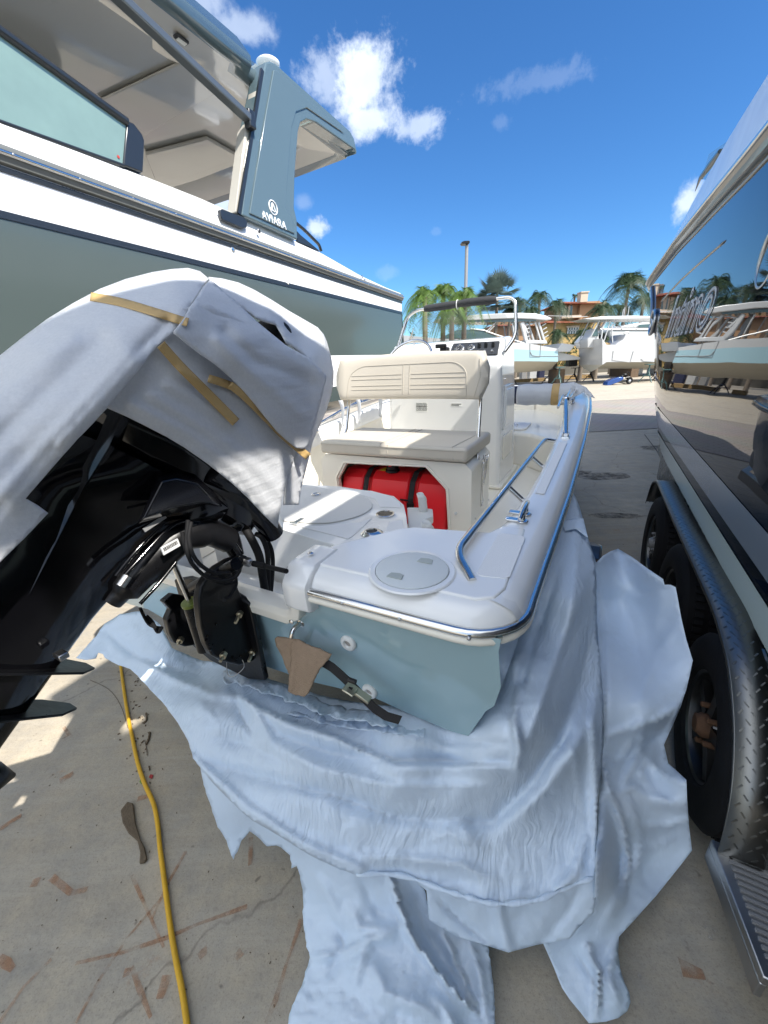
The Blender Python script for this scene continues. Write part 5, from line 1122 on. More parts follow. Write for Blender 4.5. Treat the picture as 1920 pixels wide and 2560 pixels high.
# steering cable with nut
p0 = X(600, 1398, .16); p1 = X(612, 1403, .175); p2 = X(634, 1409, .215); p3 = X(664, 1416, .27); p4 = X(716, 1428, .40)
k = MB(); k.tube([p0, p1], .016, 12); k.build('cable_boot', MT['rubber'], SK, parent=MO)
k = MB(); k.disc(p1, p2-p1, [(.013, 0), (.015, .006), (.015, .022), (.012, .028), (.010, .03)], 6); k.build('cable_nut', MT['alu'], SK, parent=MO)
k = MB(); k.tube([p2, p3], .0095, 12); k.build('cable_ferrule', MT['rubber'], SK, parent=MO); k = MB(); k.tube([p3, p4], .007, 12); k.build('steering_cable', MT['rubber'], SK, parent=MO)
# steering arm and hoses
k = MB(); P = [X(u, v, .10) for u, v in ((470, 1310), (520, 1318), (560, 1345), (590, 1385))]; k.tube(spline(P, 4), .022, 10); k.build('steering_arm', MT['black'], SK, parent=MO, smooth=60)
k = MB(); P = [X(u, v, .06) for u, v in ((560, 1290), (572, 1310), (590, 1345), (600, 1385))]; k.tube(spline(P, 4), .014, 10); k.build('steering_arm', MT['black'], SK, parent=MO, smooth=60)
for i, (l, x, r_) in enumerate((([(470, 1300), (466, 1360), (478, 1405), (510, 1438), (550, 1452), (585, 1445), (600, 1425)], .175, .0055), ([(478, 1305), (472, 1350), (490, 1400), (530, 1430), (575, 1432)], .18, .0055), ([(455, 1330), (470, 1390), (500, 1430), (555, 1460), (590, 1455)], .165, .005), ([(585, 1430), (590, 1460), (575, 1490), (560, 1500)], .17, .006), ([(365, 1540), (380, 1555), (395, 1580), (404, 1568)], -.1, .006), ([(350, 1520), (372, 1560), (400, 1570)], -.1, .005))):
    k = MB(); k.tube(spline([X(u, v, x+.01*j) for j, (u, v) in enumerate(l)], 5), r_, 8); k.build('hose', MT['rubber'], SK, parent=MO, smooth=60)
# wiring loom dropping into the splash well
for l, y_, r_ in (([(612, 1320), (630, 1350), (648, 1390), (655, 1430), (662, 1475)], .05, .014), ([(640, 1335), (655, 1345), (668, 1380), (670, 1430), (672, 1480)], .09, .009), ([(655, 1335), (675, 1365), (682, 1400), (680, 1450), (676, 1500)], .12, .008)):
    k = MB(); k.tube(spline([Y(u, v, y_) for u, v in l], 5), r_, 10); k.build('wiring_loom', MT['rubber'], SK, parent=MO, smooth=60)
# thin wire loop hanging off the bracket
k = MB(); k.tube(spline([Y(u, v, -.14) for u, v in ((566, 1645), (568, 1680), (576, 1692), (592, 1686), (610, 1668), (606, 1650))], 5), .0012, 5); k.build('wire_loop', MT['alu'], SK, parent=MO)

# ================================================================ red fuel tank under the seat
FT = thing('fuel_tank', 'red plastic fuel tank strapped under the beige helm seat', 'fuel tank', (.02, 1.6, FZ))
def tsec(x, ins=0):
    a = [(1.33+ins, FZ+.012), (1.33+ins, FZ+.20), (1.37+ins, FZ+.29), (1.43, FZ+.335-ins), (1.72, FZ+.335-ins), (1.76-ins, FZ+.29), (1.76-ins, FZ+.012)]
    return [(x, y-.02, FZ+(z-FZ)*1.0) for y, z in a]
k = MB(); rows = []
gx_ = [(-.385, .02), (-.375, 0), (-.22, 0), (-.208, .026), (-.162, .026), (-.15, 0), (.11, 0), (.122, .026), (.173, .026), (.185, 0), (.34, 0), (.37, .0), (.385, .02)]
k.loft([tsec(x, i) for x, i in gx_]); tk = k.build('tank_body', MT['red'], FT, bevel=.02, seg=3, smooth=25)
k = MB(); k.prism([(-.12, 1.316, FZ+.07), (-.12, 1.316, FZ+.18), (.09, 1.316, FZ+.18), (.09, 1.316, FZ+.07)], (0, -.012, 0)); k.build('face_panel', MT['red'], FT, parent=tk, bevel=.008)
for xx in (-.185, .148):
    k = MB(); P = [(1.303, FZ+.0), (1.300, FZ+.20), (1.342, FZ+.296), (1.41, FZ+.343), (1.70, FZ+.343)]
    k.loft([[(xx-.018, y, z), (xx+.018, y, z)] for y, z in P], closed=False); s_ = k.build('tank_strap', MT['strap'], FT, solid=.003, off=1, smooth=0)
    k = MB(); k.box((xx, 1.294, FZ+.15), (.048, .014, .045)); k.box((xx-.045, 1.300, FZ+.185), (.06, .004, .012)); k.build('buckle', MT['black_sat'], FT, parent=s_, bevel=.003)
c = (-.03, 1.42, FZ+.330)
k = MB(); k.disc(c, (0, 0, 1), [(.048, 0), (.048, .018), (.040, .02), (.040, .045), (.030, .052)], 20); cap_ = k.build('filler_cap', MT['black_sat'], FT, smooth=40)
k = MB(); k.box((-.03, 1.41, FZ+.385), (.022, .06, .03)); k.build('cap_grip', MT['red'], FT, parent=cap_, bevel=.004)
k = MB(); k.prism([(-.12, 1.40, FZ+.338), (-.07, 1.39, FZ+.338), (-.05, 1.45, FZ+.338), (-.10, 1.50, FZ+.338)], (0, 0, .002)); k.build('warning_label', MT['yellow_lbl'], FT, parent=tk)
# ================================================================ folded bimini top, foam wrapped, lying across the bow
BM = thing('bimini_top', 'folded navy canopy roll in clear foam with steel bows, across the skiff bow', 'canopy', (0, 3.2, 1.25))
ry_ = 3.35; rz_ = 1.345
k = MB(); k.tube([(x, ry_, rz_+.0*x) for x in np.linspace(-.90, .90, 12)], .085, 20); k.build('canvas_roll', MT['navy'], BM, smooth=60)
k = MB(); rr_ = random.Random(5); xs2 = np.linspace(.42, .93, 16)
k.tube([(x, ry_-.002, rz_+.002) for x in xs2], [.096+.004*sin(x*40)+rr_.uniform(-.002, .002) for x in xs2], 24, cap=False); FW = k.build('foam_sleeve', MT['foam'], BM, smooth=60, solid=.003)
k = MB(); k.tube([(x, ry_-.002, rz_+.002) for x in (.735, .75, .785, .80)], [.1005, .102, .102, .1005], 24, cap=False); k.build('tape_band', MT['tape'], BM, smooth=60)
k = MB(); k.tube([(x, ry_-.002, rz_+.002) for x in np.linspace(-.93, -.2, 14)], .096, 24, cap=False); k.build('foam_sleeve', MT['foam'], BM, smooth=60, solid=.003)
for s in (1, -1):
    m0 = Z(1414, 1088, railz(1.8)+.055); m0 = np.array([s*m0[0], m0[1], m0[2]]) 
    A_ = np.array([s*.905, 2.55, 1.38]); 
    k = MB(); k.tube([m0, (m0+A_)/2+[0, 0, .005], A_], [.013, .017, .013], 10); k.build('bow_tube', MT['steel'], BM, smooth=60)
    k = MB(); k.tube([A_, (s*.90, ry_-.12, rz_+.06)], .011, 10); k.build('bow_tube', MT['steel'], BM, smooth=60)
    k = MB(); k.tube([A_+[-s*.03, -.28, -.03], A_+[-s*.04, .1, .0], (s*.86, ry_-.10, rz_+.02)], .010, 10); k.build('bow_tube', MT['steel'], BM, smooth=60)
    k = MB(); k.tube([A_+[s*.02, .1, .0], (s*.94, ry_-.02, rz_+.05)], .009, 10); k.build('bow_tube', MT['steel'], BM, smooth=60)
    k = MB(); k.sphere(A_, .022, 12, 8); k.box(A_+[0, .02, 0], (.05, .03, .03)); k.build('hinge_joint', MT['steel'], BM, smooth=60, bevel=.003)
    k = MB(); k.box(m0+[0, 0, -.014], (.05, .06, .012)); k.box(m0+[.015, 0, -.0], (.008, .04, .035)); k.box(m0+[-.015, 0, -.0], (.008, .04, .035)); k.build('deck_mount', MT['steel'], BM, bevel=.003)
# crumpled foam end over the starboard bows
def patch_sheet(T, name, m, poly, ctrl, solid=.003, parent=None, label=None, **kw):
    vs, fs, f = sheet_verts(poly, ctrl, **kw); k = MB(); k.add(vs, fs); return k.build(name, MT[m], T, parent=parent, smooth=180, solid=solid, recalc=False, label=label), f
patch_sheet(BM, 'foam_end', 'foam', [(1400, 972), (1412, 958), (1435, 955), (1465, 968), (1480, 985), (1488, 996), (1470, 990), (1458, 978), (1452, 985), (1440, 990), (1428, 1000), (1420, 1012), (1405, 1008), (1398, 990)],
    [(1400, 990, ('y', ry_-.1)), (1435, 955, ('y', ry_-.02)), (1440, 990, ('y', ry_-.14)), (1488, 996, ('y', ry_-.2)), (1460, 972, ('y', ry_-.12))], step=3.5, crumple=.03, cscale=9, seed=2)
# strips of foam hanging on the port bows
for (x, y) in ((-.80, 2.7), (-.86, 2.1), (-.84, 2.35)):
    k = MB(); k.loft([[(x-.03, y+.02, 1.42-.0*i), (x+.03, y, 1.42)] if i == 0 else [(x-.03+.012*sin(i), y+.02+.01*i, 1.42-.045*i), (x+.035+.01*sin(i), y-.01, 1.42-.045*i)] for i in range(6)], closed=False); k.build('foam_strip', MT['foam'], BM, smooth=180, solid=.003)

# ================================================================ foam sheets wrapped round the cowling
FO = thing('foam_wrap', 'white packing foam draped over the raised outboard motor, held by tan tape', 'foam wrap', EP(.5, .3, 0))
A_poly = [(-60, 940), (-30, 915), (0, 893), (60, 845), (120, 800), (185, 760), (250, 725), (315, 700), (380, 683), (430, 675), (470, 672), (500, 680), (521, 698), (505, 718), (492, 744), (478, 762), (469, 775), (463, 790), (448, 816), (434, 831), (393, 866), (352, 915), (312, 964), (288, 992), (266, 1019), (228, 1060), (191, 1097), (125, 1172), (61, 1245), (92, 1262), (119, 1282), (60, 1345), (0, 1404), (-60, 1462)]
A_ctrl = [(-60, 940, ('x', -.04)), (0, 893, ('x', -.03)), (120, 800, ('x', -.02)), (250, 725, ('x', -.02)), (380, 683, ('x', -.02)), (470, 674, ('x', .0)), (521, 698, ('x', .06)), (492, 744, ('x', .16)), (463, 790, ('x', .215)), (434, 831, ('x', .218)), (350, 915, ('x', .218)), (266, 1019, ('x', .215)), (191, 1097, ('x', .20)), (61, 1245, ('x', .17)), (119, 1282, ('x', .16)), (0, 1404, ('x', .16)), (-60, 1462, ('x', .16)), (200, 900, ('x', .16)), (300, 850, ('x', .185)), (380, 780, ('x', .17)), (60, 1020, ('x', .15)), (60, 1150, ('x', .16)), (440, 720, ('x', .11)), (280, 780, ('x', .10)), (120, 880, ('x', .09)), (-60, 1100, ('x', .13))]
A_f = [([(330, 900), (180, 1060), (20, 1240)], 26, .018, 'f'), ([(420, 800), (300, 940), (120, 1130), (-20, 1290)], 14, -.010, 'f'), ([(250, 860), (100, 1000), (-40, 1130)], 30, -.014, 'f'), ([(180, 850), (60, 940), (-60, 1040)], 20, .010, 'f'), ([(380, 860), (260, 990), (150, 1110)], 9, .008, 'f'), ([(515, 700), (480, 760), (440, 822)], 7, -.006, 'f')]
fa, fA = patch_sheet(FO, 'foam_sheet', 'foam', A_poly, A_ctrl, solid=.005, folds=A_f, step=11, crumple=.0015, cscale=2.0, seed=1)
B_poly = [(455, 770), (400, 850), (340, 915), (266, 1019), (318, 1042), (370, 1068), (418, 1093), (463, 1120), (520, 1160), (579, 1207), (618, 1243), (654, 1282), (675, 1303), (693, 1320), (697, 1285), (703, 1248), (720, 1190), (741, 1126), (760, 1060), (770, 1000), (760, 930), (700, 860), (600, 800), (520, 760)]
B_ctrl = [(455, 770, ('x', .20)), (340, 915, ('x', .206)), (266, 1019, ('x', .195)), (370, 1068, ('x', .197)), (463, 1120, ('x', .2)), (579, 1207, ('x', .195)), (693, 1320, ('x', .165)), (741, 1126, ('x', .175)), (770, 1000, ('x', .16)), (700, 860, ('x', .17)), (600, 800, ('x', .19)), (560, 1000, ('x', .21)), (430, 960, ('x', .21)), (640, 1150, ('x', .205)), (650, 960, ('x', .205))]
B_f = [([(330, 1010), (470, 1085), (600, 1180), (690, 1290)], 12, .010, 'f'), ([(380, 990), (520, 1075), (640, 1170), (710, 1240)], 13, .009, 'f'), ([(420, 960), (560, 1040), (680, 1150)], 13, .008, 'f'), ([(450, 930), (600, 1000), (730, 1110)], 11, .007, 'f'), ([(440, 840), (600, 960), (760, 1080)], 16, -.006, 'f')]
fb, fB = patch_sheet(FO, 'foam_sheet', 'foam', B_poly, B_ctrl, solid=.005, folds=B_f, step=11, crumple=.0015, cscale=2.0, seed=2)
C2_poly = [(521, 694), (555, 698), (596, 708), (637, 727), (680, 752), (723, 779), (760, 800), (793, 819), (808, 836), (816, 854), (826, 890), (833, 929), (832, 960), (827, 987), (815, 1025), (800, 1060), (781, 1103), (770, 1150), (758, 1196), (750, 1230), (746, 1262), (709, 1262), (712, 1225), (717, 1190), (735, 1140), (760, 1060), (785, 1000), (790, 960), (770, 900), (735, 870), (716, 858), (704, 835), (690, 812), (660, 803), (642, 796), (610, 775), (570, 745), (545, 725)]
C2_ctrl = [(521, 694, ('x', .03)), (596, 708, ('x', -.04)), (723, 779, ('x', -.09)), (793, 819, ('x', -.10)), (833, 929, ('x', -.06)), (827, 987, ('x', -.03)), (781, 1103, ('x', .04)), (758, 1196, ('x', .10)), (746, 1262, ('x', .12)), (709, 1262, ('x', .165)), (735, 1140, ('x', .165)), (785, 1000, ('x', .13)), (770, 900, ('x', .12)), (704, 835, ('x', .13)), (642, 796, ('x', .13)), (570, 745, ('x', .12)), (760, 850, ('x', .0)), (680, 775, ('x', .03)), (810, 950, ('x', .04))]
C2_f = [([(700, 790), (780, 860), (800, 960), (770, 1080)], 10, .014, 'f'), ([(740, 800), (805, 880), (815, 970), (780, 1080)], 7, -.010, 'f'), ([(560, 715), (640, 760), (710, 800)], 9, .008, 'f'), ([(728, 1130), (722, 1200), (718, 1262)], 5, -.006, 'f'), ([(760, 1120), (740, 1200), (733, 1262)], 5, .006, 'f')]
fc, fC2 = patch_sheet(FO, 'foam_sheet', 'foam', C2_poly, C2_ctrl, solid=.005, folds=C2_f, step=9, crumple=.0015, cscale=2.0, seed=3)
C1_poly = [(524, 701), (540, 712), (555, 727), (584, 752), (613, 778), (628, 793), (642, 806), (676, 834), (712, 863), (742, 880), (770, 895), (795, 918), (816, 941), (808, 975), (799, 1010), (790, 1045), (781, 1080), (776, 1098), (770, 1115), (757, 1122), (741, 1120), (716, 1100), (694, 1080), (665, 1045), (637, 1010), (608, 978), (579, 947), (540, 912), (498, 883), (465, 857), (434, 831), (448, 812), (463, 790), (476, 765), (492, 744), (506, 720)]
C1_ctrl = [(524, 701, ('x', .06)), (555, 727, ('x', .10)), (613, 778, ('x', .14)), (642, 806, ('x', .16)), (712, 863, ('x', .19)), (770, 895, ('x', .18)), (816, 941, ('x', .15)), (799, 1010, ('x', .17)), (770, 1115, ('x', .195)), (741, 1120, ('x', .205)), (694, 1080, ('x', .222)), (637, 1010, ('x', .232)), (579, 947, ('x', .235)), (498, 883, ('x', .236)), (434, 831, ('x', .232)), (492, 744, ('x', .175)), (600, 850, ('x', .235)), (700, 950, ('x', .235)), (540, 790, ('x', .195)), (740, 1030, ('x', .225))]
C1_f = [([(560, 830), (640, 905), (700, 925), (780, 960)], 14, -.016, 'f'), ([(540, 850), (620, 930), (680, 975), (760, 1040)], 12, .010, 'f'), ([(620, 800), (700, 880), (790, 935)], 12, .010, 'f'), ([(520, 740), (580, 800), (640, 850)], 20, .008, 'f')]
fc1, fC1 = patch_sheet(FO, 'foam_sheet', 'foam', C1_poly, C1_ctrl, solid=.005, folds=C1_f, step=10, crumple=.0015, cscale=2.0, seed=4)
E_poly = [(-60, 1400), (0, 1340), (61, 1245), (92, 1262), (119, 1282), (60, 1345), (0, 1404), (-60, 1462)]
k = MB(); k.sphere(X(682, 836, .0), .068, 20, 12, (1, 1.1, .8)); k.build('cowl_filler', MT['rubber'], SK, parent=MO, smooth=180)  # dark ball added behind the foam gap to read as cowling
# tape strips follow the foam under them
def tape(fn, line, w_, folds, seed=0, extra=.007, nm='tape_strip', cr=.0015, cs=2.0):
    P = spline([np.array(p, float) for p in line], 6); L_ = []; R_ = []
    for i, p in enumerate(P):
        d = P[min(i+1, len(P)-1)]-P[max(i-1, 0)]; d = d/np.linalg.norm(d); n_ = np.array([-d[1], d[0]]); L_.append(tuple(p+n_*w_/2)); R_.append(tuple(p-n_*w_/2))
    poly = L_+R_[::-1]
    ctrl = [(p[0], p[1], ('t', float(fn(p[0], p[1])))) for p in list(P[::3])+L_[::4]+R_[::4]+[P[-1]]]
    return patch_sheet(FO, nm, 'tape', poly, ctrl, solid=.0006, folds=folds, step=8, crumple=cr, cscale=cs, seed=seed, extra=extra)
tape(fA, [(226, 741), (300, 755), (380, 778), (440, 797), (470, 806)], 21, A_f, 1, extra=.009)
tape(fB, [(402, 861), (450, 915), (520, 985), (590, 1056)], 24, B_f, 2, extra=.016)
tape(fB, [(521, 946), (545, 953), (580, 966), (600, 980)], 20, B_f, 2, extra=.016)
tape(fB, [(575, 962), (610, 990), (665, 1044), (710, 1090), (771, 1142)], 19, [], 2, extra=.030, cr=0)
# ================================================================ blue-white shrink film hanging round the stern
SW = thing('shrink_film', 'crumpled blue-white plastic film hanging in folds below the skiff stern', 'plastic sheet', (.9, -.1, .0))
def film(poly, ctrl, folds, **kw):
    kw.setdefault('step', 10); return patch_sheet(SW, kw.pop('name', 'film_layer'), kw.pop('m', 'wrap'), poly, ctrl, solid=.0015, folds=folds, **kw)
# main apron, crinkled, from the hull down to its curled hem
W1 = [(190, 1645), (215, 1618), (240, 1590), (262, 1560), (300, 1535), (350, 1528), (400, 1560), (430, 1620), (500, 1650), (560, 1660), (620, 1670), (680, 1700), (740, 1718), (800, 1738), (860, 1750), (920, 1760), (985, 1765), (1060, 1785), (1110, 1800), (1160, 1800), (1205, 1750), (1225, 1700), (1262, 1620), (1292, 1540), (1322, 1460), (1360, 1375), (1408, 1290), (1428, 1222), (1450, 1271), (1459, 1307), (1470, 1346), (1484, 1390), (1490, 1440), (1492, 1560), (1500, 1650), (1508, 1744), (1508, 1867), (1500, 1950), (1494, 2040), (1490, 2150), (1484, 2193), (1455, 2205), (1423, 2212), (1395, 2222), (1370, 2240), (1343, 2247), (1300, 2252), (1238, 2256), (1170, 2240), (1110, 2222), (1060, 2205), (998, 2186), (945, 2184), (890, 2186), (850, 2172), (800, 2150), (760, 2128), (715, 2100), (670, 2072), (630, 2050), (590, 2015), (540, 1965), (505, 1925), (483, 1895), (470, 1850), (440, 1800), (410, 1760), (375, 1725), (345, 1690), (325, 1672), (290, 1660), (262, 1645), (258, 1634), (245, 1632), (240, 1646), (215, 1650)]
W1c = [(190, 1645, ('z', .62)), (262, 1560, ('z', .66)), (350, 1530, ('y', -.02)), (430, 1620, ('y', -.06)), (500, 1672, ('y', -.03)), (620, 1705, ('y', -.04)), (740, 1752, ('y', -.04)), (860, 1786, ('y', -.04)), (985, 1800, ('y', -.035)), (1060, 1822, ('y', -.03)), (1175, 1850, ('y', -.02)), (1235, 1780, ('y', .03)), (1285, 1650, ('y', .18)), (1345, 1490, ('y', .46)), (620, 1665, ('y', .03)), (860, 1748, ('y', .03)), (1060, 1780, ('y', .03)), (1160, 1795, ('y', .06)), (1225, 1695, ('y', .2)), (1292, 1535, ('y', .5)), (980, 1840, ('y', -.08)), (760, 1800, ('y', -.10)), (1408, 1290, ('y', 1.0)), (1428, 1222, ('y', 1.3)), (1459, 1307, ('y', 1.05)), (1484, 1390, ('y', .82)), (1492, 1560, ('y', .60)), (1508, 1744, ('y', .40)), (1508, 1867, ('y', .24)), (1494, 2040, ('z', .42)), (1484, 2193, ('z', .36)),
       (1370, 2240, ('z', .34)), (1238, 2256, ('z', .33)), (1110, 2222, ('z', .33)), (998, 2186, ('z', .34)), (890, 2186, ('z', .36)), (760, 2128, ('z', .40)), (630, 2050, ('z', .44)), (483, 1895, ('z', .50)), (410, 1760, ('z', .54)), (325, 1672, ('z', .58)), (600, 1860, ('z', .56)), (800, 1960, ('z', .56)), (1000, 1980, ('z', .56)), (1150, 1990, ('z', .55)), (1260, 1990, ('z', .55)), (1300, 1850, ('y', -.02)), (1360, 1700, ('y', .16)), (1420, 1500, ('y', .45)), (1400, 1950, ('z', .56)), (700, 1820, ('z', .61)), (500, 1760, ('z', .61)), (950, 1860, ('z', .62)), (1120, 1900, ('z', .60))]
W1f = [([(560, 1720), (700, 1800), (800, 1830), (990, 1912), (1140, 1915), (1285, 1915)], 26, 0.047, 's'), ([(640, 1770), (700, 1840), (820, 1880), (980, 1905), (1250, 1905)], 16, -0.027), ([(1290, 1920), (1300, 1870), (1285, 1800), (1300, 1720)], 10, 0.041, 'f'),
       ([(500, 1900), (640, 1940), (820, 1985), (1000, 2045), (1230, 2055), (1330, 1960), (1420, 1830), (1470, 1700)], 22, -0.041), ([(640, 1840), (800, 1920), (960, 1960), (1150, 1965), (1290, 1960)], 34, 0.035), ([(1260, 2060), (1330, 2010), (1420, 1900), (1500, 1760)], 40, 0.041),
       ([(330, 1640), (420, 1690), (520, 1730), (600, 1745), (700, 1800)], 12, 0.027), ([(270, 1580), (340, 1640), (420, 1665), (500, 1690)], 12, -0.024), ([(600, 1720), (640, 1780), (680, 1850)], 12, 0.024), ([(580, 1700), (600, 1780), (640, 1850)], 9, -0.022), ([(520, 1840), (620, 1860), (760, 1930)], 20, -0.022),
       ([(1470, 1430), (1420, 1560), (1370, 1700), (1300, 1900)], 26, 0.043), ([(1400, 1400), (1370, 1500), (1310, 1680), (1275, 1830)], 16, -0.041), ([(1490, 1560), (1450, 1700), (1400, 1860), (1310, 1960)], 16, -0.038), ([(1505, 1640), (1480, 1800), (1490, 2000), (1488, 2180)], 12, 0.034), ([(1440, 1300), (1440, 1450), (1410, 1600)], 14, 0.024),
       ([(880, 2140), (1000, 2145), (1150, 2160), (1230, 2200)], 18, 0.024), ([(1380, 2240), (1440, 2180), (1470, 2080)], 14, 0.022), ([(1200, 2120), (1150, 2060), (1040, 2030)], 24, 0.016), ([(480, 1890), (620, 2020), (760, 2110), (900, 2170)], 12, 0.019, 'f'), ([(1030, 1830), (1120, 1875), (1180, 1900), (1230, 1905)], 14, 0.019), ([(1285, 1860), (1180, 1855), (1090, 1850)], 12, -0.016)]
W1f += [([(1010, 1840), (1080, 1870), (1150, 1905)], 4, .012, 'c'), ([(1285, 1905), (1292, 1850), (1282, 1800)], 5, .018, 'c'), ([(660, 1770), (720, 1815), (800, 1840), (900, 1850)], 6, .014, 'c'), ([(610, 1830), (640, 1790), (700, 1770)], 5, .012, 'c'), ([(1460, 1450), (1440, 1600), (1380, 1780)], 6, .014, 'c'), ([(1350, 1560), (1330, 1680), (1310, 1800)], 6, .012, 'c'), ([(420, 1700), (500, 1720), (560, 1760)], 5, .010, 'c'), ([(1060, 2110), (1120, 2080), (1200, 2120)], 7, .010, 'c'), ([(700, 1960), (760, 1990), (860, 2000)], 8, .008, 'c'), ([(1400, 1830), (1440, 1900), (1450, 2020)], 7, .012, 'c')]
film(W1, W1c, W1f, step=9, rag=.8, crumple=.012, cscale=1.7, seed=11)
# bunched inner edge where the film meets the transom
random.seed(21)
for (pts, w_) in (([(560, 1690), (620, 1700), (680, 1722), (740, 1745), (790, 1762), (850, 1782), (930, 1795), (990, 1802)], 30), ([(590, 1722), (660, 1750), (740, 1775), (840, 1800), (960, 1815), (1060, 1835)], 26)):
    P = spline(pts, 5); up_ = [(p[0]+random.uniform(-4, 4), p[1]-w_*.5+random.uniform(-7, 7)) for p in P]; dn_ = [(p[0]+random.uniform(-4, 4), p[1]+w_*.5+random.uniform(-6, 6)) for p in P]
    film(up_+dn_[::-1], [(p[0], p[1]-14, ('y', -.03)) for p in pts]+[(p[0], p[1]+16, ('y', -.11)) for p in pts], [], step=6, crumple=.05, cscale=4, seed=31, name='bunched_edge')
# smooth lower band under the hem
W3 = [(992, 2180), (1030, 2195), (1066, 2226), (1070, 2270), (1072, 2300), (1110, 2322), (1146, 2343), (1205, 2360), (1271, 2381), (1340, 2362), (1400, 2352), (1423, 2347), (1450, 2315), (1484, 2281), (1490, 2240), (1492, 2180), (1430, 2190), (1340, 2225), (1240, 2235), (1110, 2205), (1040, 2180)]
film(W3, [(992, 2180, ('z', .31)), (1072, 2300, ('z', .20)), (1146, 2343, ('z', .17)), (1271, 2381, ('z', .15)), (1423, 2347, ('z', .17)), (1484, 2281, ('z', .24)), (1492, 2180, ('z', .33)), (1340, 2225, ('z', .28)), (1110, 2205, ('z', .29))], [([(1240, 2240), (1255, 2320), (1271, 2381)], 16, .02, 'f'), ([(1080, 2230), (1150, 2300), (1240, 2370)], 10, -.015), ([(1460, 2200), (1420, 2280), (1350, 2360)], 14, -.015)], m='wrap_smooth', crumple=.01, cscale=2, seed=13)
# big smooth bag on the starboard side
W2 = [(1418, 1250), (1427, 1222), (1440, 1245), (1450, 1271), (1459, 1307), (1470, 1346), (1480, 1375), (1490, 1407), (1508, 1389), (1526, 1378), (1545, 1372), (1562, 1382), (1581, 1393), (1620, 1422), (1658, 1448), (1661, 1462), (1676, 1462), (1689, 1468), (1694, 1493), (1703, 1545), (1716, 1600), (1732, 1651), (1724, 1690), (1716, 1723), (1700, 1770), (1682, 1812), (1660, 1862), (1671, 1909), (1695, 1930), (1716, 1950), (1718, 2000), (1722, 2060), (1730, 2126), (1700, 2165), (1640, 2240), (1590, 2295), (1547, 2342), (1545, 2380), (1550, 2421), (1560, 2455), (1573, 2482), (1576, 2505), (1568, 2527), (1545, 2545), (1515, 2554), (1472, 2558), (1450, 2530), (1425, 2500), (1405, 2470), (1385, 2420), (1358, 2359), (1423, 2340), (1484, 2275), (1490, 2150), (1496, 2000), (1500, 1867), (1500, 1744), (1480, 1600), (1470, 1450), (1450, 1350)]
W2c = [(1427, 1222, ('y', 1.35)), (1459, 1307, ('y', 1.1)), (1490, 1407, ('y', .88)), (1545, 1372, ('x', 1.30)), (1620, 1422, ('x', 1.38)), (1689, 1468, ('x', 1.46)), (1716, 1600, ('x', 1.50)), (1732, 1651, ('x', 1.515)), (1716, 1723, ('x', 1.50)), (1682, 1812, ('x', 1.47)), (1660, 1862, ('x', 1.47)), (1716, 1950, ('x', 1.50)), (1730, 2126, ('z', .16)), (1640, 2240, ('z', .12)), (1547, 2342, ('z', .11)), (1573, 2482, ('z', .06)), (1515, 2554, ('z', .045)), (1450, 2530, ('z', .05)), (1500, 2450, ('z', .09)), (1358, 2359, ('z', .14)), (1423, 2340, ('z', .14)), (1484, 2275, ('z', .21)), (1490, 2150, ('y', -.02)), (1500, 1867, ('y', .32)), (1480, 1600, ('y', .62)), (1470, 1450, ('y', .80)),
       (1580, 1600, ('x', 1.36)), (1620, 1780, ('x', 1.38)), (1580, 1900, ('x', 1.36)), (1620, 2050, ('x', 1.42)), (1560, 2150, ('z', .2)), (1650, 1600, ('x', 1.44)), (1540, 1500, ('x', 1.30))]
W2f = [([(1500, 1870), (1520, 1960), (1560, 2060), (1575, 2150), (1560, 2250)], 9, 0.041, 's'), ([(1515, 1990), (1545, 2080), (1565, 2250)], 22, -0.047), ([(1505, 1843), (1580, 1820), (1640, 1800), (1700, 1760)], 10, 0.035, 'c'), ([(1500, 1880), (1560, 1900), (1620, 1860), (1690, 1800)], 18, -0.041), ([(1560, 1960), (1600, 1870), (1610, 1800)], 9, 0.035, 'c'), ([(1610, 1890), (1660, 1940), (1716, 1960)], 8, 0.027, 'c'), ([(1600, 2060), (1660, 2065), (1720, 2050)], 8, 0.016), ([(1570, 1960), (1630, 2000), (1710, 2010)], 18, 0.022),
       ([(1540, 1390), (1560, 1440), (1600, 1480), (1680, 1470)], 10, -0.030), ([(1545, 1375), (1600, 1420), (1660, 1455)], 6, 0.019, 'f'), ([(1660, 1470), (1640, 1560), (1690, 1650)], 20, 0.014), ([(1490, 1420), (1500, 1550), (1505, 1750), (1498, 1900), (1490, 2100)], 9, -0.041, 'f'), ([(1530, 1420), (1540, 1560), (1560, 1700)], 30, 0.022), ([(1430, 2370), (1480, 2440), (1500, 2520)], 8, -.012, 'c'), ([(1470, 2360), (1500, 2430), (1495, 2540)], 9, 0.041, 's'), ([(1540, 2350), (1520, 2440), (1550, 2520)], 10, 0.020), ([(1620, 2110), (1560, 2210), (1500, 2330)], 18, 0.019)]
W2f += [([(1520, 1400), (1600, 1560), (1620, 1700)], 5, .012, 'c'), ([(1600, 1790), (1570, 1870), (1530, 1930)], 5, .016, 'c'), ([(1640, 1870), (1590, 1960), (1540, 1990)], 5, .016, 'c'), ([(1590, 1910), (1640, 1990), (1718, 2030)], 5, .014, 'c'), ([(1520, 2120), (1600, 2130), (1700, 2090)], 5, .008, 'c'), ([(1560, 1960), (1600, 2080), (1590, 2200)], 6, .014, 'c'), ([(1660, 1470), (1600, 1500), (1560, 1470)], 5, .012, 'c'), ([(1700, 1560), (1640, 1640), (1600, 1760)], 6, .010, 'c')]
film(W2, W2c, W2f, m='wrap_smooth', crumple=.010, cscale=1.4, seed=14, step=10)
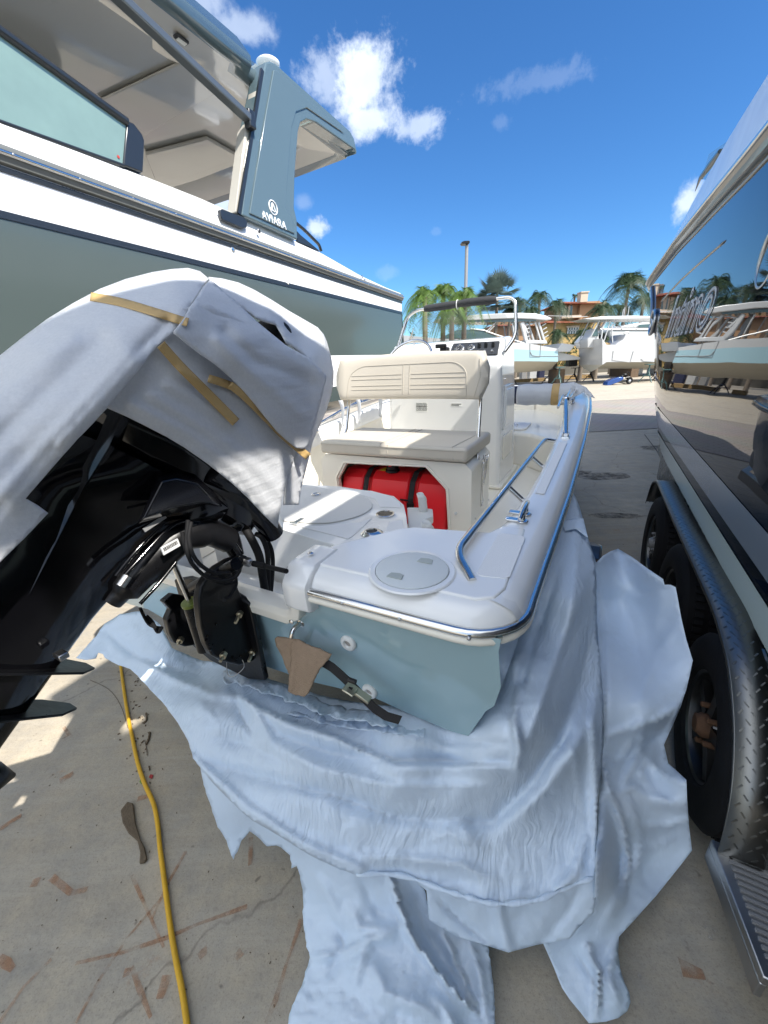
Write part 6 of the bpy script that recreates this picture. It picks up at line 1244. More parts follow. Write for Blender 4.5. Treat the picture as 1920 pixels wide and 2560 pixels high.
# silver taped patch near the hull side
patch_sheet(SW, 'repair_tape', 'silver' if 'silver' in MT else 'wrap_smooth', [(1405, 1302), (1430, 1298), (1458, 1296), (1470, 1345), (1440, 1322), (1412, 1328)], [(1405, 1302, ('y', .93)), (1458, 1296, ('y', 1.02)), (1470, 1345, ('y', .88)), (1412, 1328, ('y', .86))], step=5, crumple=.02, cscale=6, seed=3)
# tail sheet falling to the ground on the left of the stern
W4 = [(500, 1905), (501, 1930), (519, 1994), (532, 2030), (544, 2066), (568, 2102), (574, 2125), (583, 2150), (594, 2128), (604, 2102), (614, 2090), (625, 2078), (650, 2098), (668, 2117), (690, 2112), (712, 2124), (724, 2139), (730, 2170), (742, 2165), (750, 2190), (757, 2223), (758, 2300), (767, 2368), (776, 2392), (764, 2430), (755, 2464), (742, 2490), (730, 2514), (722, 2545), (716, 2600), (1240, 2600), (1236, 2500), (1228, 2420), (1220, 2365), (1150, 2330), (1075, 2290), (1060, 2220), (1000, 2170), (900, 2160), (800, 2110), (700, 2050), (600, 1985), (540, 1930)]
W4c = [(500, 1905, ('z', .46)), (519, 1994, ('z', .36)), (583, 2150, ('z', .16)), (625, 2078, ('z', .26)), (668, 2117, ('z', .22)), (724, 2139, ('z', .22)), (757, 2223, ('z', .16)), (767, 2368, ('z', .10)), (755, 2464, ('z', .07)), (716, 2600, ('z', .05)), (980, 2600, ('z', .10)), (1240, 2600, ('z', .05)), (1228, 2420, ('z', .08)), (1220, 2365, ('z', .10)), (1075, 2290, ('z', .17)), (1000, 2170, ('z', .31)), (900, 2160, ('z', .32)), (800, 2110, ('z', .35)), (600, 1985, ('z', .43)), (900, 2350, ('z', .15)), (1000, 2450, ('z', .14)), (850, 2480, ('z', .11)), (1120, 2480, ('z', .11))]
W4f = [([(975, 2180), (1000, 2260), (1030, 2340), (1090, 2420), (1160, 2500), (1190, 2530)], 10, .05, 's'), ([(1020, 2200), (1060, 2320), (1120, 2420), (1190, 2480)], 20, -.035), ([(790, 2180), (830, 2250), (860, 2330)], 16, .02), ([(870, 2260), (900, 2320), (1010, 2318)], 12, .022, 'c'), ([(880, 2470), (920, 2350), (1000, 2330)], 18, .024), ([(840, 2300), (860, 2360), (820, 2440)], 12, -.018), ([(1110, 2330), (1150, 2420), (1190, 2520)], 10, .03, 's'), ([(1170, 2340), (1200, 2440), (1215, 2540)], 10, .02), ([(760, 2400), (860, 2380), (960, 2330)], 10, .014), ([(1080, 2480), (1120, 2530), (1150, 2600)], 16, .02), ([(930, 2400), (960, 2480), (1060, 2520), (1110, 2560)], 22, .018), ([(900, 2180), (930, 2260), (960, 2300)], 14, -.014)]
film(W4, W4c, W4f, m='wrap_smooth', rag=1.6, crumple=.014, cscale=1.8, seed=15, step=10)
# curled hem roll
k = MB(); P = spline([AT(u, v, depth(u, v, ('z', z))-.006) for u, v, z in ((890, 2187, .36), (998, 2188, .34), (1110, 2226, .33), (1170, 2244, .33), (1238, 2260, .33), (1343, 2250, .34), (1423, 2215, .35), (1484, 2195, .36))], 5)
k.tube(P, [.003+.005*abs(sin(i*.9)) for i in range(len(P))], 8); k.build('curled_hem', MT['wrap'], SW, smooth=180)
# ================================================================ carpet pad, ratchet strap on the transom
CP = thing('carpet_pad', 'brown carpet scrap folded under the steel towing eye on the transom', 'carpet', Y(740, 1660, -.1))
k, _ = patch_sheet(CP, 'pad_front', 'carpet', [(728, 1608), (745, 1598), (770, 1612), (800, 1622), (829, 1636), (820, 1650), (800, 1672), (786, 1700), (770, 1735), (763, 1741), (740, 1736), (722, 1727), (724, 1690), (730, 1650)], [(728, 1608, ('y', -.095)), (770, 1612, ('y', -.10)), (829, 1636, ('y', -.095)), (763, 1741, ('y', -.15)), (722, 1727, ('y', -.15)), (760, 1670, ('y', -.13))], solid=.007, step=6, rag=1.2, folds=[([(750, 1600), (738, 1650), (730, 1720)], 6, .008, 'f')])
k, _ = patch_sheet(CP, 'pad_back', 'carpet', [(688, 1596), (694, 1592), (716, 1594), (745, 1600), (740, 1640), (735, 1690), (722, 1680), (706, 1640), (693, 1615)], [(688, 1596, ('y', -.08)), (745, 1600, ('y', -.085)), (735, 1690, ('y', -.11)), (700, 1640, ('y', -.10))], solid=.007, step=6, rag=1.2)
RT = thing('ratchet_strap', 'black tie-down strap with ratchet running down from the carpet pad', 'strap', Y(880, 1720, -.12))
pts = [(800, 1650), (830, 1668), (855, 1690), (880, 1714), (905, 1740), (935, 1770), (965, 1790), (1000, 1800)]
k = MB(); k.loft([[Y(u-4, v+10, -.10-.002*i), Y(u+5, v-9, -.095-.002*i)] for i, (u, v) in enumerate(pts)], closed=False); k.build('webbing', MT['strap'], RT, smooth=0, solid=.003)
k = MB(); a = Y(868, 1712, -.125); b = Y(925, 1752, -.125); k.bar(a, b, .022, .010); k.bar(a+[0, -.012, .006], (a+b)/2+[0, -.014, .012], .03, .006); k.build('ratchet', mat('zinc_plate', (.45, .43, .33), .35, 1), RT, bevel=.002)
for c in (Y(872, 1722, -.135), Y(880, 1702, -.13)): k = MB(); k.tube([c-[.012, 0, 0], c+[.012, 0, 0]], .007, 10); k.build('ratchet_knob', MT['black_sat'], RT)
# ================================================================ skiff trailer (only its fender corner shows)
ST = thing('skiff_trailer', 'small trailer under the skiff, only a grey fender corner showing through the film', 'trailer', (0, 2.2, 0))
k = MB()
for s in (1, -1): k.box((s*.62, 2.6, .46), (.06, 4.6, .10))
for y in (.3, 1.4, 3.4): k.box((0, y, .44), (1.3, .06, .08))
k.bar((.62, 4.9, .46), (0, 6.3, .46), .06, .09); k.bar((-.62, 4.9, .46), (0, 6.3, .46), .06, .09); k.build('trailer_frame', MT['alu'], ST)
k = MB()
for s in (1, -1): k.box((s*.45, 2.4, .56), (.09, 4.0, .14))
k.build('bunk', MT['wood_dark'], ST)
for s in (1, -1):
    k = MB(); k.disc((s*.90, 1.9, .30), (s, 0, 0), [(.16, 0), (.17, .01), (.28, .0), (.30, -.03), (.30, -.15), (.17, -.18)], 36); k.build('tyre', MT['rubber'], ST)
    k = MB(); k.disc((s*.90, 1.9, .30), (s, 0, 0), [(.165, 0), (.15, -.03), (.05, .0), (.04, .02)], 24); k.build('rim', MT['alu'], ST)
a = [X(u, v, 1.27) for u, v in ((1470, 1352), (1487, 1356), (1502, 1366), (1500, 1400), (1494, 1412), (1478, 1414))]
k = MB(); k.prism(a, (-.35, 0, 0)); k.build('fender', mat('dark_blue_fender', (.03, .05, .09), .3, coat=.4), ST, bevel=.01)
k = MB(); k.tube([a[0]+[.004, 0, 0], a[1]+[.004, 0, 0], a[2]+[.004, 0, 0], a[3]+[.004, 0, 0]], .004, 8); k.build('fender_edge', MT['steel'], ST)
# ================================================================ yellow cord, sticks and litter on the slab
YC = Frame(WZ(380, 2100), 'W')
cp = [(296, 1610), (300, 1650), (309, 1720), (320, 1790), (332, 1850), (345, 1910), (362, 1960), (384, 2010), (394, 2060), (400, 2120), (408, 2180), (417, 2250), (428, 2330), (440, 2400), (452, 2460), (462, 2520), (472, 2600)]
P = spline([WZ(u, v, .012) for u, v in cp], 6); k = MB(); k.tube(P, .0085, 12)
tag(k.build('power_cord', MT['cord'], (None, YC), smooth=60), 'yellow power cord snaking over the concrete, lower left', 'cord')
def stick(l, r_, label, m='stick', nm='stick', cat='stick', g=None, z=.006):
    k = MB(); P = spline([WZ(u, v, z) for u, v in l], 4); n_ = len(P); k.tube(P, [r_*(.7+.5*abs(sin(i*1.7))) for i in range(n_)], 8)
    o = k.build(nm, MT[m], (None, Frame(WZ(*l[0]), 'W')), smooth=60); tag(o, label, cat, g)
MT['stick'] = mat('dry_bark', (.13, .095, .06), .9, var=.5, vscale=40, bump=.003, bscale=120)
MT['leaf_red'] = mat('red_leaf', (.35, .03, .03), .6); MT['leaf_green'] = mat('green_leaf', (.18, .26, .05), .6); MT['silver'] = mat('silver_tape', (.6, .62, .65), .25, .6)
def flat(l, label, m, nm, cat, h_=.012, g=None):
    k = MB(); k.prism([WZ(u, v, .004) for u, v in l], (0, 0, h_)); tag(k.build(nm, MT[m], (None, Frame(WZ(*l[0]), 'W')), bevel=.003), label, cat, g)
flat([(303, 2030), (320, 2008), (334, 2012), (340, 2060), (352, 2100), (363, 2122), (369, 2150), (364, 2158), (350, 2162), (352, 2135), (345, 2105), (322, 2085), (308, 2060)], 'curled strip of dry palm bark lying left of the yellow cord', 'stick', 'bark_strip', 'bark')
flat([(384, 1938), (380, 1948), (372, 1944), (376, 1936)], 'small red leaf touching the yellow cord', 'leaf_red', 'leaf', 'leaf', .003)
flat([(348, 1955), (352, 1948), (358, 1953), (354, 1962)], 'small green leaf left of the yellow cord', 'leaf_green', 'leaf', 'leaf', .003)
for i, (l, r_, lb) in enumerate((([(374, 1830), (372, 1845), (366, 1860)], .005, 'thickest short twig right of the cord, in the shade'), ([(362, 1850), (366, 1870), (368, 1888)], .0015, 'thin pale twig lying below the thickest short twig'), ([(372, 1915), (374, 1925)], .003, 'stubby twig just above the red leaf'), ([(365, 1782), (366, 1800), (358, 1808)], .004, 'knotted twig near the top of the cord'), ([(225, 1700), (270, 1722), (300, 1760), (320, 1820)], .0012, 'long thin wiry stem lying left of the cord'))):
    stick(l, r_, lb, g=None, nm='twig', cat='twig')
rl = random.Random(9); deb = MB()
for i in range(60):
    u = rl.gauss(350, 22); v = rl.uniform(1690, 1960); c = WZ(u, v, .003); s_ = rl.uniform(.002, .006); deb.box(c, (s_*2, s_, .003), ((cos(i), -sin(i), 0), (sin(i), cos(i), 0), (0, 0, 1)))
for i in range(70):
    c = WZ(rl.uniform(0, 760), rl.uniform(1900, 2560), .002); s_ = rl.uniform(.001, .003); deb.box(c, (s_*2, s_, .002), ((cos(i), -sin(i), 0), (sin(i), cos(i), 0), (0, 0, 1)))
tag(deb.build('leaf_litter', MT['stick'], (None, Frame((0, 0, 0), 'W')), smooth=0), 'scattered crumbs of leaf litter on the concrete around the yellow cord', 'litter', kind='stuff')
# ================================================================ background: boats on stands, palms, house, lamp pole
def dist_for(u, v, z=0): return WZ(u, v, z)[1]
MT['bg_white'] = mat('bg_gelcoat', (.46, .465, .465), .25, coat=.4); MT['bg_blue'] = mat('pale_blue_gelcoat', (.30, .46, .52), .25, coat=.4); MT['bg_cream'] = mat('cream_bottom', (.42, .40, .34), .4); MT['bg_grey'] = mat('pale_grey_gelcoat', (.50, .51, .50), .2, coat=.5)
MT['bg_glass'] = mat('dark_boat_glass', (.05, .09, .09), .05, coat=.8); MT['stand_green'] = mat('green_painted_steel', (.05, .11, .11), .5)
MT['scoot'] = mat('blue_metallic', (.01, .06, .25), .15, .3, coat=.8)
# boat 1: pale blue centre boat with triple-look twin white outboards; local px tools on a vertical plane
D1 = 24.0
def P1(u, v, dy=0): 
    w_ = WY(u, v, D1); return np.array([w_[0], D1+dy, w_[2]])
B1 = thing('center_console', 'white boat with pale blue topsides and white outboards, on stands behind the skiff console', 'boat', (P1(1240, 940)[0], D1+1.3, 0), 'W', None)
def hull_loft(T, top, mid, bot, beam, Pf, names, mats, n=None):
    """px polylines from bow to stern; near side plus far side"""
    def side(l0, l1, nm, m, ins0=0, ins1=0):
        k = MB(); N_ = 24; secs = []
        for i in range(N_+1):
            t = i/N_; a = pl(l0, t); b = pl(l1, t); nar = narrow(t)
            secs.append([Pf(*a)+[0, beam/2*nar+ins0, 0], Pf(*b)+[0, beam/2*nar+ins1, 0]])
        k.loft(secs, closed=False)
        far = [[(p[0], 2*(Pf(*top[0])[1]+beam/2)-p[1], p[2]) for p in s_] for s_ in secs]; k.loft(far, closed=False)
        k.add([secs[-1][0], secs[-1][1], far[-1][1], far[-1][0]], [(0, 1, 2, 3)])
        return k.build(nm, MT[m], T, smooth=50)
    def pl(l, t):
        L_ = np.array(l, float); x = L_[0, 0]+(L_[-1, 0]-L_[0, 0])*t; return x, float(np.interp(x, L_[:, 0], L_[:, 1]))
    def narrow(t): return max(0, 1-t/.45)**2*.95
    out = []
    out.append(side(top, mid, names[0], mats[0])); out.append(side(mid, bot[0], names[1], mats[1], 0, .0)); out.append(side(bot[0], bot[1], names[2], mats[2], .0, .55)); out.append(side(bot[1], bot[2], names[3] if len(names) > 3 else names[2], mats[2], .55, 1.15))
    # deck
    k = MB(); N_ = 24; nr = []; fr = []
    for i in range(N_+1):
        t = i/N_; a = pl(top, t); p = Pf(*a)+[0, beam/2*narrow(t), -.05]; nr.append(p); fr.append([p[0], 2*(Pf(*top[0])[1]+beam/2)-p[1], p[2]])
    k.loft([[a, b] for a, b in zip(nr, fr)], closed=False); k.build('deck', MT['bg_white'], T)
    return out
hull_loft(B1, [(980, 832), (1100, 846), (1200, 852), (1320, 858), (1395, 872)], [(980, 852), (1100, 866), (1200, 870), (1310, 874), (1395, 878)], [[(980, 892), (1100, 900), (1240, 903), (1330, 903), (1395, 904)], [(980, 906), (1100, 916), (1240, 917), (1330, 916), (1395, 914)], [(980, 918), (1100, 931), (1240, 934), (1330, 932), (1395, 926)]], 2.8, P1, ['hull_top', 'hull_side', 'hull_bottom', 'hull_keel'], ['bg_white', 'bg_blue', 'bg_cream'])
k = MB(); k.prism([P1(1395, 876, .4), P1(1460, 893, .4), P1(1458, 899, .4), P1(1395, 903, .4)], (0, 2.0, 0)); k.build('swim_platform', MT['bg_white'], B1, bevel=.03)
k = MB(); k.prism([P1(1395, 872, .02), P1(1405, 858, .02), P1(1440, 862, .02), P1(1425, 880, .02), P1(1395, 880, .02)], (0, 2.7, 0)); k.build('stern_seat', MT['bg_white'], B1, bevel=.04)
# t-top of boat 1
def bar1(a, b, w_, T, m='bg_white', nm='top_support', dy=(.6, .6), Pf=P1):
    k = MB(); k.bar(Pf(*a, dy[0]), Pf(*b, dy[1]), w_, w_); return k.build(nm, MT[m], T, bevel=w_*.2)
k = MB(); tp_ = [(1095, 796), (1140, 790), (1200, 784), (1260, 781), (1310, 780), (1345, 782), (1372, 787), (1387, 794), (1384, 798), (1370, 799), (1340, 796), (1290, 794), (1240, 796), (1180, 799), (1130, 800)]
k.prism([P1(u, v, .35) for u, v in tp_], (0, 2.1, 0)); k.build('hardtop', MT['bg_white'], B1, bevel=.04, seg=3)
k = MB(); k.prism([P1(u, v, .5) for u, v in ((1150, 799), (1240, 797), (1300, 795), (1350, 797), (1348, 801), (1300, 802), (1240, 803), (1160, 802))], (0, 1.8, 0)); k.build('hardtop_shade_strip', MT['bg_glass'], B1)  # dark slab painted in for the shaded hardtop underside
for dy in (.6, 2.2):
    for l, w_ in (([(1313, 803), (1325, 852)], .20), ([(1318, 803), (1328, 830)], .09), ([(1348, 803), (1362, 850)], .09), ([(1357, 803), (1372, 852)], .12), ([(1244, 812), (1205, 850)], .06), ([(1290, 805), (1295, 845)], .06), ([(1250, 800), (1200, 850)], .05)):
        bar1(l[0], l[1], w_, B1, dy=(dy, dy))
k = MB(); k.prism([P1(u, v, .5) for u, v in ((1322, 848), (1376, 850), (1378, 858), (1322, 858))], (0, 1.8, 0)); k.build('leaning_post', MT['bg_white'], B1, bevel=.03)
for i in range(4):
    bar1((1322+i*.6, 812+i*10), (1333+i*.3, 808+i*10), .05, B1, nm='rod_rack'); bar1((1366+i*2, 812+i*10), (1376+i*2, 806+i*10), .05, B1, nm='rod_rack')
k = MB(); k.prism([P1(u, v, .5) for u, v in ((1100, 845), (1150, 845), (1200, 846), (1250, 848), (1262, 846), (1240, 836), (1215, 826), (1190, 822), (1150, 822))], (0, 1.9, 0)); k.build('windshield', MT['bg_glass'], B1, bevel=.02)
k = MB(); k.tube([P1(u, v, .48) for u, v in ((1180, 820), (1215, 824), (1245, 835), (1318, 857))], .035, 6); k.tube([P1(u, v, .48) for u, v in ((1378, 787), (1480, 789))], .012, 5); k.build('windshield_frame', MT['bg_white'], B1)
# name panel on the hull side
k = MB(); k.tube([P1(u, v, -.02) for u, v in ((1325, 879), (1330, 888), (1340, 890), (1397, 890))], .015, 5); k.tube([P1(u, v, -.02) for u, v in ((1325, 858), (1325, 892), (1350, 892), (1352, 860))], .012, 5); k.build('panel_line', MT['mark_grey'], B1)
# outboards
def bg_outboard(T, u0, v0, D, sc=1.0):
    o = bpy.data.objects.new('outboard_motor', None); col.objects.link(o); o.parent = T[0]; o.location = np.array([u0, D, v0])-T[1].base
    fr_ = Frame((u0, D, v0), 'W')
    def part(poly, w_, nm, m, bv=.05):
        k = MB(); k.prism([np.array([u0+x*sc, D-w_/2, v0+z*sc]) for x, z in poly], (0, w_, 0)); q = k.build(nm, MT[m], (None, fr_), bevel=bv, seg=3); q.parent = o; q.location = (0, 0, 0); q.rotation_euler = (0, 0, 0)
    part([(-.62, .55), (-.30, .93), (.10, .92), (.42, .70), (.52, .35), (.46, -.10), (.38, -.12), (.05, .28), (-.30, .20), (-.55, .42)], .50, 'cowling', 'gel_white')
    part([(-.28, .20), (.05, .30), (.40, -.15), (.62, -.42), (.58, -.62), (.15, -.62), (-.05, -.30)], .26, 'midsection', 'bg_grey', .03)
    part([(.10, -.60), (.95, -.42), (.98, -.48), (.80, -.62), (.70, -.72), (.78, -.95), (.55, -.92), (.40, -.72), (.05, -.70)], .10, 'gearcase', 'bg_grey', .02)
    part([(.72, -.45), (.92, -.38), (.90, -.64), (.76, -.66)], .34, 'propeller', 'steel', .02)
    return o
q = P1(1480, 878, .0); bg_outboard(B1, q[0], q[2], D1+.9, .95); q = P1(1500, 882, .0); bg_outboard(B1, q[0], q[2], D1+1.7, .95)
k = MB(); k.box(P1(1455, 905, 1.3), (.5, .6, .5)); k.build('motor_bracket', MT['black_sat'], B1, bevel=.05)
# boat 2: all white on the right
D2 = 22.5
def P2(u, v, dy=0):
    w_ = WY(u, v, D2); return np.array([w_[0], D2+dy, w_[2]])
B2 = thing('center_console', 'all white open boat with grey helm and T-top, on stands, rightmost in the background', 'boat', (P2(1600, 940)[0], D2+1.2, 0), 'W')
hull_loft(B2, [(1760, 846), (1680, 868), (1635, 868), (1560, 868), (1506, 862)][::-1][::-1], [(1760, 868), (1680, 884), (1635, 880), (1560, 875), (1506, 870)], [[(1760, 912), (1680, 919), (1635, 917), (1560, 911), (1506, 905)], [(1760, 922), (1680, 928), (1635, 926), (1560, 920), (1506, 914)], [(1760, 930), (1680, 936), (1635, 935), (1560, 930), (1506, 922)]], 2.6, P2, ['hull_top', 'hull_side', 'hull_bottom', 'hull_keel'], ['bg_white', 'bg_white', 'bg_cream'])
k = MB(); k.prism([P2(u, v, .5) for u, v in ((1470, 794), (1520, 788), (1600, 786), (1660, 788), (1700, 790), (1700, 796), (1640, 795), (1560, 796), (1490, 797))], (0, 1.6, 0)); k.build('hardtop', MT['bg_white'], B2, bevel=.03)
for dy in (.7, 1.9):
    for l, w_ in (([(1517, 797), (1493, 842)], .05), ([(1535, 797), (1525, 815)], .06), ([(1525, 815), (1520, 850)], .06), ([(1545, 797), (1528, 850)], .05), ([(1560, 797), (1548, 815)], .05), ([(1548, 815), (1550, 855)], .05), ([(1540, 800), (1562, 818)], .03), ([(1590, 797), (1612, 820)], .03), ([(1562, 797), (1545, 815)], .03)):
        bar1(l[0], l[1], w_, B2, dy=(dy, dy), Pf=P2)
k = MB(); k.prism([P2(u, v, .9) for u, v in ((1498, 838), (1506, 820), (1518, 816), (1520, 840), (1524, 868), (1490, 868), (1490, 845))], (0, .9, 0)); k.build('console', MT['bg_white'], B2, bevel=.04)
k = MB(); k.prism([P2(u, v, .85) for u, v in ((1500, 838), (1507, 821), (1516, 817), (1517, 838))], (0, 1.0, 0)); k.build('windscreen', MT['bg_glass'], B2, bevel=.02)
k = MB(); k.box(P2(1534, 842, 1.2), (.35, .5, .35)); k.build('helm_electronics', MT['black_sat'], B2, bevel=.05); k = MB(); k.prism([P2(u, v, .8) for u, v in ((1523, 854), (1547, 855), (1546, 868), (1522, 867))], (0, .9, 0)); k.build('helm_locker', MT['wood'], B2, bevel=.02)
k = MB(); k.prism([P2(u, v, .5) for u, v in ((1547, 868), (1556, 858), (1572, 848), (1580, 833), (1598, 834), (1596, 846), (1590, 852), (1612, 852), (1608, 870))], (0, 1.5, 0)); k.build('seat', MT['bg_white'], B2, bevel=.05)
k = MB(); k.tube([P2(u, v, .6) for u, v in ((1577, 832), (1585, 829), (1598, 834))], .05, 6); k.build('seat_rail', MT['bg_white'], B2)
for u, v0_, v1_ in ((1588, 790, 765), (1592, 792, 760), (1603, 790, 758)): k = MB(); k.tube([P2(u, v0_, 1.2), P2(u+5, v1_, 1.2)], .018, 5); k.build('antenna', MT['bg_white'], B2)
k = MB(); k.tube([P2(u, v, -.02) for u, v in ((1533, 877), (1530, 900), (1575, 906), (1583, 878))], .012, 5); k.tube([P2(u, v, -.02) for u, v in ((1602, 897), (1608, 903), (1640, 905))], .012, 5); k.build('panel_line', MT['mark_grey'], B2)
# boat 3: pale grey hull behind
D3 = 27.0
def P3(u, v, dy=0):
    w_ = WY(u, v, D3); return np.array([w_[0], D3+dy, w_[2]])
B3 = thing('cabin_boat', 'large pale grey cabin boat standing behind the white open boat', 'boat', (P3(1700, 900)[0], D3+1.5, 0), 'W')
k = MB(); N_ = 12; secs = []
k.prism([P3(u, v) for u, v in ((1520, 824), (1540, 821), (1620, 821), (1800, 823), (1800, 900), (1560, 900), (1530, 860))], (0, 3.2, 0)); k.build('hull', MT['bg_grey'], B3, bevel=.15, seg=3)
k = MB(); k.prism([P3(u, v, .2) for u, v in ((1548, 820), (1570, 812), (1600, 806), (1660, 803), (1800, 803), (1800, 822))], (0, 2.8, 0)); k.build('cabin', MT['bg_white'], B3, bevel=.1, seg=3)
k = MB(); k.prism([P3(u, v, .15) for u, v in ((1598, 815), (1604, 811), (1640, 809), (1700, 809), (1700, 817), (1602, 818))], (0, 2.8, 0)); k.build('cabin_window', MT['bg_glass'], B3)
k = MB(); k.tube([P3(1500, 823, -.03), P3(1800, 824, -.03)], .05, 6); k.build('gunwale', MT['bg_white'], B3)
for x_ in (P3(1600, 900)[0], P3(1760, 900)[0]): k = MB(); k.box((x_, D3+1.6, .35), (.5, 2.6, .7)); k.build('keel_block', MT['wood_dark'], B3)
# jack stands
def stand_mesh(h_):
    k = MB(); k.tube([(0, 0, .35), (0, 0, h_)], .04, 8); k.box((0, 0, h_), (.42, .30, .04))
    for a in (0, 2.09, 4.19):
        a += .5; k.tube([(0, 0, h_*.62), (.42*cos(a), .42*sin(a), .02)], .026, 6); k.tube([(.26*cos(a), .26*sin(a), .38*h_), (.26*cos(a+2.09), .26*sin(a+2.09), .38*h_)], .016, 5)
    return k
def jack(u, v, D, h_, label, m='stand_green', g='jack stands under the boats'):
    w_ = WY(u, v, D); fr_ = Frame((w_[0], D, 0), 'W'); k = stand_mesh(h_); k.v = [(a+w_[0], b+D, c) for a, b, c in k.v]
    o = k.build('jack_stand', MT[m], (None, fr_), smooth=40); tag(o, label, 'jack stand', g)
jack(1395, 960, D1-.1, 1.0, 'green jack stand under the pale blue hull, left of the timber block')
jack(1434, 955, D1+1.9, .85, 'dark jack stand just right of the timber block, in the shade', 'black_sat')
jack(1616, 958, D2-.1, .95, 'green jack stand under the white open boat, right of the blue dolly')
jack(1645, 950, D2+2.0, .8, 'dark jack stand behind the green one under the white open boat', 'black_sat')
jack(1475, 952, D1+1.5, .8, 'dark jack stand below the white outboards', 'black_sat')
jack(1280, 955, D1+2.4, .8, 'dark jack stand left of the timber block, far under the pale blue hull', 'black_sat')
jack(1372, 952, D1+2.2, .8, 'dark jack stand half hidden behind the green one', 'black_sat')
def blk(x, y, z, d, label, m, nm='timber_block', cat='timber'):
    k = MB(); k.box((x, y, z), d); tag(k.build(nm, MT[m], (None, Frame((x, y, 0), 'W')), bevel=.02), label, cat)
w_ = P1(1415, 940); blk(w_[0], D1+1.3, .42, (.5, 1.2, .84), 'dark stacked timber block under the pale blue boat keel', 'wood_dark')
w_ = P1(1375, 950); blk(w_[0], D1+3.5, .16, (2.3, .3, .22), 'long yellow timber beam lying under the pale blue boat', 'wood')
w_ = P1(1520, 950); blk(w_[0], D1+3.8, .2, (2.0, .3, .25), 'yellow timber beam under the gap between the two boats', 'wood')
w_ = P1(1285, 950); blk(w_[0], D1+3.2, .12, (.7, .3, .2), 'short orange timber offcut at the left end of the beam', 'wood')
w_ = P2(1700, 950); blk(w_[0], D2+1.2, .38, (.6, 1.2, .76), 'timber block carrying the keel of the white open boat', 'wood_dark')
# things parked far under the boats
for i, (u, wdt, m, lb) in enumerate(((1308, .35, 'mark_grey', 'grey drum seen under the pale blue hull, leftmost'), (1330, .5, 'bg_white', 'white crate seen under the pale blue hull'), (1352, .4, 'navy', 'dark barrel seen under the pale blue hull'), (1590, .7, 'bg_white', 'white box seen under the white boat'), (1628, .4, 'bg_white', 'small white box right of the white box under the boat'))):
    p_ = WY(u, 930, 29+i*.3); k = MB(); k.box((p_[0], 29+i*.3, .45), (wdt, .5, .9)); k.box((p_[0], 29+i*.3, .92), (wdt*1.08, .55, .06)); tag(k.build('storage_box' if 'box' in lb or 'crate' in lb else 'drum', MT[m], (None, Frame((p_[0], 29+i*.3, 0), 'W')), bevel=.04), lb, 'box' if 'box' in lb or 'crate' in lb else 'drum')
# red low kerb strip / hedge wall far
# blue dolly with engine
SC = thing('engine_dolly', 'blue wedge-shaped cart with a small black engine and two wheels', 'dolly', WZ(1550, 962), 'W')
Ds = WZ(1550, 962)[1]
def PS(u, v, dy=0): w_ = WY(u, v, Ds+dy); return w_
k = MB(); k.prism([PS(u, v) for u, v in ((1517, 963), (1520, 955), (1530, 949), (1545, 944), (1558, 942), (1560, 948), (1546, 956), (1530, 962), (1520, 966))], (0, .45, 0)); k.build('body', MT['scoot'], SC, bevel=.03, seg=3)
k = MB(); k.tube([PS(1545, 955, .2), PS(1572, 962, .2)], .025, 6); k.tube([PS(1558, 945, .1), PS(1575, 942, .1), PS(1573, 931, .1), PS(1566, 930, .1)], .02, 6)
for (u, v, r_) in ((1562, 937, .12), (1568, 944, .10), (1555, 941, .09), (1570, 950, .08)): k.sphere(PS(u, v, .2), r_, 8, 6, (1.2, 1, .7))
k.build('engine', MT['black_sat'], SC)
for dy in (0, .55):
    k = MB(); c = PS(1573, 962, dy); c[2] = .17; k.disc(c, (0, -1, 0), [(.08, 0), (.09, .01), (.15, .01), (.165, -.02), (.165, -.07), (.08, -.09)], 20); q_ = k.build('wheel', MT['rubber'], SC); k = MB(); k.disc(c+[0, -.002, 0], (0, -1, 0), [(.085, -.01), (.07, .0), (.02, .01)], 12); k.build('rim', MT['alu'], SC, parent=q_)
# ---------------------------------------------------------------- lamp pole
LP = thing('lamp_pole', 'tall white pole with a flat black lamp head above the palms', 'street lamp', (WY(1167, 690, 30)[0], 30, 0), 'W')
a = WY(1167, 614, 30); k = MB(); k.tube([(a[0], 30, 0), (a[0], 30, a[2])], [.14, .11], 12); k.build('pole', MT['mark_grey'], LP)
h_ = WY(1166, 606, 30); k = MB(); k.tube([(a[0], 30, a[2]), (a[0], 30, h_[2])], .05, 8); k.prism([WY(u, v, 29.7) for u, v in ((1154, 605), (1160, 602), (1173, 601), (1175, 604), (1174, 608), (1158, 609))], (0, .6, 0)); k.build('lamp_head', MT['black_sat'], LP, bevel=.02)
# ---------------------------------------------------------------- palms
def leafm(name, c, tr=.35):
    m, n, b = nt(name); L = n.links.new; N = n.nodes.new
    tc = N('ShaderNodeTexCoord'); t = N('ShaderNodeTexNoise'); t.inputs['Scale'].default_value = 1.6; t.inputs['Detail'].default_value = 3; L(tc.outputs['Object'], t.inputs['Vector'])
    mx = N('ShaderNodeMix'); mx.data_type = 'RGBA'; L(t.outputs['Fac'], mx.inputs[0]); mx.inputs[6].default_value = (*[k*.55 for k in c], 1); mx.inputs[7].default_value = (*[k*1.5 for k in c], 1); L(mx.outputs[2], b.inputs['Base Color'])
    b.inputs['Roughness'].default_value = .5; tl = N('ShaderNodeBsdfTranslucent'); L(mx.outputs[2], tl.inputs[0]); ms = N('ShaderNodeMixShader'); ms.inputs[0].default_value = tr; o = n.nodes['Material Output']; L(b.outputs[0], ms.inputs[1]); L(tl.outputs[0], ms.inputs[2]); L(ms.outputs[0], o.inputs[0]); return m
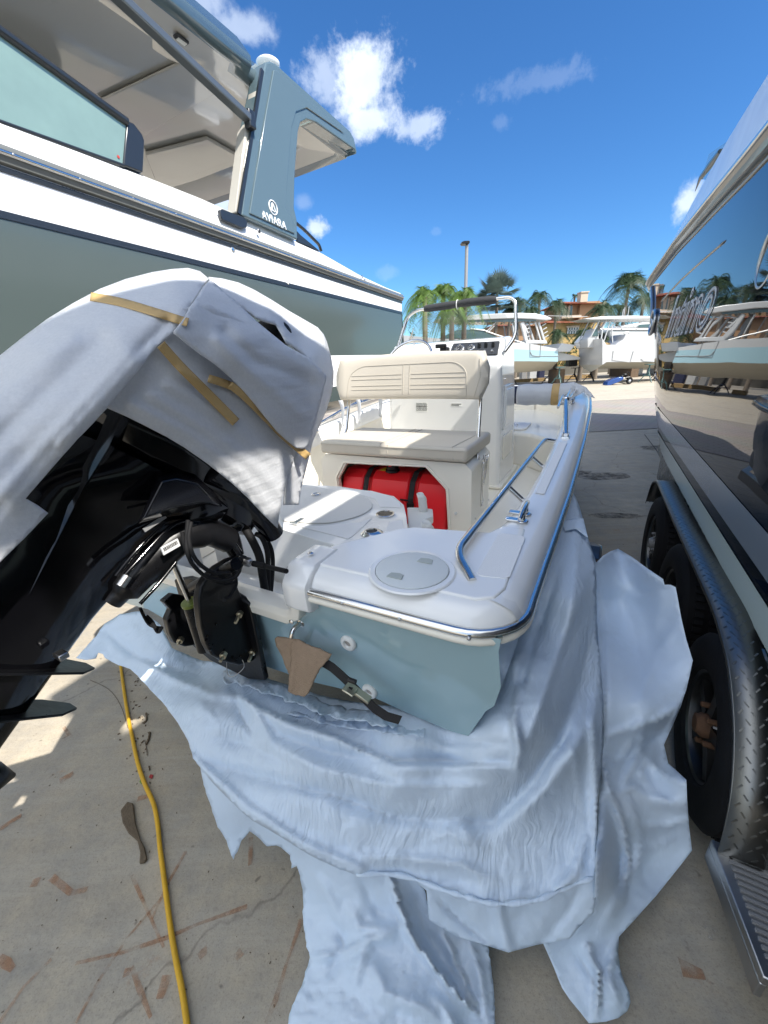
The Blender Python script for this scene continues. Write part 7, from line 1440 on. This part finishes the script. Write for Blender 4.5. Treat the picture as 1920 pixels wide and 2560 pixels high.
MT['palm_bright'] = leafm('palm_leaf_bright', (.12, .205, .04)); MT['palm_dark'] = leafm('palm_leaf_dark', (.035, .065, .025), .2); MT['palm_blue'] = leafm('palm_leaf_bluegrey', (.10, .14, .12), .15)
MT['trunk'] = mat('palm_trunk', (.17, .14, .11), .9, var=.3, vscale=8)
def palm(x, y, htop, L_, nf, m, label, seed=0, fan=False, name='palm_tree', droop=1.0, dens=26, g='palm trees behind the yard', wl=None, lean=0, base=0):
    rnd = random.Random(seed); T = thing(name, label, 'palm tree', (x, y, 0), 'W', g)
    k = MB(); top = np.array([x+lean, y, htop]); k.tube([(x, y, base), (x+lean*.3, y, htop*.5), top], [.16, .12, .10], 8); k.build('trunk', MT['trunk'], T, smooth=60)
    k = MB(); fv = []; ff = []
    def quad(a, b, c, d): i = len(fv); fv.extend([a, b, c, d]); ff.append((i, i+1, i+2, i+3))
    for i in range(nf):
        az = rnd.uniform(0, 2*pi); el = rnd.uniform(-.2, 1.35)*1.0; LL = L_*rnd.uniform(.75, 1.1); dh = np.array([cos(az), sin(az), 0])
        if fan:
            el = rnd.uniform(-.5, 1.5); dirv = dh*cos(el)+np.array([0, 0, 1.])*sin(el); c = top+dirv*LL*.55; sv = np.cross(dirv, [0, 0, 1.]); sv /= np.linalg.norm(sv)+1e-9; uv = np.cross(sv, dirv)
            for j in range(18):
                a = -1.5+3*j/17; d2 = dirv*cos(a)+sv*sin(a); w_ = np.cross(d2, uv); w_ /= np.linalg.norm(w_)+1e-9; e = c+d2*LL*.45*rnd.uniform(.85, 1.1)+np.array([0, 0, -.08*abs(a)]); quad(c, c+d2*LL*.2+w_*.035, e, c+d2*LL*.2-w_*.035)
            quad(top, top+sv*.02, c+sv*.02, c); continue
        pts = []; n_ = dens
        for j in range(n_+1):
            t = j/n_; r_ = LL*t; drop = droop*(t**2)*LL*(.55+.35*cos(el)); p = top+dh*r_*cos(el)*(1-.15*t)+np.array([0, 0, r_*sin(el)*(1-.25*t)-drop]); pts.append(p)
        for j in range(1, n_):
            t = j/n_; d = pts[j+1]-pts[j-1]; d /= np.linalg.norm(d)+1e-9; sv = np.cross(d, [0, 0, 1.]); sv /= np.linalg.norm(sv)+1e-9
            ll = (wl or LL*.30)*(sin(pi*min(1, t*.9+.12)))**.7*rnd.uniform(.8, 1.15)
            for s_ in (1, -1):
                e = pts[j]+sv*s_*ll*.72+d*ll*.45+np.array([0, 0, -ll*rnd.uniform(.0, .5)*droop]); w_ = d*.028*max(1, LL/1.8); quad(pts[j]-w_*.5, pts[j]+w_*.5, e+w_*.1, e-w_*.1)
        for j in range(n_): sv = np.array([0, 0, .018]); quad(pts[j]-sv, pts[j]+sv, pts[j+1]+sv, pts[j+1]-sv)
    k.add(fv, ff); k.build('crown', MT[m], T, smooth=0, recalc=False)
def palm_px(u, v, D, L_, *a, **kw): w_ = WY(u, v, D); palm(w_[0], D, w_[2], L_, *a, **kw)
palm_px(1062, 742, 19, 1.6, 34, 'palm_bright', 'bright green arching palm, leftmost behind the skiff console', 11, droop=1.2)
palm_px(1108, 734, 20, 1.6, 38, 'palm_bright', 'bright green palm second from left, behind the windscreen', 12, droop=1.15)
palm_px(1162, 742, 19.5, 1.7, 42, 'palm_bright', 'bright green palm in front of the lamp pole, hanging low to the right', 13, droop=1.3)
palm_px(1130, 768, 18.8, 1.3, 30, 'palm_bright', 'low bright green palm between the lamp pole palm and its left neighbour', 14, droop=1.4)
palm_px(1243, 750, 30, 1.9, 80, 'palm_blue', 'rounded blue-green fan palm right of the lamp pole', 15, fan=True)
palm_px(1275, 775, 31, 1.3, 30, 'palm_dark', 'dark low palm between the fan palm and the tall slim palm', 16)
palm_px(1300, 762, 34, 2.0, 34, 'palm_dark', 'dark palm left of the slim pointed palm', 17)
palm_px(1350, 742, 34, 1.9, 38, 'palm_dark', 'tall slim dark palm left of the orange tower', 18)
palm_px(1392, 766, 34, 1.8, 34, 'palm_dark', 'dark palm with feathery crown beside the tower columns', 19)
palm_px(1325, 778, 32, 1.4, 26, 'palm_dark', 'squat dark palm above the hardtop of the pale blue boat', 20)
palm_px(1502, 774, 30, 1.9, 40, 'palm_dark', 'dark palm in front of the orange tower chimney wall', 21)
palm_px(1572, 716, 31, 2.7, 54, 'palm_dark', 'large dark windswept palm at the right, above the T-top', 22, droop=.95)
palm_px(1548, 775, 33, 1.8, 30, 'palm_dark', 'dark bushy palm right of the tower, half behind the big palm', 23)
palm_px(1610, 752, 32, 2.0, 34, 'palm_dark', 'dark palm against the black hull edge', 24)
palm_px(1437, 741, 46, 1.0, 12, 'palm_dark', 'small distant palm tip over the tower roof', 25)
palm_px(1395, 838, 26.5, 1.3, 26, 'palm_dark', 'low palm left of the yellow house wing', 26, droop=.9)
palm_px(1462, 835, 26.8, 1.3, 26, 'palm_dark', 'low palm in front of the yellow wall, right of the window', 27, droop=.9)
palm_px(1500, 848, 27.5, 1.2, 22, 'palm_dark', 'low palm touching the helm of the white open boat', 28, droop=.9)
# garden hedge mass behind, far left of the yard and reflected in the black hull
def hedge(x0, x1, y, z1, label, seed, dn=2200, dep=2.0):
    rnd = random.Random(seed); k = MB()
    for i in range(dn):
        x = rnd.uniform(x0, x1); zz = rnd.random()**.6*z1*(.7+.35*noise.noise(Vector((x*.5, y, seed)))+.15*noise.noise(Vector((x*2, y, seed)))); yy = y+rnd.uniform(0, dep); a = rnd.uniform(0, 6.28); b = rnd.uniform(-.8, .8); s_ = rnd.uniform(.12, .3)
        d = np.array([cos(a)*cos(b), sin(a)*cos(b), sin(b)]); e = np.cross(d, [0, 0, 1.]); e /= np.linalg.norm(e); c = np.array([x, yy, zz]); k.add([c-d*s_, c+e*s_*.4, c+d*s_, c-e*s_*.4], [(0, 1, 2, 3)])
    tag(k.build('hedge', MT['palm_dark'], (None, Frame(((x0+x1)/2, y, 0), 'W')), smooth=0, recalc=False), label, 'hedge', kind='stuff')
hedge(-40, 60, 38, 3.4, 'dark green hedge and undergrowth behind the boats', 3, 9000)
hedge(-40, 3, 30, 4.5, 'dense dark greenery far behind the grey yacht', 4, 5000)
# trees on the left, seen only as reflections in the black hull
def tree(x, y, h_, r_, seed, label):
    rnd = random.Random(seed); T = thing('broadleaf_tree', label, 'tree', (x, y, 0), 'W', None)
    k = MB(); k.tube([(x, y, 0), (x+.2, y, h_*.5), (x, y, h_*.8)], [.25, .18, .08], 8); k.build('trunk', MT['trunk'], T)
    k = MB()
    for i in range(1800):
        a = rnd.uniform(0, 6.28); q = rnd.random()**.4; b = rnd.uniform(-1.2, 1.5); c = np.array([x+cos(a)*cos(b)*q*r_, y+sin(a)*cos(b)*q*r_, h_*.72+sin(b)*q*r_*.8])*1.0; c = c+np.array([rnd.gauss(0, .2)]*3); d = np.array([rnd.uniform(-1, 1), rnd.uniform(-1, 1), rnd.uniform(-1, 1)]); d /= np.linalg.norm(d); e = np.cross(d, [0, .3, 1.]); e /= np.linalg.norm(e); s_ = rnd.uniform(.15, .32)
        k.add([c-d*s_, c+e*s_*.5, c+d*s_, c-e*s_*.5], [(0, 1, 2, 3)])
    k.build('crown', MT['palm_dark'], T, smooth=0, recalc=False)
for i, (x, y, h_, r_) in enumerate(((-6, 34, 6.5, 2.6), (-11, 30, 7.5, 3.0), (-17, 26, 7, 2.8))): tree(x, y, h_, r_, 40+i, ('broad dark tree mirrored in the black hull, nearest the pale blue boat', 'tallest dark tree mirrored in the black hull', 'dark tree mirrored at the edge of the black hull')[i])
# ---------------------------------------------------------------- house
DH = 40.0
def PH(u, v, dy=0): w_ = WY(u, v, DH); return np.array([w_[0], DH+dy, w_[2]])
MT['stucco_o'] = mat('orange_stucco', (.36, .215, .12), .85, var=.08, vscale=3); MT['stucco_y'] = mat('yellow_stucco', (.46, .32, .13), .85, var=.06, vscale=3); MT['stucco_c'] = mat('cream_trim', (.48, .40, .31), .8)
def rooftile():
    m, n, b = nt('terracotta_tiles'); L = n.links.new; N = n.nodes.new; tc = N('ShaderNodeTexCoord'); w_ = N('ShaderNodeTexWave'); w_.inputs['Scale'].default_value = 1.3; w_.bands_direction = 'X'; w_.inputs['Distortion'].default_value = .6; L(tc.outputs['Object'], w_.inputs['Vector'])
    t = N('ShaderNodeTexNoise'); t.inputs['Scale'].default_value = 3; L(tc.outputs['Object'], t.inputs['Vector']); mx = N('ShaderNodeMix'); mx.data_type = 'RGBA'; L(t.outputs['Fac'], mx.inputs[0]); mx.inputs[6].default_value = (.20, .05, .025, 1); mx.inputs[7].default_value = (.40, .13, .06, 1); L(mx.outputs[2], b.inputs['Base Color']); b.inputs['Roughness'].default_value = .8
    bp = N('ShaderNodeBump'); bp.inputs['Distance'].default_value = .12; L(w_.outputs['Fac'], bp.inputs['Height']); L(bp.outputs[0], b.inputs['Normal']); return m
MT['tile'] = rooftile()
HS = thing('house', 'orange and yellow villa with terracotta roofs and arched tower windows', 'house', (PH(1450, 900)[0], DH+3, 0), 'W')
def hbox(u0, v0, u1, v1, dy, dep, nm, m, par=None):
    a = PH(u0, v0); b = PH(u1, v1); k = MB(); k.box(((a[0]+b[0])/2, DH+dy+dep/2, (a[2]+b[2])/2), (abs(b[0]-a[0]), dep, abs(a[2]-b[2]))); return k.build(nm, MT[m], HS, parent=par)
TW = hbox(1416, 757, 1505, 930, 1, 4, 'tower_wall', 'stucco_o')
hbox(1460, 752, 1484, 930, .6, .4, 'chimney_breast', 'stucco_o')
def hip(u0, u1, ve, vr, ur0, ur1, dy, dep, nm):
    a = PH(u0, ve); b = PH(u1, ve); c = PH(ur0, vr); d = PH(ur1, vr); y0 = DH+dy; y1 = y0+dep; ym = (y0+y1)/2
    k = MB(); k.add([(a[0], y0, a[2]), (b[0], y0, b[2]), (b[0], y1, b[2]), (a[0], y1, a[2]), (c[0], ym, c[2]), (d[0], ym, d[2])], [(0, 1, 5, 4), (1, 2, 5), (2, 3, 4, 5), (3, 0, 4), (0, 3, 2, 1)]); return k.build(nm, MT['tile'], HS, smooth=0)
R1 = hip(1407, 1512, 758, 742, 1440, 1480, 0, 6, 'roof'); R2 = hip(1360, 1485, 808, 788, 1398, 1450, -.5, 7, 'roof'); R3 = hip(1240, 1375, 812, 800, 1270, 1350, 1, 6, 'roof')
k = MB(); a = PH(1461, 729); b = PH(1476, 752); k.box(((a[0]+b[0])/2, DH+.9, (a[2]+b[2])/2), (b[0]-a[0], .7, a[2]-b[2])); k.box(((a[0]+b[0])/2, DH+.9, a[2]+.04), (b[0]-a[0]+.12, .85, .10)); k.build('chimney', MT['stucco_c'], HS, parent=R1)
hbox(1366, 809, 1482, 930, .2, 5, 'wing_wall', 'stucco_y'); hbox(1250, 812, 1372, 930, 1.5, 4, 'wing_wall', 'stucco_o')
def arch(u, v, w_, h_, dy, nm='arched_window'):
    c = PH(u, v, dy); sc_ = DH/960*1.05; ww = w_*sc_/2; hh = h_*sc_; pts = [(c[0]-ww, c[1], c[2]-hh), (c[0]-ww, c[1], c[2])]+[(c[0]-ww*cos(t), c[1], c[2]+ww*sin(t)) for t in np.linspace(0, pi, 9)[1:-1]]+[(c[0]+ww, c[1], c[2]), (c[0]+ww, c[1], c[2]-hh)]
    k = MB(); k.prism([(c[0]+(p[0]-c[0])*1.25, c[1], p[2]+(.06 if p[2] >= c[2] else 0)) for p in pts], (0, .1, 0)); f_ = k.build(nm, MT['stucco_c'], HS); k = MB(); k.prism([(p[0], c[1]-.03, p[2]) for p in pts], (0, .06, 0)); k.build('pane', MT['bg_glass'], HS, parent=f_)
arch(1438, 765, 8, 22, .9); arch(1425, 766, 5, 22, .9); arch(1417, 767, 4, 22, .9)
for u in (1421, 1430): hbox(u, 762, u+2.2, 789, .7, .25, 'column', 'stucco_c')
hbox(1411, 788, 1460, 792, .5, .6, 'balcony_ledge', 'stucco_c')
WN = hbox(1420, 818, 1446, 834, .08, .1, 'window', 'bg_glass')
for i in range(5): hbox(1420+i*6.3, 818, 1421+i*6.3, 834, .02, .05, 'window_bar', 'bg_white', WN)
hbox(1420, 825.5, 1446, 826.3, .02, .05, 'window_bar', 'bg_white', WN)
hbox(1417, 815, 1449, 818, .0, .15, 'window_lintel', 'stucco_c')
# low garden wall at the back of the yard
k = MB(); k.box((10, 36.5, .35), (90, .2, .7)); tag(k.build('garden_wall', mat('dark_wall', (.12, .11, .09), .9), (None, Frame((10, 36.5, 0), 'W'))), 'low dark wall along the back of the yard below the hedge', 'wall')
